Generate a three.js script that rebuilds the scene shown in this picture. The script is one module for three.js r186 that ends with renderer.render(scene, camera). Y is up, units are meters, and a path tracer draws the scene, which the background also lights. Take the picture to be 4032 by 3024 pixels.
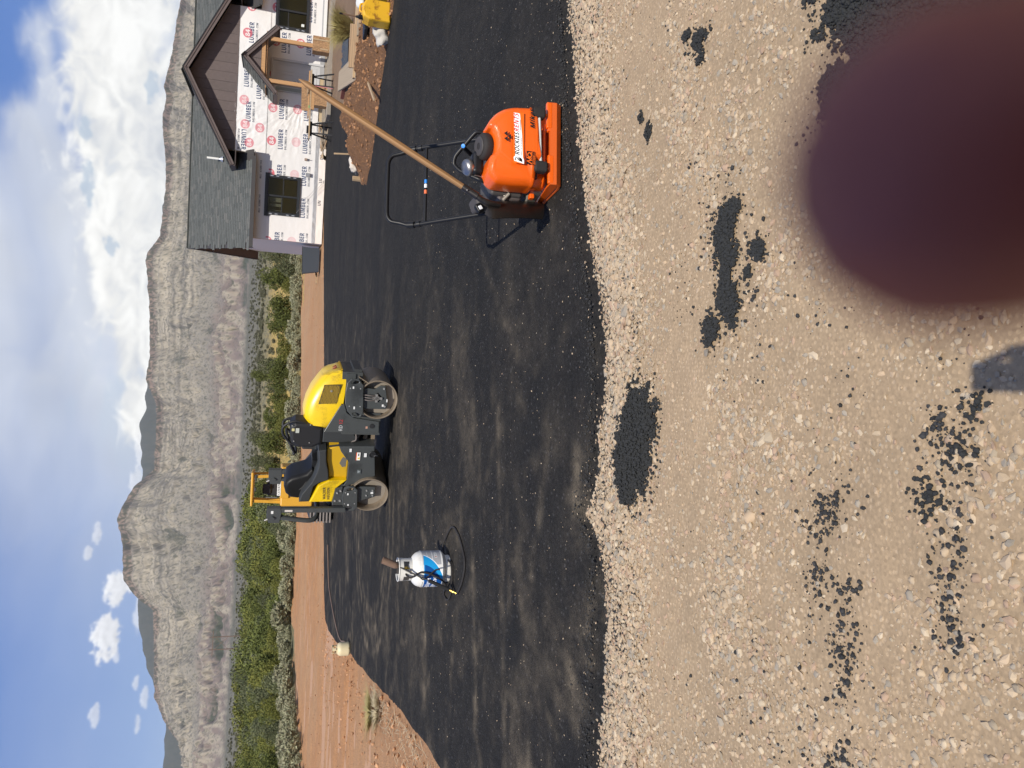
import * as THREE from 'three';
import { mergeGeometries, mergeVertices, toCreasedNormals } from 'three/addons/utils/BufferGeometryUtils.js';
import { RoundedBoxGeometry } from 'three/addons/geometries/RoundedBoxGeometry.js';
import { MarchingCubes } from 'three/addons/objects/MarchingCubes.js';

const scene = new THREE.Scene();
// ---------- camera: a phone held portrait (the picture lies on its side), 1.6 m up, pitched down 17 degrees
const CAM = { h: 1.6, pitch: THREE.MathUtils.degToRad(17.1), roll: 0.045 };
const camera = new THREE.PerspectiveCamera(53.06, 4 / 3, 0.002, 20000);
const eF = new THREE.Vector3(0, -Math.sin(CAM.pitch), -Math.cos(CAM.pitch));
const eU0 = new THREE.Vector3(1, 0, 0), eV0 = new THREE.Vector3(0, Math.cos(CAM.pitch), -Math.sin(CAM.pitch));
const eU = eU0.clone().multiplyScalar(Math.cos(CAM.roll)).addScaledVector(eV0, Math.sin(CAM.roll));
const eV = eV0.clone().multiplyScalar(Math.cos(CAM.roll)).addScaledVector(eU0, -Math.sin(CAM.roll));
camera.position.set(0, CAM.h, 0);
camera.quaternion.setFromRotationMatrix(new THREE.Matrix4().makeBasis(eV.clone().negate(), eU, eF.clone().negate()));
camera.focus = 7; camera.userData.fStop = 11.5;
scene.add(camera);

const renderer = new THREE.WebGLRenderer({ antialias: true });
renderer.toneMapping = THREE.LinearToneMapping;
renderer.toneMappingExposure = 1.12;
renderer.shadowMap.enabled = true;
renderer.setSize(1024, 768);

// ---------- the sun: behind the photographer, a little to the left, 48 degrees up
const SUN_EL = THREE.MathUtils.degToRad(48), SUN_AZ = THREE.MathUtils.degToRad(3.4);
const sunDir = new THREE.Vector3(-Math.sin(SUN_AZ) * Math.cos(SUN_EL), Math.sin(SUN_EL), Math.cos(SUN_AZ) * Math.cos(SUN_EL));
const sun = new THREE.DirectionalLight(new THREE.Color().setRGB(1, 0.94, 0.84), 4.6);
sun.name = 'sun'; sun.position.copy(sunDir).multiplyScalar(60); sun.target.position.set(0, 0, -14); sun.position.add(sun.target.position);
sun.castShadow = true; sun.shadow.mapSize.set(2048, 2048);
Object.assign(sun.shadow.camera, { left: -30, right: 30, top: 30, bottom: -30, near: 1, far: 160 });
scene.add(sun, sun.target);

// ---------- noise
function rngOf(seed) { let a = seed >>> 0; return () => { a = (a + 0x6d2b79f5) | 0; let t = Math.imul(a ^ (a >>> 15), 1 | a); t = (t + Math.imul(t ^ (t >>> 7), 61 | t)) ^ t; return ((t ^ (t >>> 14)) >>> 0) / 4294967296; }; }
const PERM = new Uint8Array(512); { const r = rngOf(77), p = [...Array(256).keys()]; for (let i = 255; i > 0; i--) { const j = (r() * (i + 1)) | 0; [p[i], p[j]] = [p[j], p[i]]; } for (let i = 0; i < 512; i++) PERM[i] = p[i & 255]; }
const fade = (t) => t * t * t * (t * (t * 6 - 15) + 10), mixn = (a, b, t) => a + (b - a) * t;
const GX = new Float32Array(256), GY = new Float32Array(256), VAL = new Float32Array(256); { const r = rngOf(5); for (let i = 0; i < 256; i++) { const a = r() * 6.2832; GX[i] = Math.cos(a); GY[i] = Math.sin(a); VAL[i] = r(); } }
function noise2(x, y) { // gradient noise, about -1..1
  const xi = Math.floor(x), yi = Math.floor(y), fx = x - xi, fy = y - yi, X = xi & 255, Y = yi & 255, u = fade(fx), v = fade(fy);
  const a = PERM[PERM[X] + Y], b = PERM[PERM[X + 1] + Y], c = PERM[PERM[X] + Y + 1], d = PERM[PERM[X + 1] + Y + 1];
  return 1.5 * mixn(mixn(GX[a] * fx + GY[a] * fy, GX[b] * (fx - 1) + GY[b] * fy, u), mixn(GX[c] * fx + GY[c] * (fy - 1), GX[d] * (fx - 1) + GY[d] * (fy - 1), u), v);
}
function fbm(x, y, oct = 4, gain = 0.5, lac = 2.03) { let s = 0, a = 1, t = 0; for (let i = 0; i < oct; i++) { s += a * noise2(x, y); t += a; a *= gain; x = x * lac + 17.3; y = y * lac - 9.1; } return s / t; }
function ridged(x, y, oct = 4, gain = 0.5) { let s = 0, a = 1, t = 0; for (let i = 0; i < oct; i++) { s += a * (1 - Math.abs(noise2(x, y))); t += a; a *= gain; x = x * 2.07 + 5.2; y = y * 2.07 + 1.7; } return s / t; }
function cell2(x, y) { // distance to nearest jittered point
  const xi = Math.floor(x), yi = Math.floor(y); let best = 9, id = 0;
  for (let j = -1; j < 2; j++) for (let i = -1; i < 2; i++) { const h = PERM[PERM[(xi + i) & 255] + ((yi + j) & 255)], px = xi + i + VAL[h], py = yi + j + VAL[(h + 91) & 255], d = (px - x) ** 2 + (py - y) ** 2; if (d < best) { best = d; id = h; } }
  return [Math.sqrt(best), VAL[id]];
}
const clamp = (x, a = 0, b = 1) => Math.min(b, Math.max(a, x)), lerp = (a, b, t) => a + (b - a) * t;
const sstep = (a, b, x) => { const t = clamp((x - a) / (b - a)); return t * t * (3 - 2 * t); };
function curve(points) { // piecewise linear, smoothed a little at the knots
  return (x) => { if (x <= points[0][0]) return points[0][1]; for (let i = 1; i < points.length; i++) if (x <= points[i][0]) return lerp(points[i - 1][1], points[i][1], (x - points[i - 1][0]) / (points[i][0] - points[i - 1][0])); return points[points.length - 1][1]; };
}

// ---------- the sky: air and clouds, computed once round the whole horizon
{
  const W = 4096, Hh = 2048, data = new Float32Array(W * Hh * 4);
  const wrap = (d) => ((d + 540) % 360) - 180;
  const heaps = [ // broad cumulus masses: azimuth (right positive), elevation, half width, half height (degrees)
    [19, 10.6, 9, 3.0], [8.5, 10.0, 6.5, 2.3], [27, 9.8, 8, 3.4], [13, 8.4, 7, 1.7], [2.8, 9.2, 4.6, 1.7], [-2.5, 8.9, 3, 0.9], [42, 9, 8, 3], [60, 8, 9, 2.8], [82, 9, 9, 2.6], [-47, 8, 6, 1.4], [-72, 9, 8, 2], [-100, 8, 9, 2.2], [120, 9, 10, 2.8], [150, 8, 9, 2.2], [-140, 10, 9, 2.4], [176, 9, 8, 2.2]];
  const puffs = [ // small separate clouds
    [-17.7, 9.5, 1.65, .95], [-14.7, 9.2, 1.1, .8], [-14.1, 8.5, .8, .5], [-11.0, 10.6, .75, .35], [-12.4, 11.0, .55, .3], [-22.3, 9.7, .75, .36], [-18.9, 8.9, .4, .25], [-16.3, 7.7, 1.2, .5], [-21.5, 7.0, .7, .28], [-23.0, 7.3, .5, .22], [-7.6, 8.5, 1.0, .5], [-5.4, 8.4, 1.4, .5], [-20.5, 7.6, .5, .2]];
  const billow = (x, y, o) => { let s = 0, a = 1, t = 0; for (let q = 0; q < o; q++) { s += a * Math.abs(noise2(x, y)); t += a; a *= 0.52; x = x * 2.05 + 3.1; y = y * 2.05 + 7.7; } return 1 - s / t * 1.5; };
  for (let j = 0; j < Hh; j++) {
    const el = (j + 0.5) / Hh * 180 - 90;
    for (let i = 0; i < W; i++) {
      const o = (j * W + i) * 4; data[o + 3] = 1;
      if (el < -1) { data[o] = 0.33; data[o + 1] = 0.30; data[o + 2] = 0.27; continue; }
      // direction in three's equirect: u = atan2(z, x) / 2pi + 0.5
      const ang = ((i + 0.5) / W - 0.5) * 2 * Math.PI, az = Math.atan2(Math.cos(ang), -Math.sin(ang)) * 57.29578; // x = cos, z = sin
      const e = Math.max(el, 0);
      // clear air
      const k = 1 - Math.exp(-e / 10);
      let r = lerp(0.34, 0.028, k), g = lerp(0.52, 0.125, k), b = lerp(0.78, 0.47, k);
      const band = az; // periodic noise round the horizon
      const ca = Math.cos(az / 57.29578), sa = Math.sin(az / 57.29578);
      const P = (s, ey, dz = 0) => [sa * 57.3 * s + dz + 40, e * ey + ca * 57.3 * s * 0.5];
      // thin high veil, thicker from the middle to the right, torn open at the upper right
      let [vx, vy] = P(0.045, 0.085);
      const warp = fbm(vx * 1.7 + 3, vy * 1.7, 3) * 1.2;
      const veilN = fbm(vx + warp * 0.5, vy * 1.6 + warp * 0.3, 5) * 0.5 + 0.5;
      const side = 0.26 + 0.78 * sstep(-21, 0, wrap(az)) * (1 - sstep(40, 110, wrap(az))) + 0.25 * sstep(60, 150, Math.abs(wrap(az)));
      let veil = clamp(side * (0.35 + 1.05 * veilN) - 0.08);
      const tearLine = 14.6 - (az - 19) * 0.30 + 1.6 * fbm(az * 0.22, e * 0.5 + 9, 4);
      const tear = sstep(10, 18, az) * (1 - sstep(40, 52, az)) * sstep(tearLine - 0.6, tearLine + 1.1, e);
      const slit = Math.exp(-(((e - 12.9 - 0.12 * (az - 15) + 0.5 * fbm(az * 0.5, 3, 3)) / 0.42) ** 2)) * sstep(11.5, 14, az) * (1 - sstep(19, 26, az)) * 0.8;
      veil = clamp(veil * (1 - 0.97 * tear) * (1 - slit * 0.8));
      const vb = 0.68 + 0.12 * fbm(vx * 3, vy * 3, 3);
      r = lerp(r, vb * 0.95, veil * 0.92); g = lerp(g, vb * 1.0, veil * 0.92); b = lerp(b, vb * 1.09, veil * 0.92);
      // grey-blue cloud undersides in the middle distance
      const gN = fbm(vx * 2.4 + 11, e * 0.33, 4);
      const grey = sstep(0.02, 0.35, gN + 0.35 * Math.exp(-(((e - 9.2) / 2.2) ** 2)) - 0.15) * sstep(-12, 2, az) * (1 - sstep(70, 120, az)) * (1 - sstep(11, 15, e)) * 0.55;
      r = lerp(r, 0.50, grey); g = lerp(g, 0.60, grey); b = lerp(b, 0.72, grey);
      // heaped cumulus: lit from behind the viewer, so bright with soft grey folds
      let mass = 0; for (const [pa, pe, pw, ph] of heaps) { const dx = wrap(az - pa) / pw, dy = (el - pe) / ph; if (Math.abs(dx) < 2.2 && Math.abs(dy) < 2.2) mass = Math.max(mass, Math.exp(-(dx * dx + (dy > 0 ? dy * dy : 0.7 * dy * dy)) * 1.1)); }
      if (mass > 0.06) {
        const wx = 0.9 * fbm(az * 0.25, el * 0.4, 3), bx = az * 0.42 + wx, by = el * 0.62 - wx * 0.6, bl = billow(bx, by, 4), bl2 = billow(bx - 0.16, by + 0.30, 3), lowf = fbm(az * 0.16 + 3, el * 0.34, 3);
        const cov = sstep(0.26, 0.72, mass * 1.05 + 0.50 * (bl - 0.45) + 0.25 * lowf) * 0.96;
        const L = clamp(0.74 + 0.16 * clamp(0.5 + 0.9 * (bl - bl2)) + 0.10 * (bl - 0.4) + 0.26 * lowf + 0.05 * clamp((el - 8) / 4), 0.42, 0.98), cool = clamp((0.86 - L) * 2.2);
        r = lerp(r, L * lerp(1.0, 0.90, cool), cov); g = lerp(g, L * lerp(0.995, 0.97, cool), cov); b = lerp(b, L * lerp(0.96, 1.10, cool), cov);
      }
      for (let q = 0; q < puffs.length; q++) {
        const [pa, pe, pw, ph] = puffs[q], dx = wrap(az - pa) / pw, dy = (el - pe) / ph;
        if (Math.abs(dx) > 1.8 || Math.abs(dy) > 1.9) continue;
        const nx = az * 0.9 + q * 13.7, ny = el * 1.3 + q * 3.1, bl = billow(nx, ny, 5), bl2 = billow(nx - 0.12, ny + 0.25, 4);
        const shape = 1 - dx * dx - (dy > 0 ? dy * dy : dy * dy * 1.8) + (bl - 0.45) * 1.5 + fbm(nx * 2.2, ny * 2.2, 4) * 0.5;
        const cov = sstep(0.15, 0.75, shape) * (q < 3 ? 0.93 : 0.55), L = clamp(0.80 + 0.25 * (bl - bl2) + 0.12 * dy, 0.55, 0.97);
        r = lerp(r, L, cov); g = lerp(g, L * 1.005, cov); b = lerp(b, L * 1.03, cov);
      }
      // a few small darker scraps drifting in front
      for (const [pa, pe, pw, ph] of [[11.9, 12.0, 1.7, .42], [15.2, 12.1, .9, .45], [8.0, 10.7, .8, .5], [18.4, 8.3, 1.2, .5]]) {
        const dx = (az - pa) / pw, dy = (el - pe) / ph; if (Math.abs(dx) > 1.6 || Math.abs(dy) > 1.8) continue;
        const c = sstep(0.1, 0.7, 1 - dx * dx - dy * dy + fbm(az * 1.6, el * 2.4 + 5, 4) * 1.1) * 0.7;
        r = lerp(r, 0.42, c); g = lerp(g, 0.52, c); b = lerp(b, 0.64, c);
      }
      // pale air low down
      const low = Math.exp(-e / 3.2) * 0.55; r = lerp(r, 0.56, low); g = lerp(g, 0.68, low); b = lerp(b, 0.80, low);
      data[o] = r; data[o + 1] = g; data[o + 2] = b;
    }
  }
  const t = new THREE.DataTexture(data, W, Hh, THREE.RGBAFormat, THREE.FloatType);
  t.mapping = THREE.EquirectangularReflectionMapping; t.magFilter = THREE.LinearFilter; t.needsUpdate = true; t.name = 'sky';
  scene.background = t; scene.environment = t;
  console.log('sky done');
}

// ---------- building helpers
const V3 = (x, y, z) => new THREE.Vector3(x, y, z);
const usedNames = new Map();
function numbered(name) { const n = usedNames.get(name) ?? 0; usedNames.set(name, n + 1); return n ? name + '_' + String(n).padStart(3, '0') : name; }
function tag(o, label, category, group, kind) { o.userData.label = label; if (category) o.userData.category = category; if (group) o.userData.group = group; if (kind) o.userData.kind = kind; return o; }
function thing(name, label, category, pos = [0, 0, 0], turn = 0, group) { const o = new THREE.Group(); o.name = numbered(name); o.position.set(...pos); o.rotation.y = turn; tag(o, label, category, group); scene.add(o); return o; }
function meshOf(geo, mat, name, parent) { const m = new THREE.Mesh(geo, mat); m.name = parent === scene ? numbered(name) : name; m.castShadow = m.receiveShadow = true; parent.add(m); return m; }
function structure(geo, mat, name, label) { const m = meshOf(geo, mat, name, scene); m.userData.kind = 'structure'; if (label) m.userData.label = label; return m; }
function boxUV(g) { // uv in metres, by the way each face points
  const p = g.attributes.position, n = g.attributes.normal, uv = new Float32Array(p.count * 2);
  for (let i = 0; i < p.count; i++) { const ax = Math.abs(n.getX(i)), ay = Math.abs(n.getY(i)), az = Math.abs(n.getZ(i)); if (ay >= ax && ay >= az) { uv[2 * i] = p.getX(i); uv[2 * i + 1] = p.getZ(i); } else if (ax >= az) { uv[2 * i] = p.getZ(i); uv[2 * i + 1] = p.getY(i); } else { uv[2 * i] = p.getX(i); uv[2 * i + 1] = p.getY(i); } }
  g.setAttribute('uv', new THREE.BufferAttribute(uv, 2)); return g;
}
function plain(g, keepUV) { // same attributes everywhere so that pieces can be merged
  if (g.index) g = g.toNonIndexed(); for (const k of Object.keys(g.attributes)) if (!['position', 'normal', 'uv'].includes(k)) g.deleteAttribute(k);
  if (!g.attributes.normal) g.computeVertexNormals(); if (!keepUV || !g.attributes.uv) boxUV(g); g.morphAttributes = {}; return g;
}
class MB { // collects shapes; build() makes them ONE named mesh
  constructor() { this.list = []; }
  add(g, m, keepUV) { g = plain(g, keepUV); if (m) g.applyMatrix4(m); this.list.push(g); return this; }
  box(w, h, d, x, y, z, rx = 0, ry = 0, rz = 0) { return this.add(new THREE.BoxGeometry(w, h, d), mat4(x, y, z, rx, ry, rz)); }
  rbox(w, h, d, r, x, y, z, rx = 0, ry = 0, rz = 0) { return this.add(new RoundedBoxGeometry(w, h, d, 2, Math.min(r, w / 2.01, h / 2.01, d / 2.01)), mat4(x, y, z, rx, ry, rz)); }
  cyl(r0, r1, a, b, seg = 16, open = false) { const A = V3(...a), B = V3(...b), d = B.clone().sub(A), g = new THREE.CylinderGeometry(r1, r0, d.length(), seg, 1, open); const q = new THREE.Quaternion().setFromUnitVectors(V3(0, 1, 0), d.clone().normalize()); return this.add(g, new THREE.Matrix4().compose(A.add(B).multiplyScalar(0.5), q, V3(1, 1, 1))); }
  bar(w, t, a, b, roll = 0) { const A = V3(...a), B = V3(...b), d = B.clone().sub(A), g = new THREE.BoxGeometry(w, d.length(), t); g.rotateY(roll); const q = new THREE.Quaternion().setFromUnitVectors(V3(0, 1, 0), d.clone().normalize()); return this.add(g, new THREE.Matrix4().compose(A.add(B).multiplyScalar(0.5), q, V3(1, 1, 1))); }
  tube(pts, r, seg = 40, rs = 8, closed = false, tension = 0.5) { const c = new THREE.CatmullRomCurve3(pts.map((p) => V3(...p)), closed, 'catmullrom', tension); return this.add(new THREE.TubeGeometry(c, seg, r, rs, closed)); }
  lathe(prof, seg = 32, m) { return this.add(new THREE.LatheGeometry(prof.map(([r, y]) => new THREE.Vector2(r, y)), seg), m); }
  ext(pts, depth, m, bevel = 0, holes = []) { const s = new THREE.Shape(pts.map(([x, y]) => new THREE.Vector2(x, y))); for (const h of holes) s.holes.push(new THREE.Path(h.map(([x, y]) => new THREE.Vector2(x, y)))); const g = new THREE.ExtrudeGeometry(s, { depth: depth - 2 * bevel, bevelEnabled: bevel > 0, bevelThickness: bevel, bevelSize: bevel, bevelOffset: -bevel, bevelSegments: 2, curveSegments: 8 }); g.translate(0, 0, bevel - depth / 2); return this.add(g, m); }
  sph(r, x, y, z, sx = 1, sy = 1, sz = 1, seg = 16) { return this.add(new THREE.SphereGeometry(r, seg, Math.max(6, seg >> 1)), new THREE.Matrix4().makeTranslation(x, y, z).multiply(new THREE.Matrix4().makeScale(sx, sy, sz))); }
  geo() { const g = mergeGeometries(this.list, false); return g; }
  build(name, mat, parent, label) { const m = meshOf(this.geo(), mat, name, parent); if (label) m.userData.label = label; return m; }
}
function mat4(x = 0, y = 0, z = 0, rx = 0, ry = 0, rz = 0, s = 1) { return new THREE.Matrix4().compose(V3(x, y, z), new THREE.Quaternion().setFromEuler(new THREE.Euler(rx, ry, rz, 'YXZ')), V3(s, s, s)); }
const mb = () => new MB();

// ---------- textures: small repeating maps of grain and wear
function dataTex(w, h, fn, srgb = true, repeat = 1) {
  const d = new Uint8Array(w * h * 4); for (let y = 0; y < h; y++) for (let x = 0; x < w; x++) { const c = fn(x, y), o = (y * w + x) * 4; if (typeof c === 'number') { d[o] = d[o + 1] = d[o + 2] = clamp(c) * 255; } else { d[o] = clamp(c[0]) * 255; d[o + 1] = clamp(c[1]) * 255; d[o + 2] = clamp(c[2]) * 255; } d[o + 3] = 255; }
  const t = new THREE.DataTexture(d, w, h, THREE.RGBAFormat); t.wrapS = t.wrapT = THREE.RepeatWrapping; t.magFilter = THREE.LinearFilter; t.minFilter = THREE.LinearMipmapLinearFilter; if (srgb) t.colorSpace = THREE.SRGBColorSpace; t.repeat.set(repeat, repeat); t.needsUpdate = true; return t;
}
function tileNoise(N, cells, oct, seed) { // tileable value noise field 0..1
  const out = new Float32Array(N * N), r = rngOf(seed); let amp = 1, tot = 0, c = cells;
  for (let q = 0; q < oct; q++) { const g = new Float32Array(c * c).map(() => r()); for (let y = 0; y < N; y++) { const fy = y / N * c, y0 = Math.floor(fy), ty = fade(fy - y0), ya = (y0 % c) * c, yb = ((y0 + 1) % c) * c; for (let x = 0; x < N; x++) { const fx = x / N * c, x0 = Math.floor(fx), tx = fade(fx - x0), xa = x0 % c, xb = (x0 + 1) % c; out[y * N + x] += amp * mixn(mixn(g[ya + xa], g[ya + xb], tx), mixn(g[yb + xa], g[yb + xb], tx), ty); } } tot += amp; amp *= 0.55; c *= 2; }
  for (let i = 0; i < out.length; i++) out[i] = out[i] / tot; return out;
}
const N1 = 512, nzA = tileNoise(N1, 8, 6, 11), nzB = tileNoise(N1, 64, 3, 12), nzC = tileNoise(N1, 4, 5, 13);
const at = (f, x, y) => f[(y & (N1 - 1)) * N1 + (x & (N1 - 1))];
const grainTex = dataTex(N1, N1, (x, y) => 0.78 + 0.22 * (at(nzA, x, y) * 0.5 + at(nzB, x, y) * 0.5) , true, 1);
const bumpTex = dataTex(N1, N1, (x, y) => at(nzA, x, y) * 0.5 + at(nzB, x, y) * 0.5, false, 1);
const wearTex = dataTex(N1, N1, (x, y) => { const v = at(nzC, x, y), s = at(nzB, x * 3, y * 3); return 0.90 + 0.1 * s - 0.22 * sstep(0.55, 0.75, v * 0.8 + s * 0.25); }, true, 1);
const roughTex = dataTex(N1, N1, (x, y) => 0.55 + 0.45 * (at(nzC, x, y) * 0.6 + at(nzB, x, y) * 0.4), false, 1);
const woodTex = dataTex(N1, N1, (x, y) => { const w = at(nzC, x, (y / 8) | 0) * 5 + x / N1 * 26, ring = 0.5 + 0.5 * Math.sin(w * 3.1 + at(nzA, x, y / 16) * 4), f = at(nzB, x * 2, (y / 12) | 0); return 0.72 + 0.16 * ring + 0.12 * f; }, true, 1);
const woodTexH = dataTex(N1, N1, (y, x) => { const w = at(nzC, x, (y / 8) | 0) * 5 + x / N1 * 26, ring = 0.5 + 0.5 * Math.sin(w * 3.1 + at(nzA, x, y / 16) * 4), f = at(nzB, x * 2, (y / 12) | 0); return 0.76 + 0.14 * ring + 0.10 * f; }, true, 1);
function rep(t, k, ky = k) { const c = t.clone(); c.repeat.set(k, ky); c.needsUpdate = true; return c; }
const lin = (r, g, b) => new THREE.Color().setRGB(r, g, b);
function std(r, g, b, rough = 0.8, extra = {}) { return new THREE.MeshStandardMaterial({ color: lin(r, g, b), roughness: rough, ...extra }); }
function phys(r, g, b, rough = 0.5, extra = {}) { return new THREE.MeshPhysicalMaterial({ color: lin(r, g, b), roughness: rough, ...extra }); }
// ================= terrain: valley floor, badland foothills and the mesa, one sheet to the horizon
const rimEl = curve([[-60, 3.2], [-40, 3.4], [-30, 3.6], [-25.76, 4.2], [-24.4, 4.68], [-23.12, 5.62], [-21.39, 6.45], [-19.86, 6.6], [-17.9, 6.75], [-16.09, 6.95], [-15.63, 7.6], [-15.02, 8.2], [-14.09, 8.88], [-11.55, 9.13], [-10.31, 9.48], [-9.85, 9.46], [-8.48, 8.87], [-8.02, 8.62], [-6.89, 7.5], [-5, 7.5], [-2.46, 7.6], [-1.84, 7.88], [-0.91, 8.29], [0.8, 8.13], [3.12, 8.22], [5.46, 8.4], [7.2, 8.56], [7.74, 8.5], [8.89, 7.75], [10.13, 7.65], [12.39, 7.45], [14.61, 7.55], [16.75, 7.72], [17.78, 7.5], [18.58, 7.6], [20.05, 7.2], [22.52, 6.9], [23.76, 6.65], [28, 6.4], [35, 5.5], [60, 3]]);
const backEl = curve([[-60, 3], [-30, 5.2], [-25.6, 5.58], [-23.5, 5.35], [-22.19, 5.5], [-21.4, 6.1], [-19.86, 6.65], [-18.56, 7.1], [-16.36, 7.5], [-15, 7.6], [-9, 7.9], [-7.24, 8.17], [-4.87, 8.22], [-1.85, 8.05], [-0.9, 7.9], [6, 7.2], [10, 7.3], [24, 6.2], [40, 3], [60, 3]]);
const tanD = (d) => Math.tan(d / 57.29578);
function smoothOf(f, x, w) { return (f(x - w) + 2 * f(x) + f(x + w)) / 4; }
function terrainAt(az, r) { // -> [y, slopeFraction (0 valley .. 1 rim), spur noise]
  if (r < 46) return [-0.06, -1, 0];
  const rough = fbm(az * 0.35 + 9, r * 0.01, 3);
  const valley = (rr) => rr < 120 ? lerp(-0.06, 0.9, sstep(46, 120, rr)) : rr < 900 ? 1.6 + rr * tanD(lerp(-0.33, 1.95, Math.pow(clamp((rr - 120) / 780), 0.55))) : 1.6 + rr * tanD(1.95);
  if (r < 900) return [valley(r) + rough * clamp((r - 60) / 300) * 1.2, 0, rough];
  const rim = smoothOf(rimEl, az, 0.12) + 0.05 * noise2(az * 2.3, 4), rimR = 2900 + 260 * fbm(az * 0.16, 3.3, 3) + 120 * noise2(az * 0.9, 8);
  const rimY = 1.6 + 2900 * tanD(rim) * (rimR / 2900);
  // spurs and gullies run down from the rim; ridged noise in azimuth, bending with distance
  const bend = az + 0.9 * fbm(r * 0.0011, az * 0.12, 2) + 0.25 * fbm(r * 0.004, az * 0.4, 2);
  const wv = 0.35 * fbm(az * 0.5 + 4, r * 0.004, 3), big = ridged(bend * 0.20 + 2, r * 0.0011 + wv, 2) - 0.62, mid = ridged(bend * 0.55 + 7 + wv, r * 0.0027, 3) - 0.62, fine = ridged(bend * 1.8 + wv * 2, r * 0.0095 - az * 0.3, 3) - 0.62, tiny = ridged(bend * 6 + wv * 3, r * 0.03, 2) - 0.6;
  if (r < rimR) {
    const foot = 1680 + 260 * big * 2 + 120 * mid;
    const yFoot = 1.6 + foot * tanD(3.5 + 0.5 * fbm(az * 0.25, 6.6, 2));
    if (r < foot) { // badland hills
      const t = (r - 900) / (foot - 900), base = lerp(valley(900), yFoot, Math.pow(t, 1.1));
      const hill = sstep(0.05, 0.45, t) * (1 - sstep(0.72, 1, t)), hx = az * 0.21 + r * 0.0011, hn = ridged(hx + 0.7 * fbm(az * 0.4, r * 0.0022, 3), r * 0.0031 - az * 0.09, 3) - 0.55;
      return [base + hill * (hn * 44 + fine * 11 + tiny * 4), t * 0.3, hn];
    }
    const t = (r - foot) / (rimR - foot);
    // concave talus, then benches and cliffs near the top
    let p = 0.42 * t + 0.58 * Math.pow(t, 2.3);
    const steps = 9, u = p * steps, fu = u - Math.floor(u), terr = (Math.floor(u) + sstep(0.25, 0.8, fu)) / steps;
    p = lerp(p, terr, 0.75 * sstep(0.5, 0.72, p));
    const env = Math.sin(Math.PI * clamp(t)) ** 0.8;
    const y = yFoot + (rimY - yFoot) * p + env * (big * 105 + mid * 62 * (1 - 0.45 * t) + fine * 30 + tiny * 9);
    return [Math.min(y, rimY + 2), 0.3 + 0.7 * clamp((y - yFoot) / (rimY - yFoot)), mid];
  }
  const bt = clamp((r - rimR) / 1500), top = lerp(rimY, 1.6 + 4400 * tanD(smoothOf(backEl, az, 0.4)), sstep(0, 1, bt));
  return [Math.max(top, bt < 1 ? 0 : top) + fine * 6 * bt, 1.05 + bt * 0.3, fine];
}
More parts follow.
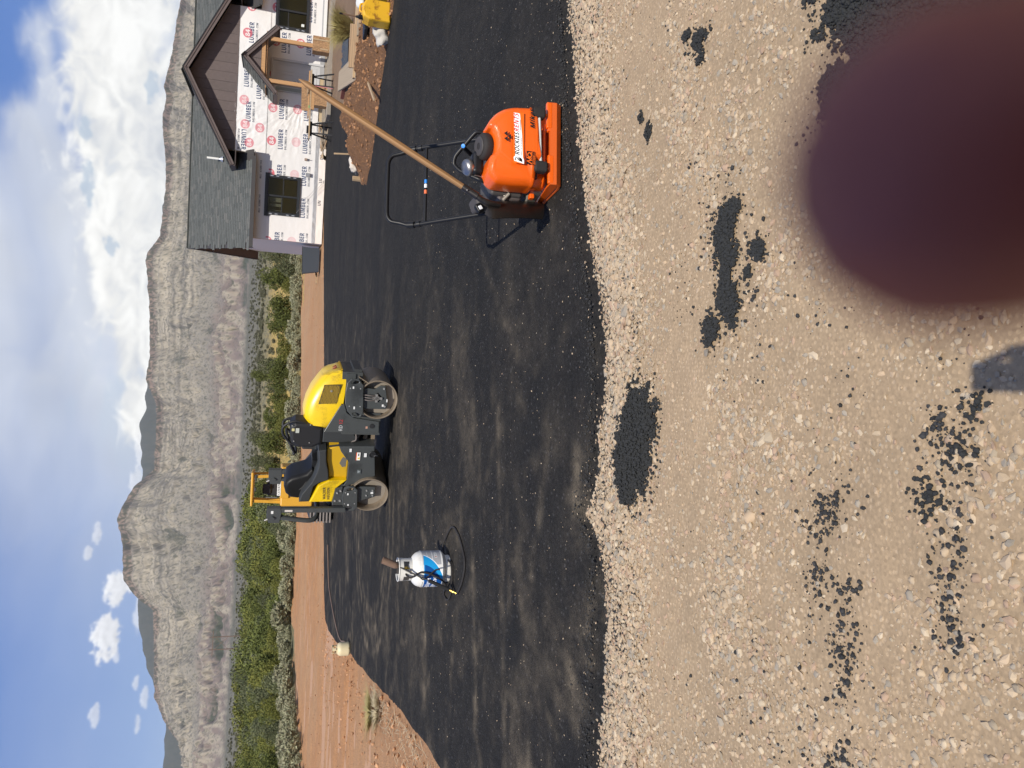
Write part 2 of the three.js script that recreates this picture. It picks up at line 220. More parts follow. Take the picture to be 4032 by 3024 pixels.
{
  const azs = [], rs = [];
  for (let i = 0; i <= 780; i++) azs.push(-31 + 62 * i / 780);
  for (let i = 1; i < 50; i++) azs.push(31 + 298 * i / 50);
  azs.push(329);
  for (const r of [0.4, 5, 15, 25, 35, 42]) rs.push(r);
  for (let i = 0; i <= 110; i++) rs.push(46 * Math.pow(900 / 46, i / 110));
  for (let i = 1; i <= 320; i++) rs.push(900 + 2350 * i / 320);
  for (let i = 1; i <= 26; i++) rs.push(3250 + 3200 * (i / 26) ** 1.4);
  const nA = azs.length, nR = rs.length, pos = new Float32Array(nA * nR * 3), col = new Float32Array(nA * nR * 3), idx = [];
  for (let j = 0; j < nR; j++) for (let i = 0; i < nA; i++) {
    let az = azs[i], r = rs[j]; const a = az > 180 ? az - 360 : az, [y0, t, sp] = terrainAt(Math.max(-60, Math.min(60, a)), r), q = (j * nA + i), h = a / 57.29578;
    const out = sstep(36, 58, Math.abs(a)), y = r > 900 ? lerp(y0, 1.6 + r * tanD(1.95), out) : y0;
    pos[q * 3] = Math.sin(h) * r; pos[q * 3 + 1] = y; pos[q * 3 + 2] = -Math.cos(h) * r;
    const n1 = fbm(a * 1.9, r * 0.006, 4), n2 = noise2(a * 13, r * 0.05), n3 = VAL[PERM[(i + PERM[j & 255]) & 255]], lat = n2 * 0.5 + (n3 - 0.5) * 0.5;
    let c;
    if (t < 0) c = [0.40, 0.23, 0.13];
    else if (r < 900) { // valley: dry yellow grass, then grey sage flats
      const g = sstep(150, 330, r + n1 * 90), far = sstep(330, 700, r + n1 * 120);
      const yellow = [0.37, 0.255, 0.062], sage = [0.125, 0.12, 0.068], grey = [0.125, 0.115, 0.08];
      c = yellow.map((v, k) => lerp(lerp(v, sage[k], g * (0.65 + 0.35 * n3)), grey[k], far));
      const spk = n3 > 0.70 ? 0.55 : 1; c = c.map((v) => v * spk * (1 + 0.15 * n1));
      if (r < 120 && a < -9) c = [0.13, 0.12, 0.055];
    } else {
      const grey = [0.205, 0.182, 0.142], cream = [0.325, 0.280, 0.205], purple = [0.172, 0.134, 0.110], brown = [0.180, 0.146, 0.104], pink = [0.205, 0.145, 0.112], green = [0.045, 0.050, 0.032];
      if (t <= 0.3) {
        const s = t / 0.3, hills = clamp(0.5 + sp * 2.2);
        c = purple.map((v, k) => lerp(v, cream[k], sstep(0.82, 1.12, hills + n1 * 0.45) * 0.95));
        c = c.map((v, k) => lerp(v, brown[k], sstep(0.1, 0.5, n1)));
        const gul = Math.max(sstep(0.80, 0.45, hills + 0.25 * n1), n3 < 0.12 + 0.22 * n1 ? 0.6 : 0);
        c = c.map((v, k) => lerp(v, green[k] * 1.25, clamp(gul * 1.1)));
        const flat = 1 - sstep(0.02, 0.16, s + n1 * 0.06); c = c.map((v, k) => lerp(v, [0.105, 0.10, 0.07][k] * (n3 > 0.72 ? 0.6 : 1), flat));
      } else if (t < 1.02) {
        const hgt = (t - 0.3) / 0.7, strat = noise2(hgt * 24 + 0.3 * n1, a * 0.06), strat2 = noise2(hgt * 62 + 0.3 * n1, a * 0.10 + 5) * sstep(0.18, 0.5, hgt);
        c = grey.map((v, k) => lerp(v, cream[k], clamp(0.3 + strat * 0.8) * sstep(0.1, 0.5, hgt)));
        c = c.map((v) => v * (1 + 0.40 * strat2 + 0.10 * lat + 0.14 * n1));
        const ledge = sstep(0.12, 0.42, noise2(hgt * 46 + 0.5 * n1, a * 0.55 + 2)) * sstep(0.30, 0.5, hgt), veg = sstep(0.02, -0.20, sp + 0.10 * n1) * (1 - sstep(0.55, 0.85, hgt)), fan = sstep(0.25, 0.55, noise2(a * 0.55 + 0.8 * n1, hgt * 1.6 + 9)) * sstep(0.1, 0.3, hgt) * (1 - sstep(0.55, 0.75, hgt));
        c = c.map((v, k) => lerp(lerp(lerp(v, cream[k], fan * 0.7), v * 0.5, ledge * 0.85), [0.080, 0.078, 0.055][k], veg * 0.75));
        c = c.map((v, k) => lerp(v, purple[k], (1 - sstep(0.0, 0.16, hgt + n1 * 0.07)) * 0.85));
        const topBand = sstep(0.86, 0.93, hgt + n1 * 0.03); c = c.map((v, k) => lerp(v, pink[k], topBand * 0.9));
        const cliff = sstep(0.60, 0.66, hgt) * (1 - sstep(0.80, 0.86, hgt)) * 0.6; c = c.map((v, k) => lerp(v, cream[k] * 1.06, cliff * clamp(0.4 + strat2)));
        // scattered junipers: dark dots in the hollows and on the benches
        const dens = 0.15 + 0.5 * sstep(0.05, -0.25, sp) * (1 - sstep(0.45, 0.75, hgt)) + 0.45 * topBand;
        if (n3 < dens * (0.5 + 0.9 * clamp(0.5 + fbm(a * 3.1, r * 0.012, 3)))) c = c.map((v, k) => lerp(v, green[k], 0.68 + 0.2 * topBand));
      } else { const w = clamp(0.45 + n1 * 0.5 + lat * 0.6); c = [0.042, 0.05, 0.038].map((v, k) => lerp(v, [0.10, 0.09, 0.068][k], w * 0.5)); }
    }
    col[q * 3] = c[0]; col[q * 3 + 1] = c[1]; col[q * 3 + 2] = c[2];
  }
  for (let j = 0; j < nR - 1; j++) for (let i = 0; i < nA - 1; i++) { const a = j * nA + i, b = a + 1, c = a + nA, d = c + 1; idx.push(a, b, c, b, d, c); }
  const g = new THREE.BufferGeometry(); g.setAttribute('position', new THREE.BufferAttribute(pos, 3)); g.setAttribute('color', new THREE.BufferAttribute(col, 3)); g.setIndex(idx); g.computeVertexNormals();
  const m = structure(g, new THREE.MeshStandardMaterial({ vertexColors: true, roughness: 1 }), 'terrain', 'valley floor rising to pale badlands and a banded grey mesa');
  console.log('terrain', idx.length / 3);
}

// ================= near ground: gravel lane, red dirt pad, new asphalt
function gridSheet(xs, zs, yf, cf) {
  const nx = xs.length, nz = zs.length, pos = new Float32Array(nx * nz * 3), uv = new Float32Array(nx * nz * 2), col = new Float32Array(nx * nz * 3), idx = [];
  for (let j = 0; j < nz; j++) for (let i = 0; i < nx; i++) { const q = j * nx + i, P = typeof xs[i] === 'number' ? [xs[i], zs[j]] : 0, x = P[0], z = P[1]; pos[q * 3] = x; pos[q * 3 + 1] = yf(x, z); pos[q * 3 + 2] = z; uv[q * 2] = x; uv[q * 2 + 1] = z; const c = cf(x, z); col[q * 3] = c[0]; col[q * 3 + 1] = c[1]; col[q * 3 + 2] = c[2]; }
  for (let j = 0; j < nz - 1; j++) for (let i = 0; i < nx - 1; i++) { const a = j * nx + i, b = a + 1, c = a + nx, d = c + 1; idx.push(a, c, b, b, c, d); }
  const g = new THREE.BufferGeometry(); g.setAttribute('position', new THREE.BufferAttribute(pos, 3)); g.setAttribute('uv', new THREE.BufferAttribute(uv, 2)); g.setAttribute('color', new THREE.BufferAttribute(col, 3)); g.setIndex(idx); g.computeVertexNormals(); return g;
}
const spaced = (a, b, n, k = 1) => Array.from({ length: n + 1 }, (_, i) => a + (b - a) * Math.pow(i / n, k));
// edge of the asphalt towards the camera, x -> z
const nearEdge0 = curve([[-9, -3.2], [-1.85, -3.43], [-0.84, -3.5], [-0.66, -3.72], [-0.5, -3.6], [-0.38, -3.58], [0.02, -3.58], [0.48, -3.70], [0.85, -3.92], [1.57, -4.17], [1.92, -4.25], [2.34, -4.39], [9, -4.9]]);
const nearEdge = (x) => nearEdge0(x) + 0.07 * fbm(x * 2.2, 2.5, 3) + 0.06 * fbm(x * 11, 1, 3);
const leftEdge0 = curve([[-40, 9], [-33, 8.5], [-30.9, 5.2], [-28.26, 2.0], [-25.81, -1.34], [-23.33, -5.0], [-22.3, -6.2], [-21.3, -6.72], [-20.2, -6.6], [-18.88, -6.32], [-14.66, -5.28], [-11.93, -4.67], [-10.47, -4.3], [-8.65, -3.89], [-6.92, -3.56], [-5, -3.4], [-3, -3.4]]);
const leftEdge = (z) => leftEdge0(z) + 0.07 * fbm(z * 0.9, 7, 3);
const farEdge = curve([[-9, -21.2], [-6.83, -21.9], [-5.32, -23.33], [-1.34, -25.81], [2, -28.26], [5.21, -30.9], [7, -31.9], [16, -31.2]]);
const gravelTone = (x, z) => { const n = fbm(x * 1.3 + 4, z * 2.1, 4), m = fbm(x * 5, z * 6, 3), track = sstep(0.35, 0, Math.abs(z + 2.9 - 0.06 * x)) + 0.8 * sstep(0.3, 0, Math.abs(z + 1.75 + 0.05 * x)); const k = 1 + 0.10 * n + 0.06 * m, w = clamp(0.4 * track + 0.3 * n); return [lerp(0.405, 0.445, w) * k, lerp(0.300, 0.325, w) * k, lerp(0.190, 0.205, w) * k]; };
const gravelY = (x, z) => 0.010 * fbm(x * 1.4, z * 1.4, 3) + 0.005 * fbm(x * 9, z * 9, 2) + 0.014 * Math.exp(-(((z - nearEdge0(x) - 0.24) / 0.15) ** 2));
const gravelMap = dataTex(1024, 1024, (x, y) => { const c = cell2((x / 1024 * 64) % 64, (y / 1024 * 64) % 64), v = at(nzB, x, y), w = at(nzA, x >> 1, y >> 1), st = c[0] < 0.34 ? 0.86 + 0.22 * c[1] : 0.92; return [st * (0.90 + 0.16 * v) * (0.98 + .05 * w), st * (0.89 + 0.16 * v) * (0.98 + .05 * w), st * (0.88 + 0.16 * v) * (0.97 + .05 * w)]; }, true, 0.9);
const gravelBump = dataTex(1024, 1024, (x, y) => { const c = cell2((x / 1024 * 64) % 64, (y / 1024 * 64) % 64), v = at(nzB, x, y); return (c[0] < 0.45 ? (1 - c[0] / 0.45) * 0.55 * c[1] : 0) + 0.35 * v + 0.1 * at(nzA, x, y); }, false, 0.9);
{
  const xs = [...spaced(-14, -3.2, 16), ...spaced(-3.15, 3.6, 210), ...spaced(3.7, 14, 16)], zs = [...spaced(9, 0, 10), ...spaced(-0.1, -5.2, 180)];
  structure(gridSheet(xs, zs, gravelY, gravelTone), new THREE.MeshStandardMaterial({ vertexColors: true, map: gravelMap, bumpMap: gravelBump, bumpScale: 0.0025, roughness: 1 }), 'gravel_lane', 'tan gravel lane in the foreground');
  // red dirt pad, out to a ragged edge among the sagebrush
  const padFar = curve([[-40, -26], [-15.5, -28], [-15, -35], [-16.5, -44], [-14, -50], [-9, -46.5], [-4, -47], [1.5, -52], [4, -57], [9, -60], [30, -60]]);
  const dirtY = (x, z) => { const e = z - padFar(x), left = sstep(-4.2, -6, x); return -0.02 - 0.05 * sstep(0, -3, e) + (0.02 + 0.025 * left) * fbm(x * 0.8, z * 0.35, 4) + 0.012 * fbm(x * 4, z * 3, 3) - 0.06 * left * sstep(0.55, 0.85, ridged(x * 0.10 + 0.3 * fbm(x * 0.3, z * 0.3, 2), z * 0.55, 2) - 0.1 + 0.2 * fbm(x * 0.4, z * 0.4, 2)) + 0.05 * left * Math.max(0, ridged(x * 0.35 + 2, z * 0.9, 2) - 0.75) * 3 + 0.10 * Math.exp(-(((e - 0.7) / 0.8) ** 2)); };
  const dirtTone = (x, z) => { const n = fbm(x * 0.22, z * 0.3, 4), m = fbm(x * 2.2, z * 1.2, 4), near = sstep(-14, -8, z), k = 1 + 0.14 * m; const c = [0.52, 0.255, 0.105], d = [0.53, 0.315, 0.160], e = [0.33, 0.19, 0.105]; const w = clamp(0.35 + n * 0.9 + 0.35 * sstep(-4, 4, x)); return [0, 1, 2].map((q) => lerp(lerp(c[q], d[q], w), e[q], clamp(sstep(0.2, 0.6, m) * 0.5 + near * 0.25)) * k); };
  structure(gridSheet(spaced(-34, 26, 300), spaced(-5.25, -63, 330, 1.6), dirtY, dirtTone), new THREE.MeshStandardMaterial({ vertexColors: true, map: rep(grainTex, 0.7), bumpMap: rep(bumpTex, 1.1), bumpScale: 0.05, roughness: 1 }), 'dirt_pad', 'bare red-brown dirt pad around the asphalt');
}
// the mat of fresh asphalt, dusted and scuffed brown in streaks
const asphaltSmear = (x, z) => { // tracked-in dust: streaks that follow the lane and arcs by the roller
  const wa = 0.8 * fbm(x * 0.8, z * 0.8, 3), lf = sstep(2.2, -1.6, x + (z + 6) * 0.10); let s = sstep(-0.05, 0.55, fbm(x * 0.9 + wa + 3, z * 1.0 - wa, 5)) * (0.04 + 0.34 * lf) + sstep(0.1, 0.6, fbm(x * 3.1 + wa, z * 3.3, 4)) * (0.05 + 0.30 * lf) + sstep(0.30, 0.7, fbm(x * 9, z * 8, 3)) * 0.25 * lf + 0.9 * Math.exp(-(((x + 0.58) / 0.22) ** 2) - (((z + 3.82) / 0.12) ** 2)) * sstep(-0.5, 0.2, fbm(x * 9, z * 9, 3)) + 0.6 * Math.exp(-(((x + 1.35) / 0.3) ** 2) - (((z + 3.62) / 0.09) ** 2)) * sstep(-0.3, 0.3, fbm(x * 9, z * 9, 3));
  s += sstep(0.25, 0.6, fbm(x * 1.1 - z * 0.5, z * 2.6 + x * 0.5, 4)) * 0.35 * sstep(1.4, -0.6, x + (z + 8) * 0.15);
  const rr = Math.hypot(x + 2.2, (z + 12.4) * 0.9); for (const q of [1.5, 1.75, 2.05]) s += 0.95 * Math.exp(-(((rr - q) / 0.07) ** 2)) * sstep(-0.4, 0.4, -(x + 1.7)) * clamp(0.3 + fbm(x * 3, z * 3, 2));
  for (const [x0, z0, x1, z1, w, a] of [[-2.7, -5.6, -1.2, -6.0, 0.06, 0.7], [-2.4, -4.9, -0.2, -5.4, 0.045, 0.5], [-3.3, -7.6, -1.7, -7.9, 0.10, 0.5], [-3.2, -9.4, -1.4, -9.8, 0.12, 0.45], [0.2, -5.0, 1.4, -6.6, 0.04, 0.35], [-1.2, -4.5, -0.3, -4.3, 0.05, 0.6], [0.4, -7.5, 2.5, -9.5, 0.05, 0.3]]) { const dx = x1 - x0, dz = z1 - z0, L = Math.hypot(dx, dz), t = clamp(((x - x0) * dx + (z - z0) * dz) / L / L), d = Math.hypot(x - x0 - dx * t, z - z0 - dz * t) + 0.05 * fbm(x * 4, z * 4, 2); s += a * Math.exp(-((d / w) ** 2)) * clamp(0.5 + 1.2 * fbm(x * 7, z * 7, 3)); }
  return clamp(s * (0.75 + 0.5 * fbm(x * 14, z * 14, 2)));
};
const asphaltY = (x, z) => 0.034 + 0.006 * fbm(x * 0.9, z * 0.9, 3) + 0.004 * noise2(x * 0.3, z * 2.2);
{
  const nu = 330, nv = 360, pos = [], uv = [], col = [], idx = [];
  for (let j = 0; j <= nv; j++) for (let i = 0; i <= nu; i++) {
    const v = Math.pow(j / nv, 1.75), u = i / nu, zt = lerp(-3.3, -32.2, v), xl = leftEdge(zt), xr = 14, uu = Math.pow(u, 1.15), x = lerp(xl, xr, uu);
    const zn = nearEdge(x) + 0.16, zf = -33, z = lerp(zn, -32.2, v);
    const edge = Math.min((x - xl), nearEdge(x) + 0.16 - z, z - zf);
    const ragged = 0.012 * fbm(x * 11, z * 11, 3), y = lerp(-0.03, asphaltY(x, z), sstep(0, edge === nearEdge(x) + 0.16 - z ? 0.30 : 0.12, edge)) + ragged * sstep(0.5, 0, edge);
    pos.push(x, y, z); uv.push((x + 8) / 22, (-3 - z) / 30);
  }
  for (let j = 0; j < nv; j++) for (let i = 0; i < nu; i++) { const a = j * (nu + 1) + i, b = a + 1, c = a + nu + 1, d = c + 1; idx.push(a, b, c, b, d, c); }
  const g = new THREE.BufferGeometry(); g.setAttribute('position', new THREE.Float32BufferAttribute(pos, 3)); g.setAttribute('uv', new THREE.Float32BufferAttribute(uv, 2)); g.setIndex(idx); g.computeVertexNormals();
  // colour of the mat: black binder, grey stone grain, brown dust where it was tracked over
  const CW = 440, CH = 600, coarse = new Float32Array(CW * CH); for (let b = 0; b < CH; b++) for (let a = 0; a < CW; a++) { const x = a / (CW - 1) * 22 - 8, z = -3 - b / (CH - 1) * 30; coarse[b * CW + a] = asphaltSmear(x, z) * (0.85 + 0.4 * sstep(1.2, -1.2, x)) + 0.045 * sstep(0.1, 0.6, 0.5 + fbm(x * 0.3, z * 0.9, 3)); }
  const TN = 2048, rg = rngOf(19), enc = (v) => Math.pow(Math.max(v, 0), 1 / 2.2);
  const aMap = dataTex(TN, TN, (x, y) => { const fx = x / TN * (CW - 1), fy = y / TN * (CH - 1), ix = fx | 0, iy = Math.min(fy | 0, CH - 2), tx = fx - ix, ty = fy - iy, o = iy * CW + Math.min(ix, CW - 2), c = lerp(lerp(coarse[o], coarse[o + 1], tx), lerp(coarse[o + CW], coarse[o + CW + 1], tx), ty); const g1 = rg(), g2 = at(nzB, x, y), g3 = at(nzA, x * 2 + 77, y * 2); const w = clamp(c * (0.25 + 1.5 * g2 * g3 * 2 + 0.5 * (g1 - 0.5))), d = 0.0072 + 0.0105 * g1 * g1 + 0.004 * g2 + (g1 > 0.985 ? 0.05 : 0); return [enc(lerp(d, 0.150, w)), enc(lerp(d * 0.985, 0.121, w)), enc(lerp(d, 0.084, w))]; }, true, 1); aMap.wrapS = aMap.wrapT = THREE.ClampToEdgeWrapping;
  const aBump = dataTex(1024, 1024, (x, y) => { const c = cell2((x / 1024 * 90) % 90, (y / 1024 * 90) % 90); return (1 - Math.min(1, c[0] * 1.5)) * (0.5 + 0.5 * c[1]) * 0.8 + 0.2 * at(nzB, x, y); }, false, 1); aBump.repeat.set(22 * 1.05, 30 * 1.05);
  structure(g, new THREE.MeshPhysicalMaterial({ map: aMap, bumpMap: aBump, bumpScale: 0.009, roughness: 0.95, specularIntensity: 0.3 }), 'asphalt_driveway', 'freshly laid black asphalt driveway with brown dust scuffs');
}
console.log('sheets done');
// ================= the house under construction; local x along the facade, y up, z towards the drive
const HOUSE_TURN = -5 / 57.29578, HOUSE_AT = [5.42, 0, -32.8];
const M = {
  foil: phys(0.50, 0.50, 0.50, 0.38, { metalness: 0.55, bumpMap: rep(bumpTex, 2), bumpScale: 0.01 }),
  trim: std(0.125, 0.095, 0.088, 0.65, { map: rep(wearTex, 0.7) }), fasciaDark: std(0.045, 0.042, 0.042, 0.6), soffit: std(0.10, 0.08, 0.075, 0.75),
  siding: [0, 1, 2].map((k) => std(0.142 + 0.006 * k, 0.112 + 0.004 * k, 0.106 + 0.004 * k, 0.75, { map: rep(grainTex, 1.2) })),
  shingle: [[0.108, 0.115, 0.107], [0.126, 0.131, 0.121], [0.090, 0.097, 0.091], [0.142, 0.142, 0.130]].map((c) => std(...c, 0.95, { map: rep(grainTex, 3), bumpMap: rep(bumpTex, 3), bumpScale: 0.006 })),
  wood: std(0.62, 0.35, 0.155, 0.65, { map: rep(woodTex, 2.5, 0.6) }), woodPale: std(0.56, 0.40, 0.235, 0.7, { map: rep(woodTex, 2.2, 0.5) }), woodGrey: std(0.36, 0.30, 0.23, 0.8, { map: rep(woodTex, 2.2, 0.5) }),
  osb: std(0.44, 0.255, 0.125, 0.8, { map: dataTex(256, 256, (x, y) => { const c = cell2(x / 9 + y / 40, y / 22 - x / 60); return 0.72 + 0.28 * c[1]; }, true, 1.6) }),
  black: std(0.016, 0.018, 0.021, 0.45), blackMatte: std(0.018, 0.018, 0.019, 0.8), white: std(0.72, 0.71, 0.68, 0.5), glass: phys(0.62, 0.68, 0.70, 0.03, { transmission: 1, thickness: 0, ior: 1.5, specularIntensity: 1 }),
  concrete: std(0.36, 0.31, 0.25, 0.9, { map: rep(grainTex, 1), bumpMap: rep(bumpTex, 2), bumpScale: 0.01 }), galv: phys(0.55, 0.55, 0.55, 0.35, { metalness: 0.8 }), pvc: std(0.78, 0.77, 0.72, 0.4), doorPaint: std(0.50, 0.50, 0.50, 0.5), sheath: std(0.45, 0.35, 0.22, 0.9), label: std(0.72, 0.74, 0.70, 0.6),
};
const house = thing('house', 'unfinished house in printed white wrap with grey-green shingle roof and brown gable', 'house', HOUSE_AT, HOUSE_TURN);
{
  const EAVE = 2.86, PITCH = 0.598, OV = 0.5, RIDGE_Z = -4.05, RIDGE_Y = EAVE + PITCH * (OV - RIDGE_Z), S1 = 15;
  const G = { apex: 6.13, y: 5.47, half: 3.43, slope: 0.522, l: 3.35, r: 8.91 };  // the big front gable
  // walls with real openings
  const openings = [[1.06, 2.51, 1.03, 2.25], [8.36, 9.86, 0.98, 2.12], [6.2, 7.06, 0.42, 2.21]];
  const rect = ([a, b, c, d]) => [[a, c], [b, c], [b, d], [a, d]];
  mb().ext([[0, 0.02], [S1, 0.02], [S1, 2.75], [G.r, 2.75], [G.r, G.y - G.slope * (G.r - G.apex) - 0.13], [G.apex, G.y - 0.16], [G.l, G.y - G.slope * (G.apex - G.l) - 0.13], [G.l, 2.75], [0, 2.75]], 0.14, mat4(0, 0, -0.1), 0, openings.map(rect)).build('wall', M.sheath, house, 'sheathed front wall');
  // left end wall, back wall, floor
  const side = mb().ext([[0, 0.02], [8.1, 0.02], [8.1, 2.75], [4.05, 2.75 + 4.05 * PITCH], [0, 2.75]], 0.12, mat4(0.06, 0, -0.175, 0, Math.PI / 2, 0)); side.box(S1, 2.7, 0.12, S1 / 2, 1.4, -8.2); side.box(0.12, 2.7, 8, S1 - 0.06, 1.4, -4.1);
  side.build('side_wall', phys(0.70, 0.70, 0.70, 0.5), house);
  mb().box(S1 - 0.2, 0.1, 7.9, S1 / 2, 0.30, -4.15).build('floor', M.concrete, house);
  mb().box(S1 - 0.2, 0.06, 7.9, S1 / 2, 2.70, -4.15).build('ceiling', M.sheath, house);
  // raised side wall of the gable block
  mb().box(0.1, 0.95, 2.6, G.l + 0.06, 3.12, -1.48).build('gable_side_wall', M.trim, house);

  // printed wrap: crinkled sheets with lettering
  const cw = 2048, ch = 704, x0 = -0.02, x1 = 10.2, y0 = 0.25, y1 = 3.60, cv = document.createElement('canvas'); cv.width = cw; cv.height = ch; const c = cv.getContext('2d');
  const px = (s) => (s - x0) / (x1 - x0) * cw, py = (h) => (y1 - h) / (y1 - y0) * ch, k = cw / (x1 - x0);
  c.fillStyle = 'rgb(236,233,228)'; c.fillRect(0, 0, cw, ch);
  const word = (s, h, alpha = 1, flip = false) => { c.save(); c.translate(px(s), py(h)); if (flip) c.rotate(Math.PI); c.globalAlpha = alpha; c.fillStyle = 'rgb(22,48,92)'; c.font = 'bold ' + 0.27 * k + 'px sans-serif'; const w = c.measureText('LUMBER').width; c.save(); c.scale(0.80 * k / w, 1); c.fillText('LUMBER', 0, 0); c.restore(); c.font = 'bold ' + 0.105 * k + 'px monospace'; c.fillStyle = 'rgb(60,66,78)'; const w2 = c.measureText('84LUMBER.COM').width; c.save(); c.translate(0, 0.145 * k); c.scale(0.80 * k / w2, 1); c.fillText('84LUMBER.COM', 0, 0); c.restore(); c.restore(); };
  const disc = (s, h, alpha) => { c.save(); c.translate(px(s), py(h)); c.globalAlpha = alpha; c.fillStyle = 'rgb(214,92,104)'; c.beginPath(); c.arc(0, 0, 0.187 * k, 0, 7); c.fill(); c.globalAlpha = Math.min(1, alpha * 1.4); c.fillStyle = 'rgb(240,236,232)'; c.font = 'bold ' + 0.25 * k + 'px sans-serif'; c.textAlign = 'center'; c.fillText('84', 0, 0.09 * k); c.restore(); };
  // lower sheet
  const colsA = [-0.42, 0.98, 2.27, 3.56, 4.85, 6.14, 7.43, 8.72];
  colsA.forEach((s, i) => { word(s, 0.72 + 0.012 * i, i === 0 ? 1 : 1); word(s + (i % 2 ? 0.05 : -0.05), 1.69 + 0.01 * i); disc(s + 0.42, 1.21, [0.2, 0.3, 0.25, 0.28, 0.5, 0.6, 0.8, 0.8][i]); disc(s + 0.36, 2.16, [0.7, 0.8, 0.85, 0.75, 0.6, 0.8, 0.8, 0.8][i]); });
  // upper sheets, one lap upside down
  c.fillStyle = 'rgb(240,238,234)'; c.fillRect(px(3.3), 0, px(10.2) - px(3.3), py(2.38));
  c.fillStyle = 'rgb(228,226,222)'; c.fillRect(px(3.3), py(2.39), px(10.2) - px(3.3), 3);
  word(4.52, 2.98); disc(4.42, 3.18, 0.55); disc(5.35, 3.25, 0.5); word(5.45, 2.62); word(7.55, 2.98); disc(7.92, 3.22, 0.75); disc(4.35, 2.62, 0.55); word(4.22, 3.30, 1, true); disc(3.72, 3.0, 0.6); word(5.85, 3.1); disc(8.95, 3.1, 0.7);
  c.fillStyle = 'rgb(225,224,221)'; c.fillRect(0, py(2.75), px(3.35), py(2.22) - py(2.75));
  c.save(); c.fillStyle = 'rgb(80,84,92)'; c.font = 'bold ' + 0.10 * k + 'px monospace'; c.save(); c.translate(px(1.15), py(2.60)); c.rotate(Math.PI); c.restore(); for (const s of [0.95, 2.3]) { c.save(); c.translate(px(s + 0.8), py(2.55)); c.rotate(Math.PI); c.fillText('84LUMBER.COM', 0, 0); c.restore(); } c.restore();
  const wrapTex = new THREE.CanvasTexture(cv); wrapTex.colorSpace = THREE.SRGBColorSpace; wrapTex.magFilter = THREE.LinearFilter;
  const wrapMat = phys(0.86, 0.86, 0.87, 0.42, { map: wrapTex, bumpMap: rep(bumpTex, 24, 8), bumpScale: 0.004 });
  function wrapSheet(sa, sb, ha, hb, z, name, amp) {
    const nx = Math.round((sb - sa) * 26), ny = Math.round((hb - ha) * 30), pos = [], uv = [], idx = [];
    for (let j = 0; j <= ny; j++) for (let i = 0; i <= nx; i++) {
      const s = lerp(sa, sb, i / nx), h = lerp(ha, hb, j / ny);
      let w = ridged(s * 2.3 + h * 1.4, h * 2.1 - s * 0.9, 3) - 0.6; // diagonal pull creases, stronger round the porch
      const pull = Math.exp(-(((s - 4.9) / 0.9) ** 2) - (((h - 1.4) / 0.9) ** 2)) + 0.8 * Math.exp(-(((s - 4.6) / 0.8) ** 2) - (((h - 3.0) / 0.5) ** 2)) + 0.5 * Math.exp(-(((s - 7.6) / 0.7) ** 2) - (((h - 2.9) / 0.4) ** 2)) + 0.25;
      const fan = ridged((Math.atan2(h - 1.05, s - 5.6)) * 7, Math.hypot(s - 5.6, h - 1.05) * 0.8, 2) - 0.65;
      pos.push(s, h, z + amp * (w * 0.5 * pull + 0.9 * fan * pull * sstep(6.2, 5, s) + 0.3 * fbm(s * 5, h * 5, 3) * pull + 0.10 * noise2(s * 0.8, h)));
      uv.push((s - x0) / (x1 - x0), (h - y0) / (y1 - y0));
    }
    for (let j = 0; j < ny; j++) for (let i = 0; i < nx; i++) { const s = lerp(sa, sb, (i + 0.5) / nx), h = lerp(ha, hb, (j + 0.5) / ny); if (openings.some(([a, b, p, q]) => s > a - 0.02 && s < b + 0.02 && h > p - 0.02 && h < q + 0.02)) continue; const a = j * (nx + 1) + i; idx.push(a, a + 1, a + nx + 1, a + 1, a + nx + 2, a + nx + 1); }
    const g = new THREE.BufferGeometry(); g.setAttribute('position', new THREE.Float32BufferAttribute(pos, 3)); g.setAttribute('uv', new THREE.Float32BufferAttribute(uv, 2)); g.setIndex(idx); g.computeVertexNormals(); meshOf(g, wrapMat, name, house);
  }
  wrapSheet(0, 10.18, 0.40, 2.40, 0.004, 'house_wrap', 0.045); wrapSheet(0.005, 3.40, 2.36, 2.73, 0.012, 'house_wrap', 0.008); wrapSheet(3.36, 8.90, 2.36, 3.58, 0.022, 'house_wrap', 0.055); wrapSheet(8.88, 10.18, 2.36, 2.73, 0.012, 'house_wrap', 0.01);
  // foil strip and the loose skirt over the footing
  { const m = mb(); const g = new THREE.PlaneGeometry(4.9, 0.17, 60, 3), p = g.attributes.position; for (let i = 0; i < p.count; i++) p.setZ(i, 0.012 * fbm(p.getX(i) * 5, p.getY(i) * 9, 3)); g.computeVertexNormals(); m.add(g, mat4(2.45, 0.35, 0.035)); m.build('foil_flashing', M.foil, house); mb().box(6, 0.17, 0.012, 9.6, 0.33, 0.03).build('foil_flashing', std(0.34, 0.34, 0.34, 0.6), house); }
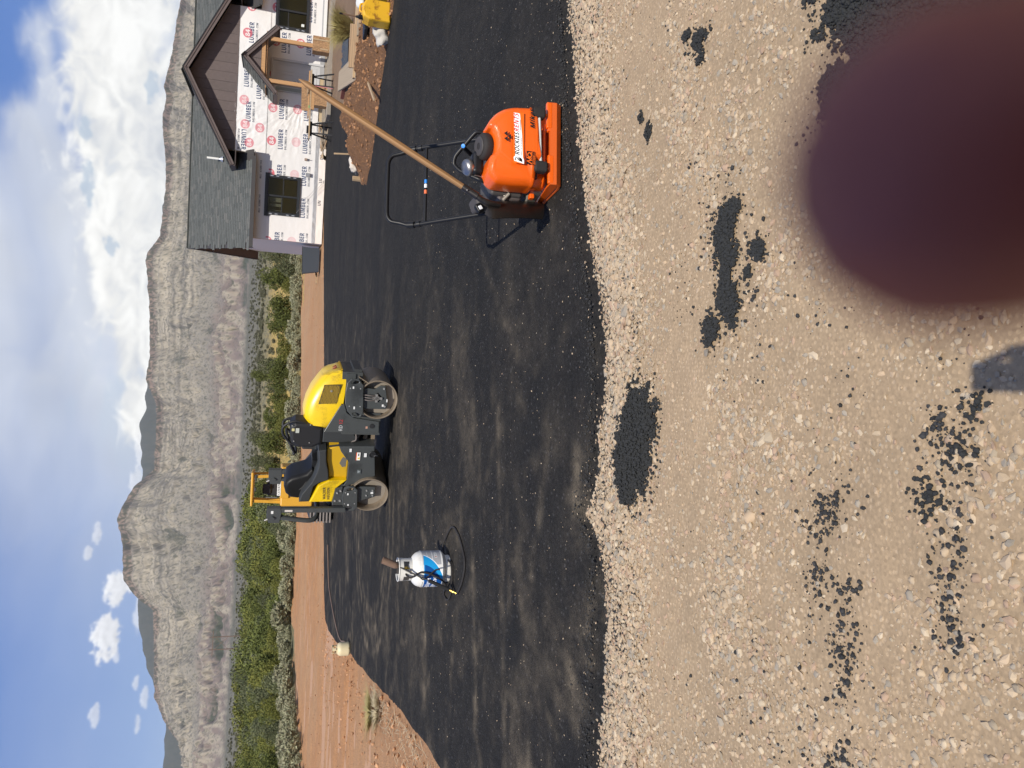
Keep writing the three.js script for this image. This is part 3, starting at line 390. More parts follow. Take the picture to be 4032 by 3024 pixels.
  { const sc = document.createElement('canvas'); sc.width = 1024; sc.height = 64; const q = sc.getContext('2d'); q.fillStyle = 'rgb(238,232,224)'; q.fillRect(0, 0, 1024, 64); q.fillStyle = 'rgb(30,34,48)'; q.font = 'bold 40px sans-serif'; q.fillText('LU', 655, 38); q.fillText('LU', 905, 38); q.fillText('UN', 410, 38); q.font = 'bold 20px monospace'; q.fillText('84L', 655, 60); q.fillText('84L', 905, 60); const t = new THREE.CanvasTexture(sc); t.colorSpace = THREE.SRGBColorSpace; t.magFilter = THREE.LinearFilter;
    const g = new THREE.PlaneGeometry(3.85, 0.27, 90, 6), p = g.attributes.position; for (let i = 0; i < p.count; i++) p.setZ(i, 0.03 * (ridged(p.getX(i) * 2.2, p.getY(i) * 4, 3) - 0.6) + 0.03 * (0.13 - p.getY(i))); g.computeVertexNormals(); g.translate(1.92, 0.155, 0.05); meshOf(g, phys(0.86, 0.85, 0.84, 0.5, { map: t }), 'skirt_wrap', house); }
  mb().box(11.1, 0.24, 0.06, 9.42, 0.13, 0.0).build('foundation', M.concrete, house);
  mb().box(2.9, 0.12, 0.05, 9.5, 0.30, 0.06).build('base_board', M.white, house);

  // windows
  function window_(s0, s1, h0, h1, split, rails, label) {
    const w = mb(); w.box(s1 - s0 + 0.22, 0.09, 0.03, (s0 + s1) / 2, h1 + 0.035, 0.05); w.box(s1 - s0 + 0.14, 0.08, 0.03, (s0 + s1) / 2, h0 - 0.03, 0.05); w.box(0.085, h1 - h0 + 0.1, 0.028, s0 - 0.03, (h0 + h1) / 2, 0.05); w.box(0.085, h1 - h0 + 0.1, 0.028, s1 + 0.03, (h0 + h1) / 2, 0.05);
    w.box(0.06, 0.2, 0.028, s0 - 0.10, h1 - 0.02, 0.047); w.box(0.06, 0.2, 0.028, s1 + 0.10, h1 - 0.02, 0.047);
    const win = w.build('window', M.black, house, label);
    const f = mb(); f.box(0.05, h1 - h0, 0.09, s0 + 0.025, (h0 + h1) / 2, 0.0); f.box(0.05, h1 - h0, 0.09, s1 - 0.025, (h0 + h1) / 2, 0.0); f.box(s1 - s0 - 0.1, 0.05, 0.09, (s0 + s1) / 2, h0 + 0.025, 0); f.box(s1 - s0 - 0.1, 0.05, 0.09, (s0 + s1) / 2, h1 - 0.025, 0); f.build('frame', M.black, win);
    const m = mb(); m.box(0.07, h1 - h0 - 0.11, 0.075, split, (h0 + h1) / 2, 0.002); m.build('mullion', M.black, win); for (const [a, b, h] of rails) mb().box(b - a, 0.035, 0.06, (a + b) / 2, h, -0.004).build('sash_rail', M.black, win);
    for (const [a, b] of [[s0 + 0.05, split - 0.036], [split + 0.036, s1 - 0.05]]) mb().box(b - a, h1 - h0 - 0.11, 0.006, (a + b) / 2, (h0 + h1) / 2, -0.02).build('pane', M.glass, win);
    for (const h of [0.14, 0.32, 0.68, 0.86]) for (const s of [s0 - 0.03, s1 + 0.03]) mb().box(0.028, 0.11, 0.004, s, lerp(h0, h1, h), 0.067).build('flashing_sticker', std(0.32, 0.34, 0.38, 0.6), win);
    return win;
  }
  window_(1.06, 2.51, 1.03, 2.25, 1.76, [[1.11, 1.72, 1.66], [1.80, 2.46, 1.62]], 'black sliding window with pale lumber showing inside');
  const bigWin = window_(8.36, 9.86, 0.98, 2.12, 9.02, [[8.41, 8.98, 1.72]], 'black window with a white sticker');
  mb().box(0.1, 0.11, 0.004, 8.56, 1.16, -0.012).build('sticker', M.label, bigWin);
  for (const [s, h, w, hh] of [[1.62, 1.88, 0.17, 0.46], [1.41, 1.88, 0.12, 0.46], [1.2, 1.88, 0.03, 0.46]]) mb().box(w, hh, 0.04, s, h, -0.2).build('inside_board', M.woodPale, house);
  

  // roofs: deck + shingles; the biggest-looking shingles are single pieces, the rest one field
  const SL = Math.hypot(1, PITCH), rshingle = rngOf(31); let pieces = 0;
  function roof(name, label) { return (g) => { const m = meshOf(g, M.fasciaDark, name, house); if (label) m.userData.label = label; return m; }; }
  const deck = mb(), slab = (z0, xa, xb) => deck.ext([[z0, EAVE + PITCH * (OV - z0) - 0.03], [RIDGE_Z, RIDGE_Y - 0.03], [RIDGE_Z, RIDGE_Y - 0.1], [z0, EAVE + PITCH * (OV - z0) - 0.09]], xb - xa, new THREE.Matrix4().makeBasis(V3(0, 0, 1), V3(0, 1, 0), V3(-1, 0, 0)).setPosition((xa + xb) / 2, 0, 0)); slab(OV, -0.4, G.l + 0.05); slab(-0.25, G.l + 0.05, G.r - 0.05); slab(OV, G.r - 0.05, S1 + 0.4); deck.ext([[RIDGE_Z - 0.002, RIDGE_Y - 0.03], [RIDGE_Z * 2 - OV, EAVE - 0.03], [RIDGE_Z * 2 - OV, EAVE - 0.09], [RIDGE_Z - 0.002, RIDGE_Y - 0.1]], S1 + 0.8, new THREE.Matrix4().makeBasis(V3(0, 0, 1), V3(0, 1, 0), V3(-1, 0, 0)).setPosition(S1 / 2, 0, 0));
  const mainRoof = deck.build('roof', M.fasciaDark, house, 'main grey-green shingle roof');
  function tiles(parent, origin, along, up, len, rise, expo, single, skip) { // courses of shingles on a plane
    const nrm = along.clone().cross(up).normalize(), rest = [[], [], [], []], geos = [0.16, 0.22, 0.30, 0.38].map((w) => plain(new THREE.BoxGeometry(w - 0.004, expo + 0.05, 0.009)));
    const rows = Math.ceil(rise / expo);
    for (let r = 0; r < rows; r++) { let a = -rshingle() * 0.2; while (a < len) { const gi = (rshingle() * 4) | 0, w = [0.16, 0.22, 0.30, 0.38][gi], ca = a + w / 2, cu = (r + 0.5) * expo; a += w; if (ca < 0.03 || ca + w / 2 > len + 0.04 || skip(ca, cu)) continue;
        const mi = rshingle() < 0.55 ? 0 : 1 + ((rshingle() * 3) | 0), tilt = 0.055 + rshingle() * 0.02, lift = 0.011 + 0.003 * rshingle();
        const u2 = up.clone().multiplyScalar(Math.cos(tilt)).addScaledVector(nrm, -Math.sin(tilt)), n2 = along.clone().cross(u2), P = origin.clone().addScaledVector(along, ca).addScaledVector(up, cu).addScaledVector(nrm, lift), mx = new THREE.Matrix4().makeBasis(along, u2, n2).setPosition(P);
        if (single(ca, cu) && pieces < 290) { pieces++; const m = meshOf(geos[gi], M.shingle[mi], 'shingle', parent); m.matrix.copy(mx); m.matrix.decompose(m.position, m.quaternion, m.scale); } else { const g = geos[gi].clone(); g.applyMatrix4(mx); rest[mi].push(g); } } }
    rest.forEach((l, i) => { if (l.length) { const m = meshOf(mergeGeometries(l), M.shingle[i], 'shingle_field', parent); m.userData.kind = 'stuff'; } });
  }
  const upMain = V3(0, PITCH, -1).normalize();
  tiles(mainRoof, V3(-0.4, EAVE - 0.03, OV), V3(1, 0, 0), upMain, 13.4, 4.55 * SL, 0.142, (a, u) => a < 3.4 && u < 3.4, (a, u) => { const s = a - 0.4, h = EAVE + u * PITCH / SL; return s > G.apex - G.half + 0.3 && s < G.apex + G.half - 0.3 && h < G.y - G.slope * Math.abs(s - G.apex) - 0.25 || (s > G.l - 0.1 && s < G.r + 0.1 && h < 3.6); });
  mb().box(S1 + 0.8, 0.035, 0.14, S1 / 2, RIDGE_Y + 0.005, RIDGE_Z).build('ridge_cap', M.shingle[2], house);
  // main eave: fascia and soffit
  mb().box(3.55, 0.14, 0.03, 1.375, EAVE - 0.1, OV + 0.017).build('fascia', M.fasciaDark, house); mb().box(6.2, 0.14, 0.03, 12.0, EAVE - 0.1, OV + 0.017).build('fascia', M.fasciaDark, house);
  mb().box(3.75, 0.02, 0.47, 1.475, 2.735, 0.262).build('soffit', M.soffit, house); mb().box(6.0, 0.02, 0.47, 12.0, 2.735, 0.262).build('soffit', M.soffit, house);
  // rake boards on the left end, front and back slopes
  for (const d of [1, -1]) { const a = [-0.413, EAVE - 0.12, RIDGE_Z + d * (OV - RIDGE_Z)], b = [-0.413, RIDGE_Y - 0.12, RIDGE_Z]; mb().bar(0.026, 0.17, a, b).build('rake_board', M.fasciaDark, house); mb().bar(0.40, 0.02, [-0.2, a[1] - 0.03, a[2]], [-0.2, b[1] - 0.03, b[2]]).build('rake_soffit', M.soffit, house); }

  // the front gable roof: two slopes running back into the main roof
  const gl = G.apex - G.half, gr = G.apex + G.half, gy = G.y - G.slope * G.half, backZ = (h) => OV - (h - EAVE) / PITCH;
  for (const [e, nm] of [[gl, -1], [gr, 1]]) {
    const P = [V3(e, gy, OV), V3(G.apex, G.y, OV), V3(G.apex, G.y, backZ(G.y) - 0.05), V3(e, gy, backZ(gy) - 0.05)], g = new THREE.BufferGeometry(), t = 0.07, vs = [];
    const q = (a, b, c, d) => vs.push(a, b, c, a, c, d), D = P.map((p) => p.clone().setY(p.y - t)), U = P.map((p) => p.clone().setY(p.y - 0.012));
    q(...U); q(D[3], D[2], D[1], D[0]); q(U[0], U[3], D[3], D[0]); q(U[1], U[0], D[0], D[1]);
    g.setFromPoints(vs); g.computeVertexNormals(); const r = meshOf(plain(g), M.soffit, 'gable_roof', house);
    const al = V3(0, 0, 1), up = V3(G.apex - e, G.y - gy, 0).normalize(), L = Math.hypot(G.half, G.half * G.slope);
    tiles(r, V3(e, gy - 0.012, nm < 0 ? backZ(gy) : OV), nm < 0 ? al : al.clone().negate(), up, OV - backZ(gy) + 3, L, 0.142, () => false, (a, u) => { const h = gy + u / L * (G.y - gy), z = nm < 0 ? backZ(gy) + a : OV - a; return z > OV - 0.05 || z < backZ(h) - 0.1; });
  }
  // gable rake boards (two steps), soffit, eave returns
  for (const d of [-1, 1]) {
    const e = G.apex + d * G.half, A = (o, z) => [e, gy - o, z], B = (o, z) => [G.apex, G.y - o, z];
    mb().bar(0.03, 0.19, A(0.10, OV + 0.016), B(0.10, OV + 0.016), Math.PI / 2).build('rake_board', M.trim, house);
    mb().bar(0.025, 0.085, A(0.045, OV + 0.045), B(0.045, OV + 0.045), Math.PI / 2).build('rake_board', M.trim, house);
    mb().bar(0.018, 0.04, A(0.0, OV + 0.065), B(0.0, OV + 0.065), Math.PI / 2).build('drip_edge', M.black, house);
    mb().box(0.03, 0.19, OV - backZ(gy), e + d * 0.0, gy - 0.11, (OV + backZ(gy)) / 2 - 0.02).build('fascia', M.trim, house);
    mb().box(0.62, 0.02, OV + 0.9, e - d * 0.31, gy - 0.21, -0.2).build('soffit', M.soffit, house);
  }
  // gable boards: upright panels cut to the slope
  { const n = 15, a = G.l + 0.02, b = G.r - 0.02, w = (b - a) / n, top = (s) => G.y - 0.17 - G.slope * Math.abs(s - G.apex); for (let i = 0; i < n; i++) { const s0 = a + i * w + 0.004, s1 = a + (i + 1) * w - 0.004, pts = [[s0, 3.56], [s1, 3.56], [s1, Math.max(3.57, top(s1))]]; if (s0 < G.apex && s1 > G.apex) pts.push([G.apex, top(G.apex)]); pts.push([s0, Math.max(3.57, top(s0))]); if (Math.max(top(s0), top(s1)) > 3.6) mb().ext(pts, 0.03, mat4(0, 0, 0.012 + 0.004 * (i % 2))).build('siding_board', M.siding[i % 3], house); } mb().box(b - a, 0.05, 0.045, (a + b) / 2, 3.55, 0.02).build('trim_board', M.trim, house); }

  // porch: little gable on two new posts
  const PZ = 1.6, pa = 6.6, ph = 1.23, pt = 3.3, pslope = 0.93, pe = pt - ph * pslope;
  for (const d of [-1, 1]) {
    const e = pa + d * ph, vs = [], P = [V3(e, pe, PZ), V3(pa, pt, PZ), V3(pa, pt, 0.03), V3(e, pe, 0.03)], D = P.map((p) => p.clone().setY(p.y - 0.08)), q = (a, b, c, f) => vs.push(a, b, c, a, c, f); q(...P); q(D[3], D[2], D[1], D[0]); q(P[0], P[3], D[3], D[0]); q(P[1], P[0], D[0], D[1]);
    const g = new THREE.BufferGeometry().setFromPoints(vs); g.computeVertexNormals(); const r = meshOf(plain(g), M.soffit, 'porch_roof', house), L = Math.hypot(ph, ph * pslope), up = V3(-d * ph, ph * pslope, 0).normalize();
    tiles(r, V3(e, pe, d < 0 ? 0.03 : PZ), d < 0 ? V3(0, 0, 1) : V3(0, 0, -1), up, PZ - 0.03, L, 0.142, () => d < 0, () => false);
    mb().bar(0.03, 0.17, [e, pe - 0.09, PZ + 0.016], [pa, pt - 0.09, PZ + 0.016], Math.PI / 2).build('porch_rake_board', M.trim, house); mb().bar(0.022, 0.07, [e, pe - 0.03, PZ + 0.04], [pa, pt - 0.03, PZ + 0.04], Math.PI / 2).build('porch_rake_board', M.trim, house); mb().bar(0.012, 0.03, [e, pe + 0.012, PZ + 0.055], [pa, pt + 0.012, PZ + 0.055], Math.PI / 2).build('drip_edge', M.black, house);
    mb().box(0.03, 0.15, PZ - 0.03, e + d * 0.012, pe - 0.09, PZ / 2).build('porch_fascia', M.trim, house);
  }
  mb().ext([[pa - 0.62, 2.63], [pa + 0.62, 2.63], [pa, 3.1]], 0.03, mat4(0, 0, PZ - 0.12)).build('pediment_panel', M.siding[1], house); mb().box(0.012, 0.44, 0.01, pa, 2.85, PZ - 0.1).build('panel_seam', M.blackMatte, house);
  mb().box(1.5, 0.14, 0.1, pa + 0.02, 2.55, PZ - 0.13).build('porch_beam', M.wood, house); mb().box(2.1, 0.04, 1.4, pa, 2.44, 0.78).build('porch_ceiling', M.osb, house);
  for (const s of [5.84, 7.38]) { mb().rbox(0.14, 2.1, 0.14, 0.006, s, 1.26, PZ - 0.13).build('porch_post', M.wood, house); mb().box(0.09, 0.1, PZ - 0.3, s, 2.49, PZ / 2 - 0.05).build('side_beam', M.wood, house); }
  { const b = mb().box(0.56, 0.66, 0.5, 7.42, 0.45, PZ - 0.13).build('post_cover', M.osb, house, 'plywood box around the post foot'); mb().box(0.05, 0.65, 0.025, 7.56, 0.45, PZ + 0.136).build('batten', M.woodPale, b); mb().box(0.05, 0.3, 0.02, 7.23, 0.36, PZ + 0.134).build('batten', M.woodPale, b); }
  mb().ext([[4.87, 0.84], [4.95, 0.77], [5.74, 0.75], [5.75, 1.12], [4.88, 1.10]], 0.018, mat4(0, 0, PZ + 0.05)).build('plywood_guard', M.osb, house, 'strip of plywood across the left post'); mb().box(0.7, 0.62, 0.45, 5.5, 0.44, PZ - 0.2).build('post_cover', M.osb, house, 'brown plywood box around the left post foot');
  mb().box(4.6, 0.2, 2.3, 7.0, 0.06, 1.15).build('porch_slab', M.concrete, house);
  // front door in its pale frame
  { const d = mb(); d.box(0.08, 1.95, 0.1, 6.16, 1.25, 0.03); d.box(0.08, 1.95, 0.1, 7.10, 1.25, 0.03); d.box(1.02, 0.08, 0.1, 6.63, 2.25, 0.03); d.build('door_frame', M.doorPaint, house); const door = mb().box(0.86, 1.8, 0.045, 6.63, 1.31, -0.03).build('door', M.doorPaint, house); for (const [s, h, w, hh] of [[6.44, 1.75, 0.26, 0.62], [6.82, 1.75, 0.26, 0.62], [6.44, 0.9, 0.26, 0.7], [6.82, 0.9, 0.26, 0.7]]) { const p = mb(); for (const q of [-1, 1]) { p.box(0.02, hh, 0.012, s + q * w / 2, h, -0.002); p.box(w, 0.02, 0.012, s, h + q * hh / 2, -0.002); } p.build('door_panel', M.doorPaint, door); } for (const h of [1.36, 1.24]) mb().sph(0.028, 6.31, h, 0.02, 1, 1, 1, 12).build('door_knob', M.black, door); const sl = mb().box(0.2, 1.75, 0.05, 5.98, 1.3, 0.04).build('sidelight', M.doorPaint, house); mb().box(0.13, 1.5, 0.01, 5.98, 1.34, 0.068).build('pane', M.glass, sl); }
  // bits on wall and roof
  mb().rbox(0.10, 0.11, 0.07, 0.01, 3.33, 0.80, 0.06).build('outlet_box', std(0.30, 0.22, 0.17, 0.7), house); mb().cyl(0.012, 0.012, [3.33, 0.76, 0.07], [3.33, 0.64, 0.09], 8).build('spigot', M.blackMatte, house); mb().rbox(0.15, 0.20, 0.09, 0.012, 2.72, 0.70, 0.07).build('meter_box', M.galv, house);
  { const y = (z) => EAVE + PITCH * (OV - z); const p = mb(); p.cyl(0.045, 0.045, [3.2, y(-1.5) - 0.1, -1.5], [3.2, y(-1.5) + 0.62, -1.5], 14); const v = p.build('vent_pipe', M.pvc, house); mb().lathe([[0.13, 0], [0.10, 0.05], [0.05, 0.12], [0.05, 0.16]], 16, mat4(3.2, y(-1.5) + 0.0, -1.5)).build('pipe_boot', M.galv, v); const f = mb(); f.lathe([[0.16, 0], [0.09, 0.14], [0.06, 0.30], [0.06, 0.34]], 18, mat4(4.25, y(-1.2) - 0.03, -1.2)); f.lathe([[0.0, 0.42], [0.10, 0.37], [0.10, 0.34], [0.02, 0.36]], 18, mat4(4.25, y(-1.2) - 0.03, -1.2)); f.build('roof_vent', M.galv, house); }
  mb().tube([[1.16, 1.08, 0.09], [1.6, 0.72, 0.16], [2.4, 0.14, 0.3]], 0.006, 20, 5).build('wire', std(0.25, 0.24, 0.23, 0.6), house); mb().tube([[1.75, 0.92, 0.06], [1.9, 0.6, 0.14], [2.55, 0.16, 0.28]], 0.005, 20, 5).build('wire', std(0.25, 0.24, 0.23, 0.6), house);
}
// dark lined box standing behind the house's shaded left end
{ const o = thing('lined_box', 'dark blue-black box standing on the dirt beside the shaded end of the house', 'box', [4.86, 0, -33.4], HOUSE_TURN); mb().ext([[-0.5, 0.05], [0.48, 0.05], [0.48, 0.74], [-0.62, 0.70]], 0.9, mat4(0, 0, -0.5), 0.01).build('panel', std(0.035, 0.045, 0.06, 0.7), o); mb().box(1.2, 0.025, 0.06, -0.1, 0.735, -0.08, 0, 0, 0.035).build('rim', M.black, o); const st = thing('wood_offcut', 'splintered pale board end lying on the dirt by the dark box', 'board', [4.2, 0.03, -34.6], 0.3); mb().box(0.5, 0.05, 0.12, 0, 0.05, 0).build('board', M.woodPale, st); mb().box(0.3, 0.04, 0.1, 0.2, 0.09, 0.1, 0, 0.3, 0).build('board', M.woodPale, st); }
console.log('house done');
// ================= tandem roller; local x towards its front (right in view), z towards the camera side
import { FontLoader } from 'three/addons/loaders/FontLoader.js';
import { TextGeometry } from 'three/addons/geometries/TextGeometry.js';
const fontBold = await new FontLoader().loadAsync('fonts/droid/droid_sans_bold.typeface.json'), fontReg = await new FontLoader().loadAsync('fonts/droid/droid_sans_regular.typeface.json');
function lettering(text, h, mat, parent, m, { font = fontBold, sx = 1, name = 'lettering', depth = 0.002, shear = 0 } = {}) {
  const g = new TextGeometry(text, { font, size: h, depth, curveSegments: 3, bevelEnabled: false }); g.scale(sx, 1, 1); if (shear) g.applyMatrix4(new THREE.Matrix4().makeShear(0, 0, shear, 0, 0, 0)); const o = meshOf(plain(g), mat, name, parent); m.decompose(o.position, o.quaternion, o.scale); return o;
}
function printed(w, h, pxW, pxH, draw, parent, m, name, rough = 0.45) { const cv = document.createElement('canvas'); cv.width = pxW; cv.height = pxH; draw(cv.getContext('2d'), pxW, pxH); const t = new THREE.CanvasTexture(cv); t.colorSpace = THREE.SRGBColorSpace; t.magFilter = THREE.LinearFilter; const o = meshOf(new THREE.PlaneGeometry(w, h), phys(1, 1, 1, rough, { map: t }), name, parent); m.decompose(o.position, o.quaternion, o.scale); return o; }
const R = {
  yellow: phys(0.86, 0.57, 0.003, 0.36, { clearcoat: 0.3, clearcoatRoughness: 0.3, map: rep(wearTex, 0.6) }), yellowWornShaded: phys(0.62, 0.37, 0.01, 0.5, { map: rep(wearTex, 1.3) }), grey: phys(0.062, 0.068, 0.068, 0.48, { map: rep(wearTex, 0.9), roughnessMap: roughTex }), greyDark: std(0.03, 0.033, 0.034, 0.6), black: std(0.013, 0.013, 0.014, 0.55), seat: phys(0.011, 0.011, 0.011, 0.45, { specularIntensity: 0.4 }), drum: phys(0.26, 0.205, 0.145, 0.6, { metalness: 0.25, map: rep(wearTex, 1.2), bumpMap: rep(bumpTex, 2), bumpScale: 0.004 }), drumFace: phys(0.30, 0.26, 0.21, 0.6, { metalness: 0.2, map: rep(wearTex, 1.5) }), steel: phys(0.42, 0.40, 0.37, 0.4, { metalness: 0.7 }), bolt: phys(0.5, 0.5, 0.48, 0.4, { metalness: 0.6 }), decal: std(0.72, 0.72, 0.70, 0.5), red: std(0.55, 0.04, 0.04, 0.5), letterGrey: std(0.55, 0.56, 0.56, 0.5), letterDark: std(0.03, 0.03, 0.025, 0.6), hose: std(0.14, 0.12, 0.11, 0.7),  // second yellow is worn, and darkened for the shade on the belly panel
};
{
  const ro = thing('road_roller', 'yellow and grey ride-on tandem drum roller parked on the asphalt', 'roller', [-0.785, 0.034, -10.78], -20 / 57.29578);
  const DR = 0.262, W = 0.45;
  for (const [dx, lab] of [[0.713, 'front drum'], [-0.713, 'rear drum']]) {
    const g = mb(); g.lathe([[DR - 0.022, -W], [DR - 0.004, -W], [DR, -W + 0.006], [DR, W - 0.006], [DR - 0.004, W], [DR - 0.022, W], [DR - 0.028, W - 0.05], [DR - 0.03, 0]], 64, mat4(dx, DR, 0, Math.PI / 2, 0, 0)); const d = g.build('drum', R.drum, ro, lab);
    mb().lathe([[0.0, W - 0.12], [DR - 0.03, W - 0.12], [DR - 0.03, W - 0.13], [0, W - 0.13]], 48, mat4(dx, DR, 0, Math.PI / 2, 0, 0)).build('drum_face', R.drumFace, d); mb().lathe([[0.0, -W + 0.12], [DR - 0.03, -W + 0.12], [DR - 0.03, -W + 0.13], [0, -W + 0.13]], 48, mat4(dx, DR, 0, Math.PI / 2, 0, 0)).build('drum_face', R.drumFace, d);
  }
  // front frame
  const front = mb(); for (const s of [-1, 1]) front.ext([[0.243, 0.93], [0.243, 0.212], [0.403, 0.219], [0.445, 0.551], [0.512, 0.65], [0.629, 0.688], [0.60, 0.74]], 0.03, mat4(0, 0, s * 0.39), 0.006); front.box(0.30, 0.5, 0.74, 0.36, 0.45, 0); front.box(0.54, 0.12, 0.74, 0.76, 0.62, 0); front.box(0.10, 0.26, 0.70, 1.0, 0.60, 0);
  front.build('front_frame', R.grey, ro);
  mb().box(0.04, 0.10, 0.64, 1.065, 0.53, 0).build('front_bumper', R.greyDark, ro);
  const bracket = (pts, slots, bolts, z, name) => { const h = slots.map(([x, y, a]) => { const o = []; for (let i = 0; i < 16; i++) { const t = i / 16 * 6.2832, ux = Math.cos(t) * 0.022, uy = Math.sin(t) * 0.05; o.push([x + ux * Math.cos(a) - uy * Math.sin(a), y + ux * Math.sin(a) + uy * Math.cos(a)]); } return o; }); const b = mb().ext(pts, 0.03, mat4(0, 0, z), 0.008, h).build(name, R.grey, ro); for (const [x, y] of bolts) mb().cyl(0.008, 0.008, [x, y, z + 0.012], [x, y, z + 0.02], 8).build('bolt', R.bolt, b); return b; };
  const bf = bracket([[0.814, 0.69], [0.93, 0.672], [0.985, 0.62], [0.985, 0.526], [0.90, 0.462], [0.537, 0.445], [0.465, 0.475], [0.472, 0.58], [0.55, 0.65], [0.65, 0.685]], [[0.94, 0.572, 0.1], [0.512, 0.535, -0.2]], [[0.62, 0.63], [0.86, 0.63], [0.62, 0.49], [0.86, 0.50]], 0.455, 'drum_bracket');
  mb().box(0.03, 0.018, 0.002, 0.87, 0.592, 0.472).build('sticker', R.decal, bf); mb().box(0.035, 0.018, 0.002, 0.60, 0.566, 0.472).build('sticker', R.decal, bf);
  const br = bracket([[-0.73, 0.63], [-0.587, 0.611], [-0.56, 0.55], [-0.57, 0.476], [-0.621, 0.429], [-0.898, 0.412], [-0.96, 0.458], [-0.965, 0.558], [-0.864, 0.618]], [[-0.613, 0.523, 0.1], [-0.91, 0.52, 0]], [[-0.66, 0.59], [-0.84, 0.59], [-0.66, 0.46], [-0.84, 0.455]], 0.455, 'drum_bracket');
  mb().box(0.03, 0.018, 0.002, -0.685, 0.555, 0.472).build('sticker', R.decal, br); mb().box(0.025, 0.018, 0.002, -0.86, 0.54, 0.472).build('sticker', R.decal, br);
  // drum yokes and motors
  for (const s of [1, -1]) { const y = mb().ext([[0.864, 0.50], [0.579, 0.48], [0.579, 0.14], [0.63, 0.125], [0.898, 0.17], [0.90, 0.23], [0.85, 0.30]], 0.03, mat4(0, 0, s * 0.40), 0.006, [[[0.80, 0.262], [0.73, 0.335], [0.66, 0.262], [0.73, 0.19]]]).build('drum_yoke', R.grey, ro); if (s > 0) { mb().cyl(0.10, 0.10, [0.73, 0.265, 0.30], [0.73, 0.265, 0.385], 28).build('hub', R.black, y); const mo = mb(); mo.cyl(0.036, 0.03, [0.73, 0.27, 0.38], [0.73, 0.27, 0.44], 12); mo.box(0.03, 0.13, 0.04, 0.73, 0.27, 0.42); mo.box(0.11, 0.03, 0.04, 0.73, 0.28, 0.42); mo.build('drive_motor', R.steel, y); for (const q of [0, 1, 2]) mb().tube([[0.70 + q * 0.03, 0.30, 0.43], [0.70 + q * 0.035, 0.38, 0.45], [0.71 + q * 0.03, 0.47, 0.43]], 0.009, 12, 6).build('hydraulic_hose', R.hose, y); mb().box(0.03, 0.022, 0.002, 0.63, 0.19, 0.417).build('sticker', R.decal, y); mb().box(0.04, 0.012, 0.02, 0.70, 0.14, 0.42).build('sticker', R.decal, y); for (const [x, yy] of [[0.62, 0.165], [0.86, 0.19]]) mb().cyl(0.013, 0.013, [x, yy, 0.414], [x, yy, 0.43], 8).build('bolt', R.bolt, y); } }
  mb().bar(0.02, 0.06, [0.50, 0.42, 0], [0.45, 0.20, 0]).build('scraper', R.steel, ro); { const m = mb(); m.bar(0.012, 0.86, [1.00, 0.52, 0], [0.93, 0.40, 0]); m.build('scraper', R.drum, ro); }
  // engine hood: lofted through half sections along x
  { const secs = [[0.27, 0.90, 0.96, 0.30], [0.30, 0.86, 1.12, 0.335], [0.38, 0.83, 1.185, 0.345], [0.47, 0.775, 1.195, 0.35], [0.62, 0.70, 1.165, 0.352], [0.77, 0.685, 1.105, 0.345], [0.89, 0.68, 1.03, 0.33], [0.98, 0.68, 0.965, 0.31], [1.02, 0.70, 0.90, 0.29], [1.05, 0.73, 0.80, 0.27]];
    const ring = ([x, b, t, w]) => { const h = t - b, sh = Math.min(0.085, h * 0.4), P = [[w * 1.04, b], [w * 1.05, b + h * 0.25], [w * 1.0, t - sh * 1.6], [w * 0.93, t - sh * 0.75], [w * 0.78, t - sh * 0.2], [w * 0.5, t], [0, t + 0.006]]; const half = P.map(([z, y]) => [x, y, z]); return [...half, ...half.slice(0, -1).reverse().map(([a, b2, c]) => [a, b2, -c])]; };
    const rs = secs.map(ring), n = rs[0].length, v = [], idx = []; rs.forEach((r) => r.forEach((p) => v.push(...p))); for (let i = 0; i < rs.length - 1; i++) for (let j = 0; j < n - 1; j++) { const a = i * n + j, b = a + 1, c = a + n, d = c + 1; idx.push(a, c, b, b, c, d); } for (const [i, f] of [[0, 0], [rs.length - 1, 1]]) for (let j = 1; j < n - 1; j++) { const a = i * n; f ? idx.push(a, a + j + 1, a + j) : idx.push(a, a + j, a + j + 1); }
    const g = new THREE.BufferGeometry(); g.setAttribute('position', new THREE.Float32BufferAttribute(v, 3)); g.setIndex(idx); let h = toCreasedNormals(g, 0.6); const hood = meshOf(plain(h), R.yellow, 'engine_hood', ro); hood.material = R.yellow; hood.userData.label = 'yellow engine hood';
    // side grille: frame plus a honeycomb of rings
    const q = [[0.868, 0.955], [0.884, 0.742], [0.626, 0.783], [0.609, 1.015]], zf = 0.372; mb().ext(q, 0.012, mat4(0, 0, zf - 0.006), 0.003).build('grille', std(0.05, 0.04, 0.015, 0.7), hood);
    const hg = mb(), ring1 = new THREE.TorusGeometry(0.0095, 0.0022, 4, 6); let cnt = 0; for (let r = 0; r < 15; r++) for (let c = 0; c < 18; c++) { const x = 0.616 + (c + (r % 2) * 0.5) * 0.0175, y = 0.752 + r * 0.0165, inq = x > 0.622 && x < 0.868 && y > 0.752 + (0.875 - x) * 0.14 && y < 0.945 + (0.87 - x) * 0.21; if (inq) { hg.add(ring1.clone(), mat4(x, y, zf + 0.002)); cnt++; } } hg.build('grille_mesh', std(0.42, 0.27, 0.02, 0.6), hood); mb().cyl(0.018, 0.012, [0.79, 0.86, zf], [0.79, 0.86, zf + 0.01], 10).build('latch', R.steel, hood);
    mb().box(0.05, 0.012, 0.01, 0.60, 0.72, 0.375).build('hood_latch', R.greyDark, hood);
    mb().box(0.01, 0.02, 0.56, 1.065, 0.735, 0).build('hood_lip', R.yellowWornShaded, hood);
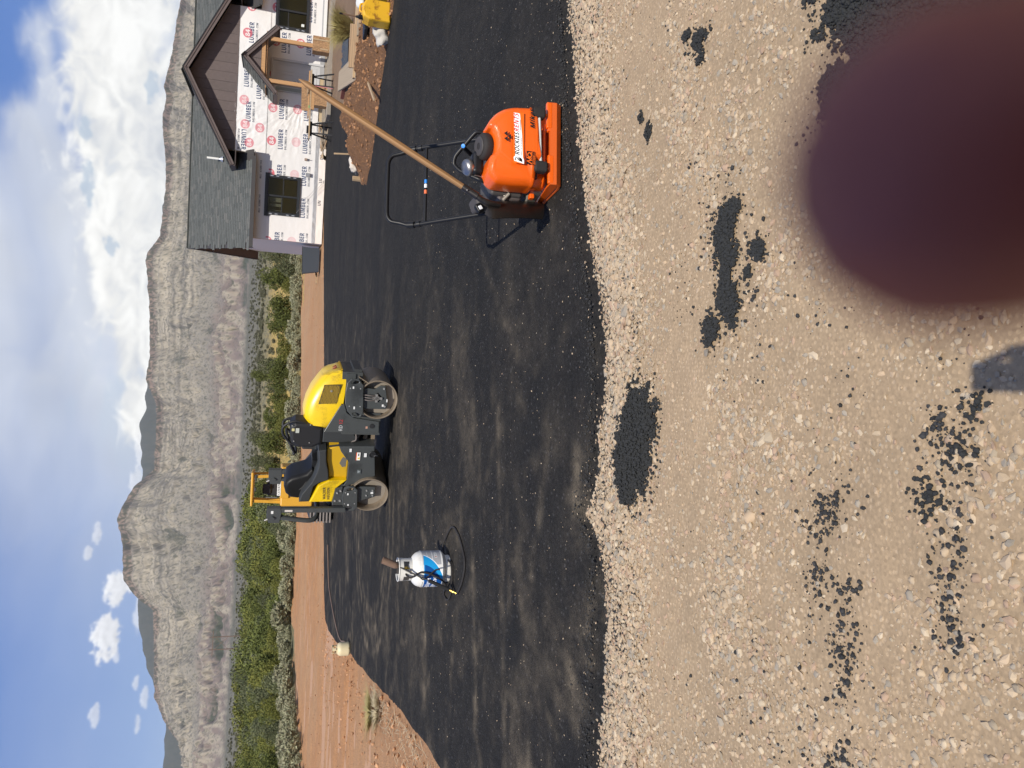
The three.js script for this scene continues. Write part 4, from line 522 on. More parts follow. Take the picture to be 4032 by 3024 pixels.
    // emblem strokes on the nose
    for (const [y, z, r] of [[0.86, 0.14, 0.5], [0.86, 0.08, -0.5], [0.86, 0.02, 0.5]]) mb().box(0.006, 0.09, 0.025, 1.042, y - 0.03, z, r, 0, 0.5).build('emblem', std(0.25, 0.03, 0.03, 0.5), hood); }
  lettering('RD', 0.046, R.letterGrey, ro, mat4(0.262, 0.695, 0.408), { font: fontReg }); lettering('12', 0.046, R.red, ro, mat4(0.352, 0.695, 0.408), { font: fontReg });
  mb().cyl(0.035, 0.03, [0.34, 0.31, 0.40], [0.34, 0.31, 0.415], 20).build('tie_down_hole', R.black, ro); mb().box(0.03, 0.025, 0.004, 0.32, 0.38, 0.408).build('sticker', std(0.45, 0.25, 0.18, 0.6), ro);
  // articulation joint and hoses
  { const j = mb(); j.box(0.24, 0.05, 0.3, 0.13, 0.36, 0.05); j.box(0.22, 0.05, 0.3, 0.12, 0.26, 0.05); j.cyl(0.045, 0.045, [0.14, 0.20, 0.15], [0.14, 0.44, 0.15], 14); j.build('articulation_joint', R.drum, ro); for (let q = 0; q < 5; q++) mb().tube([[0.03, 0.55 - q * 0.012, 0.28 - q * 0.03], [0.10, 0.50 - q * 0.015, 0.34 - q * 0.03], [0.25, 0.52 - q * 0.02, 0.30 - q * 0.03]], 0.011, 14, 6).build('hydraulic_hose', R.hose, ro); }
  // steering column, console, wheel, guard rail
  mb().ext([[0.235, 0.93], [0.235, 0.604], [0.05, 0.445], [0.02, 0.714], [0.02, 0.93]], 0.56, mat4(0, 0, 0.02), 0.01).build('console_column', R.greyDark, ro);
  { const con = mb().ext([[0.27, 1.36], [0.03, 1.34], [-0.04, 1.25], [-0.04, 1.05], [0.03, 0.93], [0.26, 0.93], [0.32, 1.05], [0.335, 1.29]], 0.28, mat4(-0.05, 0, 0.13), 0.04).build('console', R.black, ro); mb().box(0.07, 0.045, 0.003, 0.18, 1.26, 0.282).build('sticker', std(0.45, 0.47, 0.42, 0.5), con); mb().box(0.04, 0.035, 0.003, 0.19, 1.315, 0.282).build('sticker', std(0.55, 0.5, 0.25, 0.5), con); for (const [x, y] of [[0.25, 1.33], [0.02, 1.30], [0.27, 1.1], [0.0, 1.1]]) mb().cyl(0.008, 0.008, [x, y, 0.278], [x, y, 0.286], 8).build('rivet', R.bolt, con); }
  mb().tube([[0.27, 1.16, 0.24], [0.295, 1.30, 0.24], [0.22, 1.43, 0.24], [0.11, 1.44, 0.24], [-0.02, 1.35, 0.24], [-0.07, 1.25, 0.24]], 0.017, 40, 8).build('guard_rail', R.black, ro); mb().tube([[0.20, 1.16, 0.02], [0.225, 1.30, 0.02], [0.19, 1.43, 0.04], [0.11, 1.44, 0.10]], 0.017, 30, 8).build('guard_rail', R.black, ro);
  { const m = new THREE.Matrix4().makeTranslation(-0.10, 1.325, 0.06).multiply(new THREE.Matrix4().makeRotationZ(0.42)); const w = mb().add(new THREE.TorusGeometry(0.17, 0.016, 10, 36), m.clone().multiply(new THREE.Matrix4().makeRotationX(Math.PI / 2))).build('steering_wheel', R.black, ro); const s = mb(); for (const a of [0.3, 2.4, 4.5]) s.bar(0.02, 0.012, [0, 0, 0], [Math.cos(a) * 0.165, 0, Math.sin(a) * 0.165]); s.cyl(0.03, 0.03, [0, -0.16, 0], [0, 0.01, 0], 12); s.list.forEach((g) => g.applyMatrix4(m)); s.build('wheel_spokes', R.black, w); mb().sph(0.024, -0.25, 1.285, 0.14).build('spinner_knob', R.black, w); }
  // rear module
  const rear = mb(); rear.ext([[0.02, 0.72], [0.03, 0.25], [-0.44, 0.20], [-0.478, 0.299], [-0.562, 0.435], [-0.604, 0.62], [-0.495, 0.58], [-0.227, 0.575], [-0.06, 0.69]], 0.80, mat4(0, 0, 0.0), 0.012); rear.box(0.36, 0.16, 0.78, -0.76, 0.66, 0); rear.build('rear_frame', R.grey, ro);
  { const p = mb().ext([[-0.596, 0.63], [-0.621, 0.725], [-0.85, 0.755], [-0.864, 0.615]], 0.03, mat4(0, 0, 0.418), 0.005).build('bolt_plate', R.grey, ro); for (const [x, y] of [[-0.654, 0.655], [-0.688, 0.697], [-0.814, 0.72], [-0.814, 0.653]]) mb().cyl(0.014, 0.014, [x, y, 0.43], [x, y, 0.446], 6).build('bolt', R.bolt, p); }
  { const a = mb().ext([[-0.61, 0.50], [-0.60, 0.331], [-0.61, 0.187], [-0.77, 0.181], [-0.78, 0.259], [-0.86, 0.42], [-0.84, 0.50]], 0.03, mat4(0, 0, 0.40), 0.006).build('drum_yoke', R.grey, ro); for (const [x, y] of [[-0.66, 0.30], [-0.74, 0.30], [-0.66, 0.22], [-0.74, 0.215]]) mb().cyl(0.012, 0.012, [x, y, 0.414], [x, y, 0.428], 6).build('bolt', R.bolt, a); mb().box(0.03, 0.035, 0.002, -0.70, 0.225, 0.417).build('sticker', R.decal, a); }
  // yellow belly panel, worn, set back; shade under the floor edge is in its colour
  { const y = mb().ext([[-0.067, 0.862], [0.012, 0.70], [-0.059, 0.68], [-0.227, 0.575], [-0.50, 0.575], [-0.503, 0.815], [-0.394, 0.825], [-0.227, 0.86]], 0.66, mat4(0, 0, 0.0), 0.012).build('belly_panel', R.yellowWornShaded, ro, 'scuffed yellow side panel with shade painted into its colour'); mb().ext([[-0.30, 0.60], [-0.42, 0.605], [-0.43, 0.65], [-0.37, 0.69], [-0.31, 0.67], [-0.27, 0.645]].map(([a, b]) => [a + 0.09, b]), 0.004, mat4(0, 0, 0.331)).build('scraped_patch', std(0.13, 0.12, 0.10, 0.7), y); mb().bar(0.018, 0.02, [-0.02, 0.84, 0.33], [0.005, 0.70, 0.335]).build('panel_edge', R.greyDark, y); }
  mb().ext([[-0.04, 0.88], [-0.227, 0.867], [-0.394, 0.83], [-0.503, 0.822], [-0.554, 0.945], [-0.613, 1.012], [-0.855, 1.06], [-0.86, 1.19], [-0.74, 1.16], [-0.55, 1.04], [-0.40, 0.985], [-0.294, 0.96], [-0.05, 0.975]], 0.80, mat4(0, 0, 0.0), 0.012).build('seat_platform', R.greyDark, ro);
  { const y = mb().ext([[-0.85, 1.055], [-0.585, 0.948], [-0.508, 0.815], [-0.495, 0.585], [-0.629, 0.716], [-0.842, 0.752]], 0.84, mat4(0, 0, 0.0), 0.015).build('side_cover', R.yellow, ro, 'bright yellow side cover with lettering'); const tilt = -0.05; lettering('WACKER', 0.036, R.letterDark, y, mat4(-0.80, 0.845, 0.4205, 0, 0, tilt + 0.1), { sx: 0.95 }); lettering('NEUSON', 0.036, R.letterDark, y, mat4(-0.805, 0.79, 0.4205, 0, 0, tilt + 0.1), { sx: 0.95 }); }
  // seat: bucket with high back
  { const prof = [[-0.29, 1.04], [-0.33, 0.985], [-0.40, 0.97], [-0.60, 1.06], [-0.73, 1.12], [-0.77, 1.20], [-0.755, 1.30], [-0.69, 1.365], [-0.59, 1.39], [-0.50, 1.365], [-0.44, 1.30], [-0.405, 1.20], [-0.37, 1.11]]; const g = new THREE.ExtrudeGeometry(new THREE.Shape(prof.map(([x, y]) => new THREE.Vector2(x, y))), { depth: 0.30, bevelEnabled: true, bevelThickness: 0.07, bevelSize: 0.055, bevelOffset: -0.05, bevelSegments: 6, curveSegments: 4 }); g.translate(-0.15, 0, -0.13); const st = meshOf(plain(toCreasedNormals(g, 0.9)), R.seat, 'seat', ro); mb().tube([[-0.51, 1.04, 0.20], [-0.65, 1.10, 0.225], [-0.77, 1.18, 0.225], [-0.81, 1.31, 0.19]], 0.02, 24, 8).build('seat_bolster', R.seat, st); const be = mb(); for (let q = 0; q < 6; q++) be.box(0.32, 0.010, 0.30, -0.50, 0.955 + q * 0.016, 0.02); be.build('seat_bellows', R.black, ro); }
  // roll bar: two posts, hinges, the upper hoop folded down behind
  for (const s of [1, -1]) { const z = s * 0.48; mb().rbox(0.07, 0.92, 0.06, 0.01, -0.925, 1.03, z).build('roll_bar_post', R.grey, ro); const h = mb(); h.ext([[-0.885, 1.60], [-0.885, 1.42], [-0.965, 1.41], [-1.12, 1.43], [-1.12, 1.57], [-1.02, 1.60]], 0.07, mat4(0, 0, z), 0.006); h.cyl(0.022, 0.022, [-1.03, 1.52, z - 0.06], [-1.03, 1.52, z + 0.06], 12); const hi = h.build('roll_bar_hinge', R.grey, ro); mb().cyl(0.012, 0.012, [-1.08, 1.585, z], [-1.10, 1.625, z], 8).build('hinge_pin', R.steel, hi); if (s > 0) { mb().box(0.045, 0.03, 0.002, -0.945, 1.53, z + 0.037).build('sticker', R.decal, hi); mb().box(0.03, 0.1, 0.002, -0.925, 1.32, z + 0.032).build('sticker', std(0.6, 0.55, 0.5, 0.5), ro); } }
  { const pts = [[-1.05, 1.42, 0.48], [-1.085, 1.22, 0.48], [-1.11, 1.04, 0.47], [-1.10, 0.96, 0.42], [-1.09, 0.93, 0.3], [-1.09, 0.93, 0], [-1.09, 0.93, -0.3], [-1.10, 0.96, -0.42], [-1.11, 1.04, -0.47], [-1.085, 1.22, -0.48], [-1.05, 1.42, -0.48]]; mb().tube(pts, 0.034, 90, 10, false, 0.5).build('folded_hoop', R.grey, ro, 'folded-down hoop of the roll bar'); }
  // decals, levers, steps
  printed(0.12, 0.056, 128, 64, (q) => { q.fillStyle = '#e8e6e0'; q.fillRect(0, 0, 128, 64); q.fillStyle = '#d8571c'; q.fillRect(0, 0, 128, 12); q.fillStyle = '#e0c020'; q.beginPath(); q.moveTo(12, 58); q.lineTo(52, 58); q.lineTo(32, 18); q.fill(); q.fillStyle = '#333'; q.fillRect(72, 30, 40, 18); }, ro, mat4(-0.12, 0.46, 0.4145), 'warning_sticker');
  mb().box(0.05, 0.03, 0.002, -0.03, 0.566, 0.412).build('sticker', R.decal, ro); mb().box(0.06, 0.035, 0.002, -0.10, 0.365, 0.412).build('sticker', R.decal, ro); printed(0.07, 0.05, 64, 48, (q) => { q.fillStyle = '#4c5252'; q.fillRect(0, 0, 64, 48); q.fillStyle = '#8b9294'; q.fillRect(14, 6, 36, 8); q.beginPath(); q.moveTo(14, 16); q.lineTo(50, 16); q.lineTo(32, 42); q.fill(); }, ro, mat4(-0.36, 0.43, 0.4145), 'shield_sticker');
  { const h = mb().add(new THREE.TorusGeometry(0.042, 0.01, 8, 20), mat4(-0.09, 0.27, 0.41)); h.cyl(0.04, 0.04, [-0.09, 0.27, 0.395], [-0.09, 0.27, 0.412], 18); h.build('tie_down_hole', R.black, ro); mb().tube([[-0.09, 0.27, 0.42], [-0.07, 0.25, 0.46], [-0.07, 0.21, 0.47], [-0.09, 0.19, 0.45]], 0.010, 14, 6).build('tow_hook', R.black, ro); }
  mb().bar(0.014, 0.014, [-0.22, 0.93, -0.3], [-0.26, 1.22, -0.3]).build('control_lever', R.black, ro); { const b = mb().rbox(0.3, 0.24, 0.12, 0.03, -0.30, 1.05, -0.36).build('armrest', R.greyDark, ro); mb().rbox(0.12, 0.035, 0.10, 0.012, -0.34, 1.26, -0.36).build('parts_tray', std(0.06, 0.20, 0.27, 0.5), ro, 'teal box on the far armrest'); mb().box(0.02, 0.1, 0.02, -0.34, 1.2, -0.36).build('tray_stem', R.black, ro); }
  // the machine is left steered: front module turned a little one way, rear module the other, about the joint
  ro.updateMatrixWorld(true); const frontNames = new Set(['front_frame', 'front_bumper', 'engine_hood', 'scraper']), bb = new THREE.Box3();
  for (const ch of ro.children) { bb.setFromObject(ch, true); const c0 = ro.worldToLocal(bb.getCenter(V3())).x, f = frontNames.has(ch.name) || c0 > 0.255, ang = (f ? 8 : -5) / 57.29578, pv = V3(0.13, 0, 0); ch.applyMatrix4(new THREE.Matrix4().makeTranslation(pv.x + (f ? -0.11 : 0), 0, pv.z).multiply(new THREE.Matrix4().makeRotationY(ang)).multiply(new THREE.Matrix4().makeTranslation(-pv.x, 0, -pv.z))); }
}
// ================= yellow tracked machine parked far behind the roller
{
  const y = phys(0.70, 0.36, 0.03, 0.45, { map: rep(wearTex, 0.6) }), o = thing('track_loader', 'orange-yellow tracked machine with canopy frame parked behind the roller', 'machine', [-2.95, -0.02, -20.4], 0.05);
  mb().rbox(1.0, 0.80, 1.5, 0.05, 0.1, 0.98, -0.5).build('body', y, o); mb().rbox(0.66, 0.22, 0.05, 0.02, 0.14, 1.28, 0.27).build('rear_door', y, o);
  printed(0.52, 0.085, 256, 44, (q) => { q.fillStyle = '#e9e7e0'; q.fillRect(0, 0, 256, 44); q.fillStyle = '#26241f'; q.font = 'bold 34px sans-serif'; q.fillText('CATERPILLAR', 8, 34, 240); }, o, mat4(0.14, 1.415, 0.30), 'name_plate');
  mb().box(0.6, 0.11, 0.02, 0.14, 1.415, 0.28).build('plate_backing', R.black, o); mb().box(0.40, 0.28, 0.012, 0.2, 1.15, 0.30).build('panel', y, o);
  for (const s of [-1, 1]) { mb().bar(0.07, 0.07, [s * 0.33 - 0.03 + 0.06, 1.35, 0.1], [s * 0.30 + 0.03, 2.05, 0.12]).build('canopy_post', y, o); mb().bar(0.06, 0.06, [s * 0.36, 1.3, -1.0], [s * 0.33, 2.05, -1.0]).build('canopy_post', y, o); const t = mb(); t.rbox(0.32, 0.62, 1.9, 0.14, s * 0.62, 0.36, -0.55); const tr = t.build('track', R.black, o); for (let q = 0; q < 7; q++) mb().box(0.34, 0.035, 0.05, s * 0.62, 0.15 + q * 0.08, 0.405).build('track_lug', std(0.22, 0.19, 0.17, 0.7), tr); }
  mb().rbox(0.84, 0.06, 1.3, 0.02, 0.02, 2.06, -0.45).build('canopy', y, o); mb().rbox(0.26, 0.22, 0.08, 0.04, 0.0, 1.70, -0.2).build('headrest', R.black, o); mb().rbox(0.34, 0.3, 0.1, 0.04, 0.0, 1.55, -0.25).build('seat_back', R.black, o); for (const s of [-0.2, 0.26]) mb().bar(0.025, 0.025, [s, 1.45, 0.0], [s, 1.75, -0.1]).build('control_lever', R.greyDark, o); mb().rbox(0.12, 0.05, 0.05, 0.01, 0.32, 1.98, 0.16).build('work_lamp_housing', R.greyDark, o); mb().rbox(0.10, 0.05, 0.05, 0.01, 0.02, 1.98, 0.16).build('grab_bar', R.greyDark, o);
}
console.log('roller done');
// ================= plate compactor; local z towards the camera
const C = {
  orange: phys(0.80, 0.115, 0.004, 0.34, { clearcoat: 0.35, clearcoatRoughness: 0.25, bumpMap: rep(bumpTex, 3), bumpScale: 0.001 }), orangeWorn: phys(0.72, 0.12, 0.012, 0.5, { map: rep(wearTex, 2.5) }), rubber: std(0.022, 0.019, 0.018, 0.8, { map: rep(wearTex, 4) }), tube: phys(0.008, 0.008, 0.009, 0.42, { specularIntensity: 0.7 }), engine: std(0.05, 0.045, 0.044, 0.6), chrome: phys(0.36, 0.35, 0.34, 0.4, { metalness: 1 }), pale: std(0.50, 0.52, 0.50, 0.5), alu: phys(0.42, 0.38, 0.33, 0.5, { metalness: 0.5, map: rep(wearTex, 5) }), ink: std(0.012, 0.010, 0.012, 0.5), white: std(0.80, 0.80, 0.80, 0.4),
};
{
  const o = thing('plate_compactor', 'bright orange plate compactor with black push handle at the asphalt edge', 'compactor', [1.425, 0.034, -4.27], 6.7 / 57.29578);
  // ground plate: flat pan with an upturned front and side lips
  { const w = 0.252, prof = [[0.0, 0.085], [0.004, 0.045], [-0.02, 0.012], [-0.07, 0.0], [-0.42, 0.0], [-0.50, 0.05], [-0.495, 0.062], [-0.42, 0.018], [-0.09, 0.018], [-0.035, 0.03], [-0.022, 0.05], [-0.022, 0.085]]; const g = mb().ext(prof, 2 * w, new THREE.Matrix4().makeBasis(V3(0, 0, 1), V3(0, 1, 0), V3(-1, 0, 0)), 0.006); const pl = g.build('base_plate', C.orangeWorn, o);
    mb().rbox(0.16, 0.035, 0.03, 0.008, 0.17, 0.088, -0.012).build('front_lip', C.orange, pl); mb().rbox(0.17, 0.035, 0.03, 0.008, -0.16, 0.078, -0.012).build('front_lip', C.orange, pl); mb().rbox(0.15, 0.022, 0.02, 0.005, 0.01, 0.07, -0.022).build('front_lip', C.orange, pl);
    for (const s of [-1, 1]) mb().ext([[-0.01, 0.03], [-0.45, 0.02], [-0.45, 0.035], [-0.30, 0.06], [-0.06, 0.085], [-0.01, 0.085]], 0.012, new THREE.Matrix4().makeBasis(V3(0, 0, 1), V3(0, 1, 0), V3(-1, 0, 0)).setPosition(s * 0.246, 0, 0), 0.003).build('side_lip', C.orange, pl);
    for (const x of [0.09, -0.085]) mb().rbox(0.03, 0.04, 0.035, 0.006, x, 0.075, -0.02).build('lug', C.orange, pl); }
  // exciter housing and its rods, low behind the left mount
  mb().rbox(0.30, 0.09, 0.2, 0.03, 0.0, 0.075, -0.24).build('exciter_housing', C.orangeWorn, o); mb().lathe([[0, 0], [0.045, 0], [0.055, 0.02], [0.055, 0.07], [0.045, 0.085], [0, 0.085]], 20, mat4(-0.20, 0.085, -0.12, 0, 0, -0.1)).build('oil_pot', C.orange, o); mb().rbox(0.06, 0.075, 0.12, 0.01, -0.235, 0.12, -0.22, 0, 0.2, 0.2).build('motor_mount', C.alu, o); mb().bar(0.02, 0.015, [-0.16, 0.17, -0.14], [-0.255, 0.14, -0.16]).build('brace', C.orange, o); mb().rbox(0.03, 0.03, 0.04, 0.006, -0.272, 0.14, -0.18).build('brace_end', C.orange, o);
  // engine deck, rubber mounts, guard bar
  mb().box(0.40, 0.03, 0.42, -0.01, 0.165, -0.25).build('engine_deck', C.engine, o);
  for (const [x, y] of [[0.168, 0.162], [-0.158, 0.147]]) { const m = mb().rbox(0.066, 0.085, 0.06, 0.016, x, y, 0.0).build('rubber_mount', C.rubber, o); mb().cyl(0.012, 0.012, [x, y - 0.06, -0.01], [x, y - 0.03, -0.01], 10).build('stud', C.orange, m); }
  mb().cyl(0.0085, 0.0085, [-0.125, 0.146, 0.01], [0.137, 0.156, 0.01], 12).build('guard_bar', C.pale, o); mb().box(0.24, 0.012, 0.012, 0.0, 0.112, -0.03).build('cross_rod', C.orange, o);
  // moulded water tank: rounded slab, recessed at the filler neck, right shoulder sloping
  { const prof = [[-0.255, 0.185], [-0.262, 0.225], [-0.268, 0.33], [-0.266, 0.415], [-0.25, 0.445], [-0.222, 0.466], [-0.19, 0.472], [-0.15, 0.466], [-0.122, 0.458], [-0.108, 0.445], [-0.085, 0.434], [-0.03, 0.434], [0.02, 0.446], [0.036, 0.455], [0.042, 0.478], [0.06, 0.480], [0.095, 0.462], [0.135, 0.428], [0.165, 0.385], [0.183, 0.335], [0.192, 0.28], [0.197, 0.205], [0.165, 0.204], [0.145, 0.170], [-0.11, 0.160], [-0.125, 0.187]];
    const sh = new THREE.Shape(); sh.setFromPoints(new THREE.CatmullRomCurve3(prof.map(([x, y]) => V3(x, y, 0)), true, 'catmullrom', 0.35).getPoints(150).map((p) => new THREE.Vector2(p.x, p.y)));
    const g = new THREE.ExtrudeGeometry(sh, { depth: 0.13, bevelEnabled: true, bevelThickness: 0.04, bevelSize: 0.032, bevelOffset: -0.032, bevelSegments: 8 }); g.translate(0, -0.016, -0.155); const p = g.attributes.position; for (let i = 0; i < p.count; i++) { const x = p.getX(i), y = p.getY(i), z = p.getZ(i); const bulge = 0.012 * (1 - ((x + 0.03) / 0.25) ** 2) * sstep(0.5, 0.3, y), dip = -0.008 * Math.exp(-(((x + 0.03) / 0.09) ** 2) - (((y - 0.45) / 0.06) ** 2)); if (z > -0.06) p.setZ(i, z + bulge + dip * 1 - 0.05 * sstep(0.16, 0.30, -x) * 0.9); }
    const tank = meshOf(plain(toCreasedNormals(mergeVertices(g.deleteAttribute('uv').deleteAttribute('normal'), 1e-4), 1.2)), C.orange, 'water_tank', o); tank.userData.label = 'moulded orange water tank with stickers';
    const zf = 0.0295;
    // three-diamond mark, rental sticker, maker's panel, script name
    for (const [x, y] of [[-0.0255, 0.366], [0.0055, 0.368], [-0.010, 0.346]]) mb().ext([[x - 0.0145, y], [x + 0.0145, y], [x, y + 0.0205]], 0.004, mat4(0, -0.012, zf)).build('triangle_mark', C.ink, tank);
    printed(0.305, 0.066, 1024, 200, (q, W, H) => { q.fillStyle = '#f36c14'; q.fillRect(0, 0, W, H); q.fillStyle = '#ffffff'; q.beginPath(); q.moveTo(0, 200); q.lineTo(20, 110); q.lineTo(40, 20); q.lineTo(110, 8); q.lineTo(150, 40); q.lineTo(1010, 12); q.lineTo(1005, 118); q.lineTo(985, 128); q.lineTo(560, 165); q.lineTo(130, 178); q.lineTo(70, 200); q.fill(); q.font = 'italic bold 122px sans-serif'; q.fillStyle = '#141214'; q.save(); q.translate(160, 118); q.rotate(-0.012); q.fillText('ROCKIES', 0, 0, 455); q.fillStyle = '#d02335'; q.fillText('RENTS', 462, -6, 375); q.restore(); q.fillStyle = '#3c3a3c'; q.font = 'bold 30px sans-serif'; q.fillText('BOBCAT OF THE ROCKIES', 160, 158, 440); q.fillStyle = '#141214'; q.fillRect(660, 132, 220, 8); q.beginPath(); q.moveTo(30, 170); q.lineTo(60, 90); q.lineTo(110, 70); q.lineTo(120, 130); q.lineTo(90, 165); q.fill(); q.fillRect(52, 30, 40, 24); q.fillRect(100, 44, 26, 20); q.fillStyle = '#ffffff'; q.fillRect(70, 100, 36, 8); q.fillRect(58, 38, 10, 8); }, tank, mat4(-0.012, 0.290, zf + 0.003, 0, 0, 0.012), 'rental_sticker');
    printed(0.078, 0.052, 256, 172, (q) => { q.fillStyle = '#0d0a0c'; q.fillRect(0, 0, 256, 124); q.fillStyle = '#f36c14'; q.fillRect(0, 124, 256, 48); q.strokeStyle = '#f36c14'; q.lineWidth = 17; q.beginPath(); q.moveTo(14, 112); q.lineTo(62, 16); q.lineTo(84, 100); q.lineTo(128, 16); q.lineTo(124, 110); q.stroke(); q.beginPath(); q.arc(184, 62, 40, 0, 7); q.stroke(); q.beginPath(); q.moveTo(196, 76); q.lineTo(240, 108); q.stroke(); q.fillStyle = '#0d0a0c'; q.fillRect(0, 130, 256, 34); q.fillStyle = '#f36c14'; q.font = 'bold 30px sans-serif'; q.fillText('MULTIQUIP', 12, 158, 232); }, tank, mat4(-0.122, 0.214, zf + 0.002, 0, -0.05, 0.02), 'maker_sticker');
    lettering('Mikasa', 0.027, C.ink, tank, mat4(0.056, 0.190, zf - 0.001, 0, 0, 0.06), { font: fontBold, sx: 1.12, shear: 0.35 }); 
    const cap = mb().lathe([[0, 0.036], [0.048, 0.034], [0.068, 0.026], [0.078, 0.012], [0.078, -0.018], [0.068, -0.026], [0, -0.026]], 32, mat4(-0.035, 0.458, -0.10, 0.18, 0, 0.12)).build('filler_cap', C.rubber, tank); mb().lathe([[0.02, 0.037], [0.05, 0.041], [0.056, 0.034]], 24, mat4(-0.035, 0.458, -0.10, 0.18, 0, 0.12)).build('cap_rim', C.engine, cap); }
  // engine: block, air cleaner, recoil starter with T-handle, muffler guard
  mb().rbox(0.30, 0.20, 0.26, 0.02, -0.13, 0.29, -0.32).build('engine_block', C.engine, o); { const f = mb().rbox(0.14, 0.07, 0.12, 0.025, -0.12, 0.485, -0.18).build('air_cleaner', C.tube, o); mb().lathe([[0, 0.03], [0.035, 0.028], [0.05, 0.012], [0.052, -0.012], [0.04, -0.02], [0, -0.02]], 24, mat4(-0.145, 0.535, -0.17, 0.2, 0, 0.35)).build('chrome_cap', C.chrome, f); mb().cyl(0.004, 0.004, [-0.19, 0.50, -0.16], [-0.195, 0.455, -0.16], 6).build('rod', C.chrome, f); }
  { const r = mb().rbox(0.05, 0.15, 0.18, 0.02, -0.285, 0.265, -0.30, 0, 0.15, 0.1).build('recoil_starter', std(0.085, 0.07, 0.068, 0.6), o); mb().cyl(0.011, 0.011, [-0.305, 0.31, -0.205], [-0.265, 0.275, -0.19], 10).build('starter_grip', C.alu, r); mb().cyl(0.007, 0.007, [-0.285, 0.293, -0.2], [-0.262, 0.315, -0.21], 8).build('starter_stem', C.alu, r); mb().sph(0.008, -0.305, 0.30, -0.22, 1, 1, 1, 8).build('bolt', C.chrome, r); }
  mb().rbox(0.09, 0.09, 0.12, 0.025, -0.27, 0.40, -0.42, 0.2, 0.2, 0.3).build('muffler', C.engine, o); { const s = mb().rbox(0.06, 0.05, 0.04, 0.014, -0.315, 0.415, -0.36, 0, 0.2, 0.5).build('engine_switch', C.tube, o); mb().rbox(0.026, 0.022, 0.006, 0.003, -0.317, 0.413, -0.337, 0, 0.2, 0.5).build('switch_plate', C.white, s); }
  mb().tube([[0.055, 0.44, -0.12], [0.06, 0.50, -0.13], [0.01, 0.545, -0.17], [-0.06, 0.60, -0.22], [-0.105, 0.605, -0.24], [-0.15, 0.57, -0.22], [-0.21, 0.475, -0.16], [-0.225, 0.43, -0.16]], 0.0125, 60, 10, false, 0.3).build('lifting_loop', C.tube, o); mb().tube([[-0.225, 0.43, -0.16], [-0.20, 0.49, -0.17], [-0.13, 0.50, -0.22], [-0.02, 0.45, -0.36]], 0.0115, 30, 8).build('lifting_loop', C.tube, o); mb().cyl(0.013, 0.013, [-0.02, 0.565, -0.18], [-0.03, 0.46, -0.3], 10).build('loop_brace', C.tube, o); mb().lathe([[0, 0], [0.012, 0], [0.012, 0.003], [0, 0.003]], 14, mat4(-0.015, 0.567, -0.172, 1.0, 0, 0.4)).build('blue_sticker', std(0.03, 0.25, 0.75, 0.5), o);
  // push handle
  { const HW = 0.262, HC = -0.052, L0 = [[-0.93, 0.20, -0.36], [-0.95, 0.33, -0.47], [-0.98, 0.60, -0.70], [-1.0, 0.755, -0.835], [-0.92, 0.82, -0.875], [-0.86, 0.88, -0.90], [-0.68, 0.905, -0.91]], L = L0.map(([x, y, z]) => [HC + x * HW, y, z]), Rr = L0.map(([x, y, z]) => [HC - x * HW, y, z]).reverse(); mb().tube([...L, [HC, 0.907, -0.91], ...Rr], 0.0145, 120, 10, false, 0.3).build('push_handle', C.tube, o); for (const s of [-1, 1]) { mb().cyl(0.022, 0.022, [HC + s * HW * 0.995, 0.735, -0.818], [HC + s * HW * 0.985, 0.775, -0.848], 14).build('handle_clamp', C.tube, o); mb().cyl(0.02, 0.02, [HC + s * HW * 0.99, 0.70, -0.79], [HC + s * HW * 0.99, 0.72, -0.805], 14).build('handle_clamp', C.tube, o); } const cb = mb().cyl(0.010, 0.010, [HC - HW * 0.98, 0.675, -0.765], [HC + HW * 0.98, 0.675, -0.765], 12).build('cross_bar', C.tube, o); for (const [x, m] of [[-0.06, C.white], [-0.03, std(0.02, 0.2, 0.6, 0.5)], [-0.10, std(0.7, 0.15, 0.05, 0.5)]]) mb().cyl(0.0106, 0.0106, [x - 0.014, 0.675, -0.765], [x + 0.012, 0.675, -0.765], 12).build('sticker', m, cb); }
}
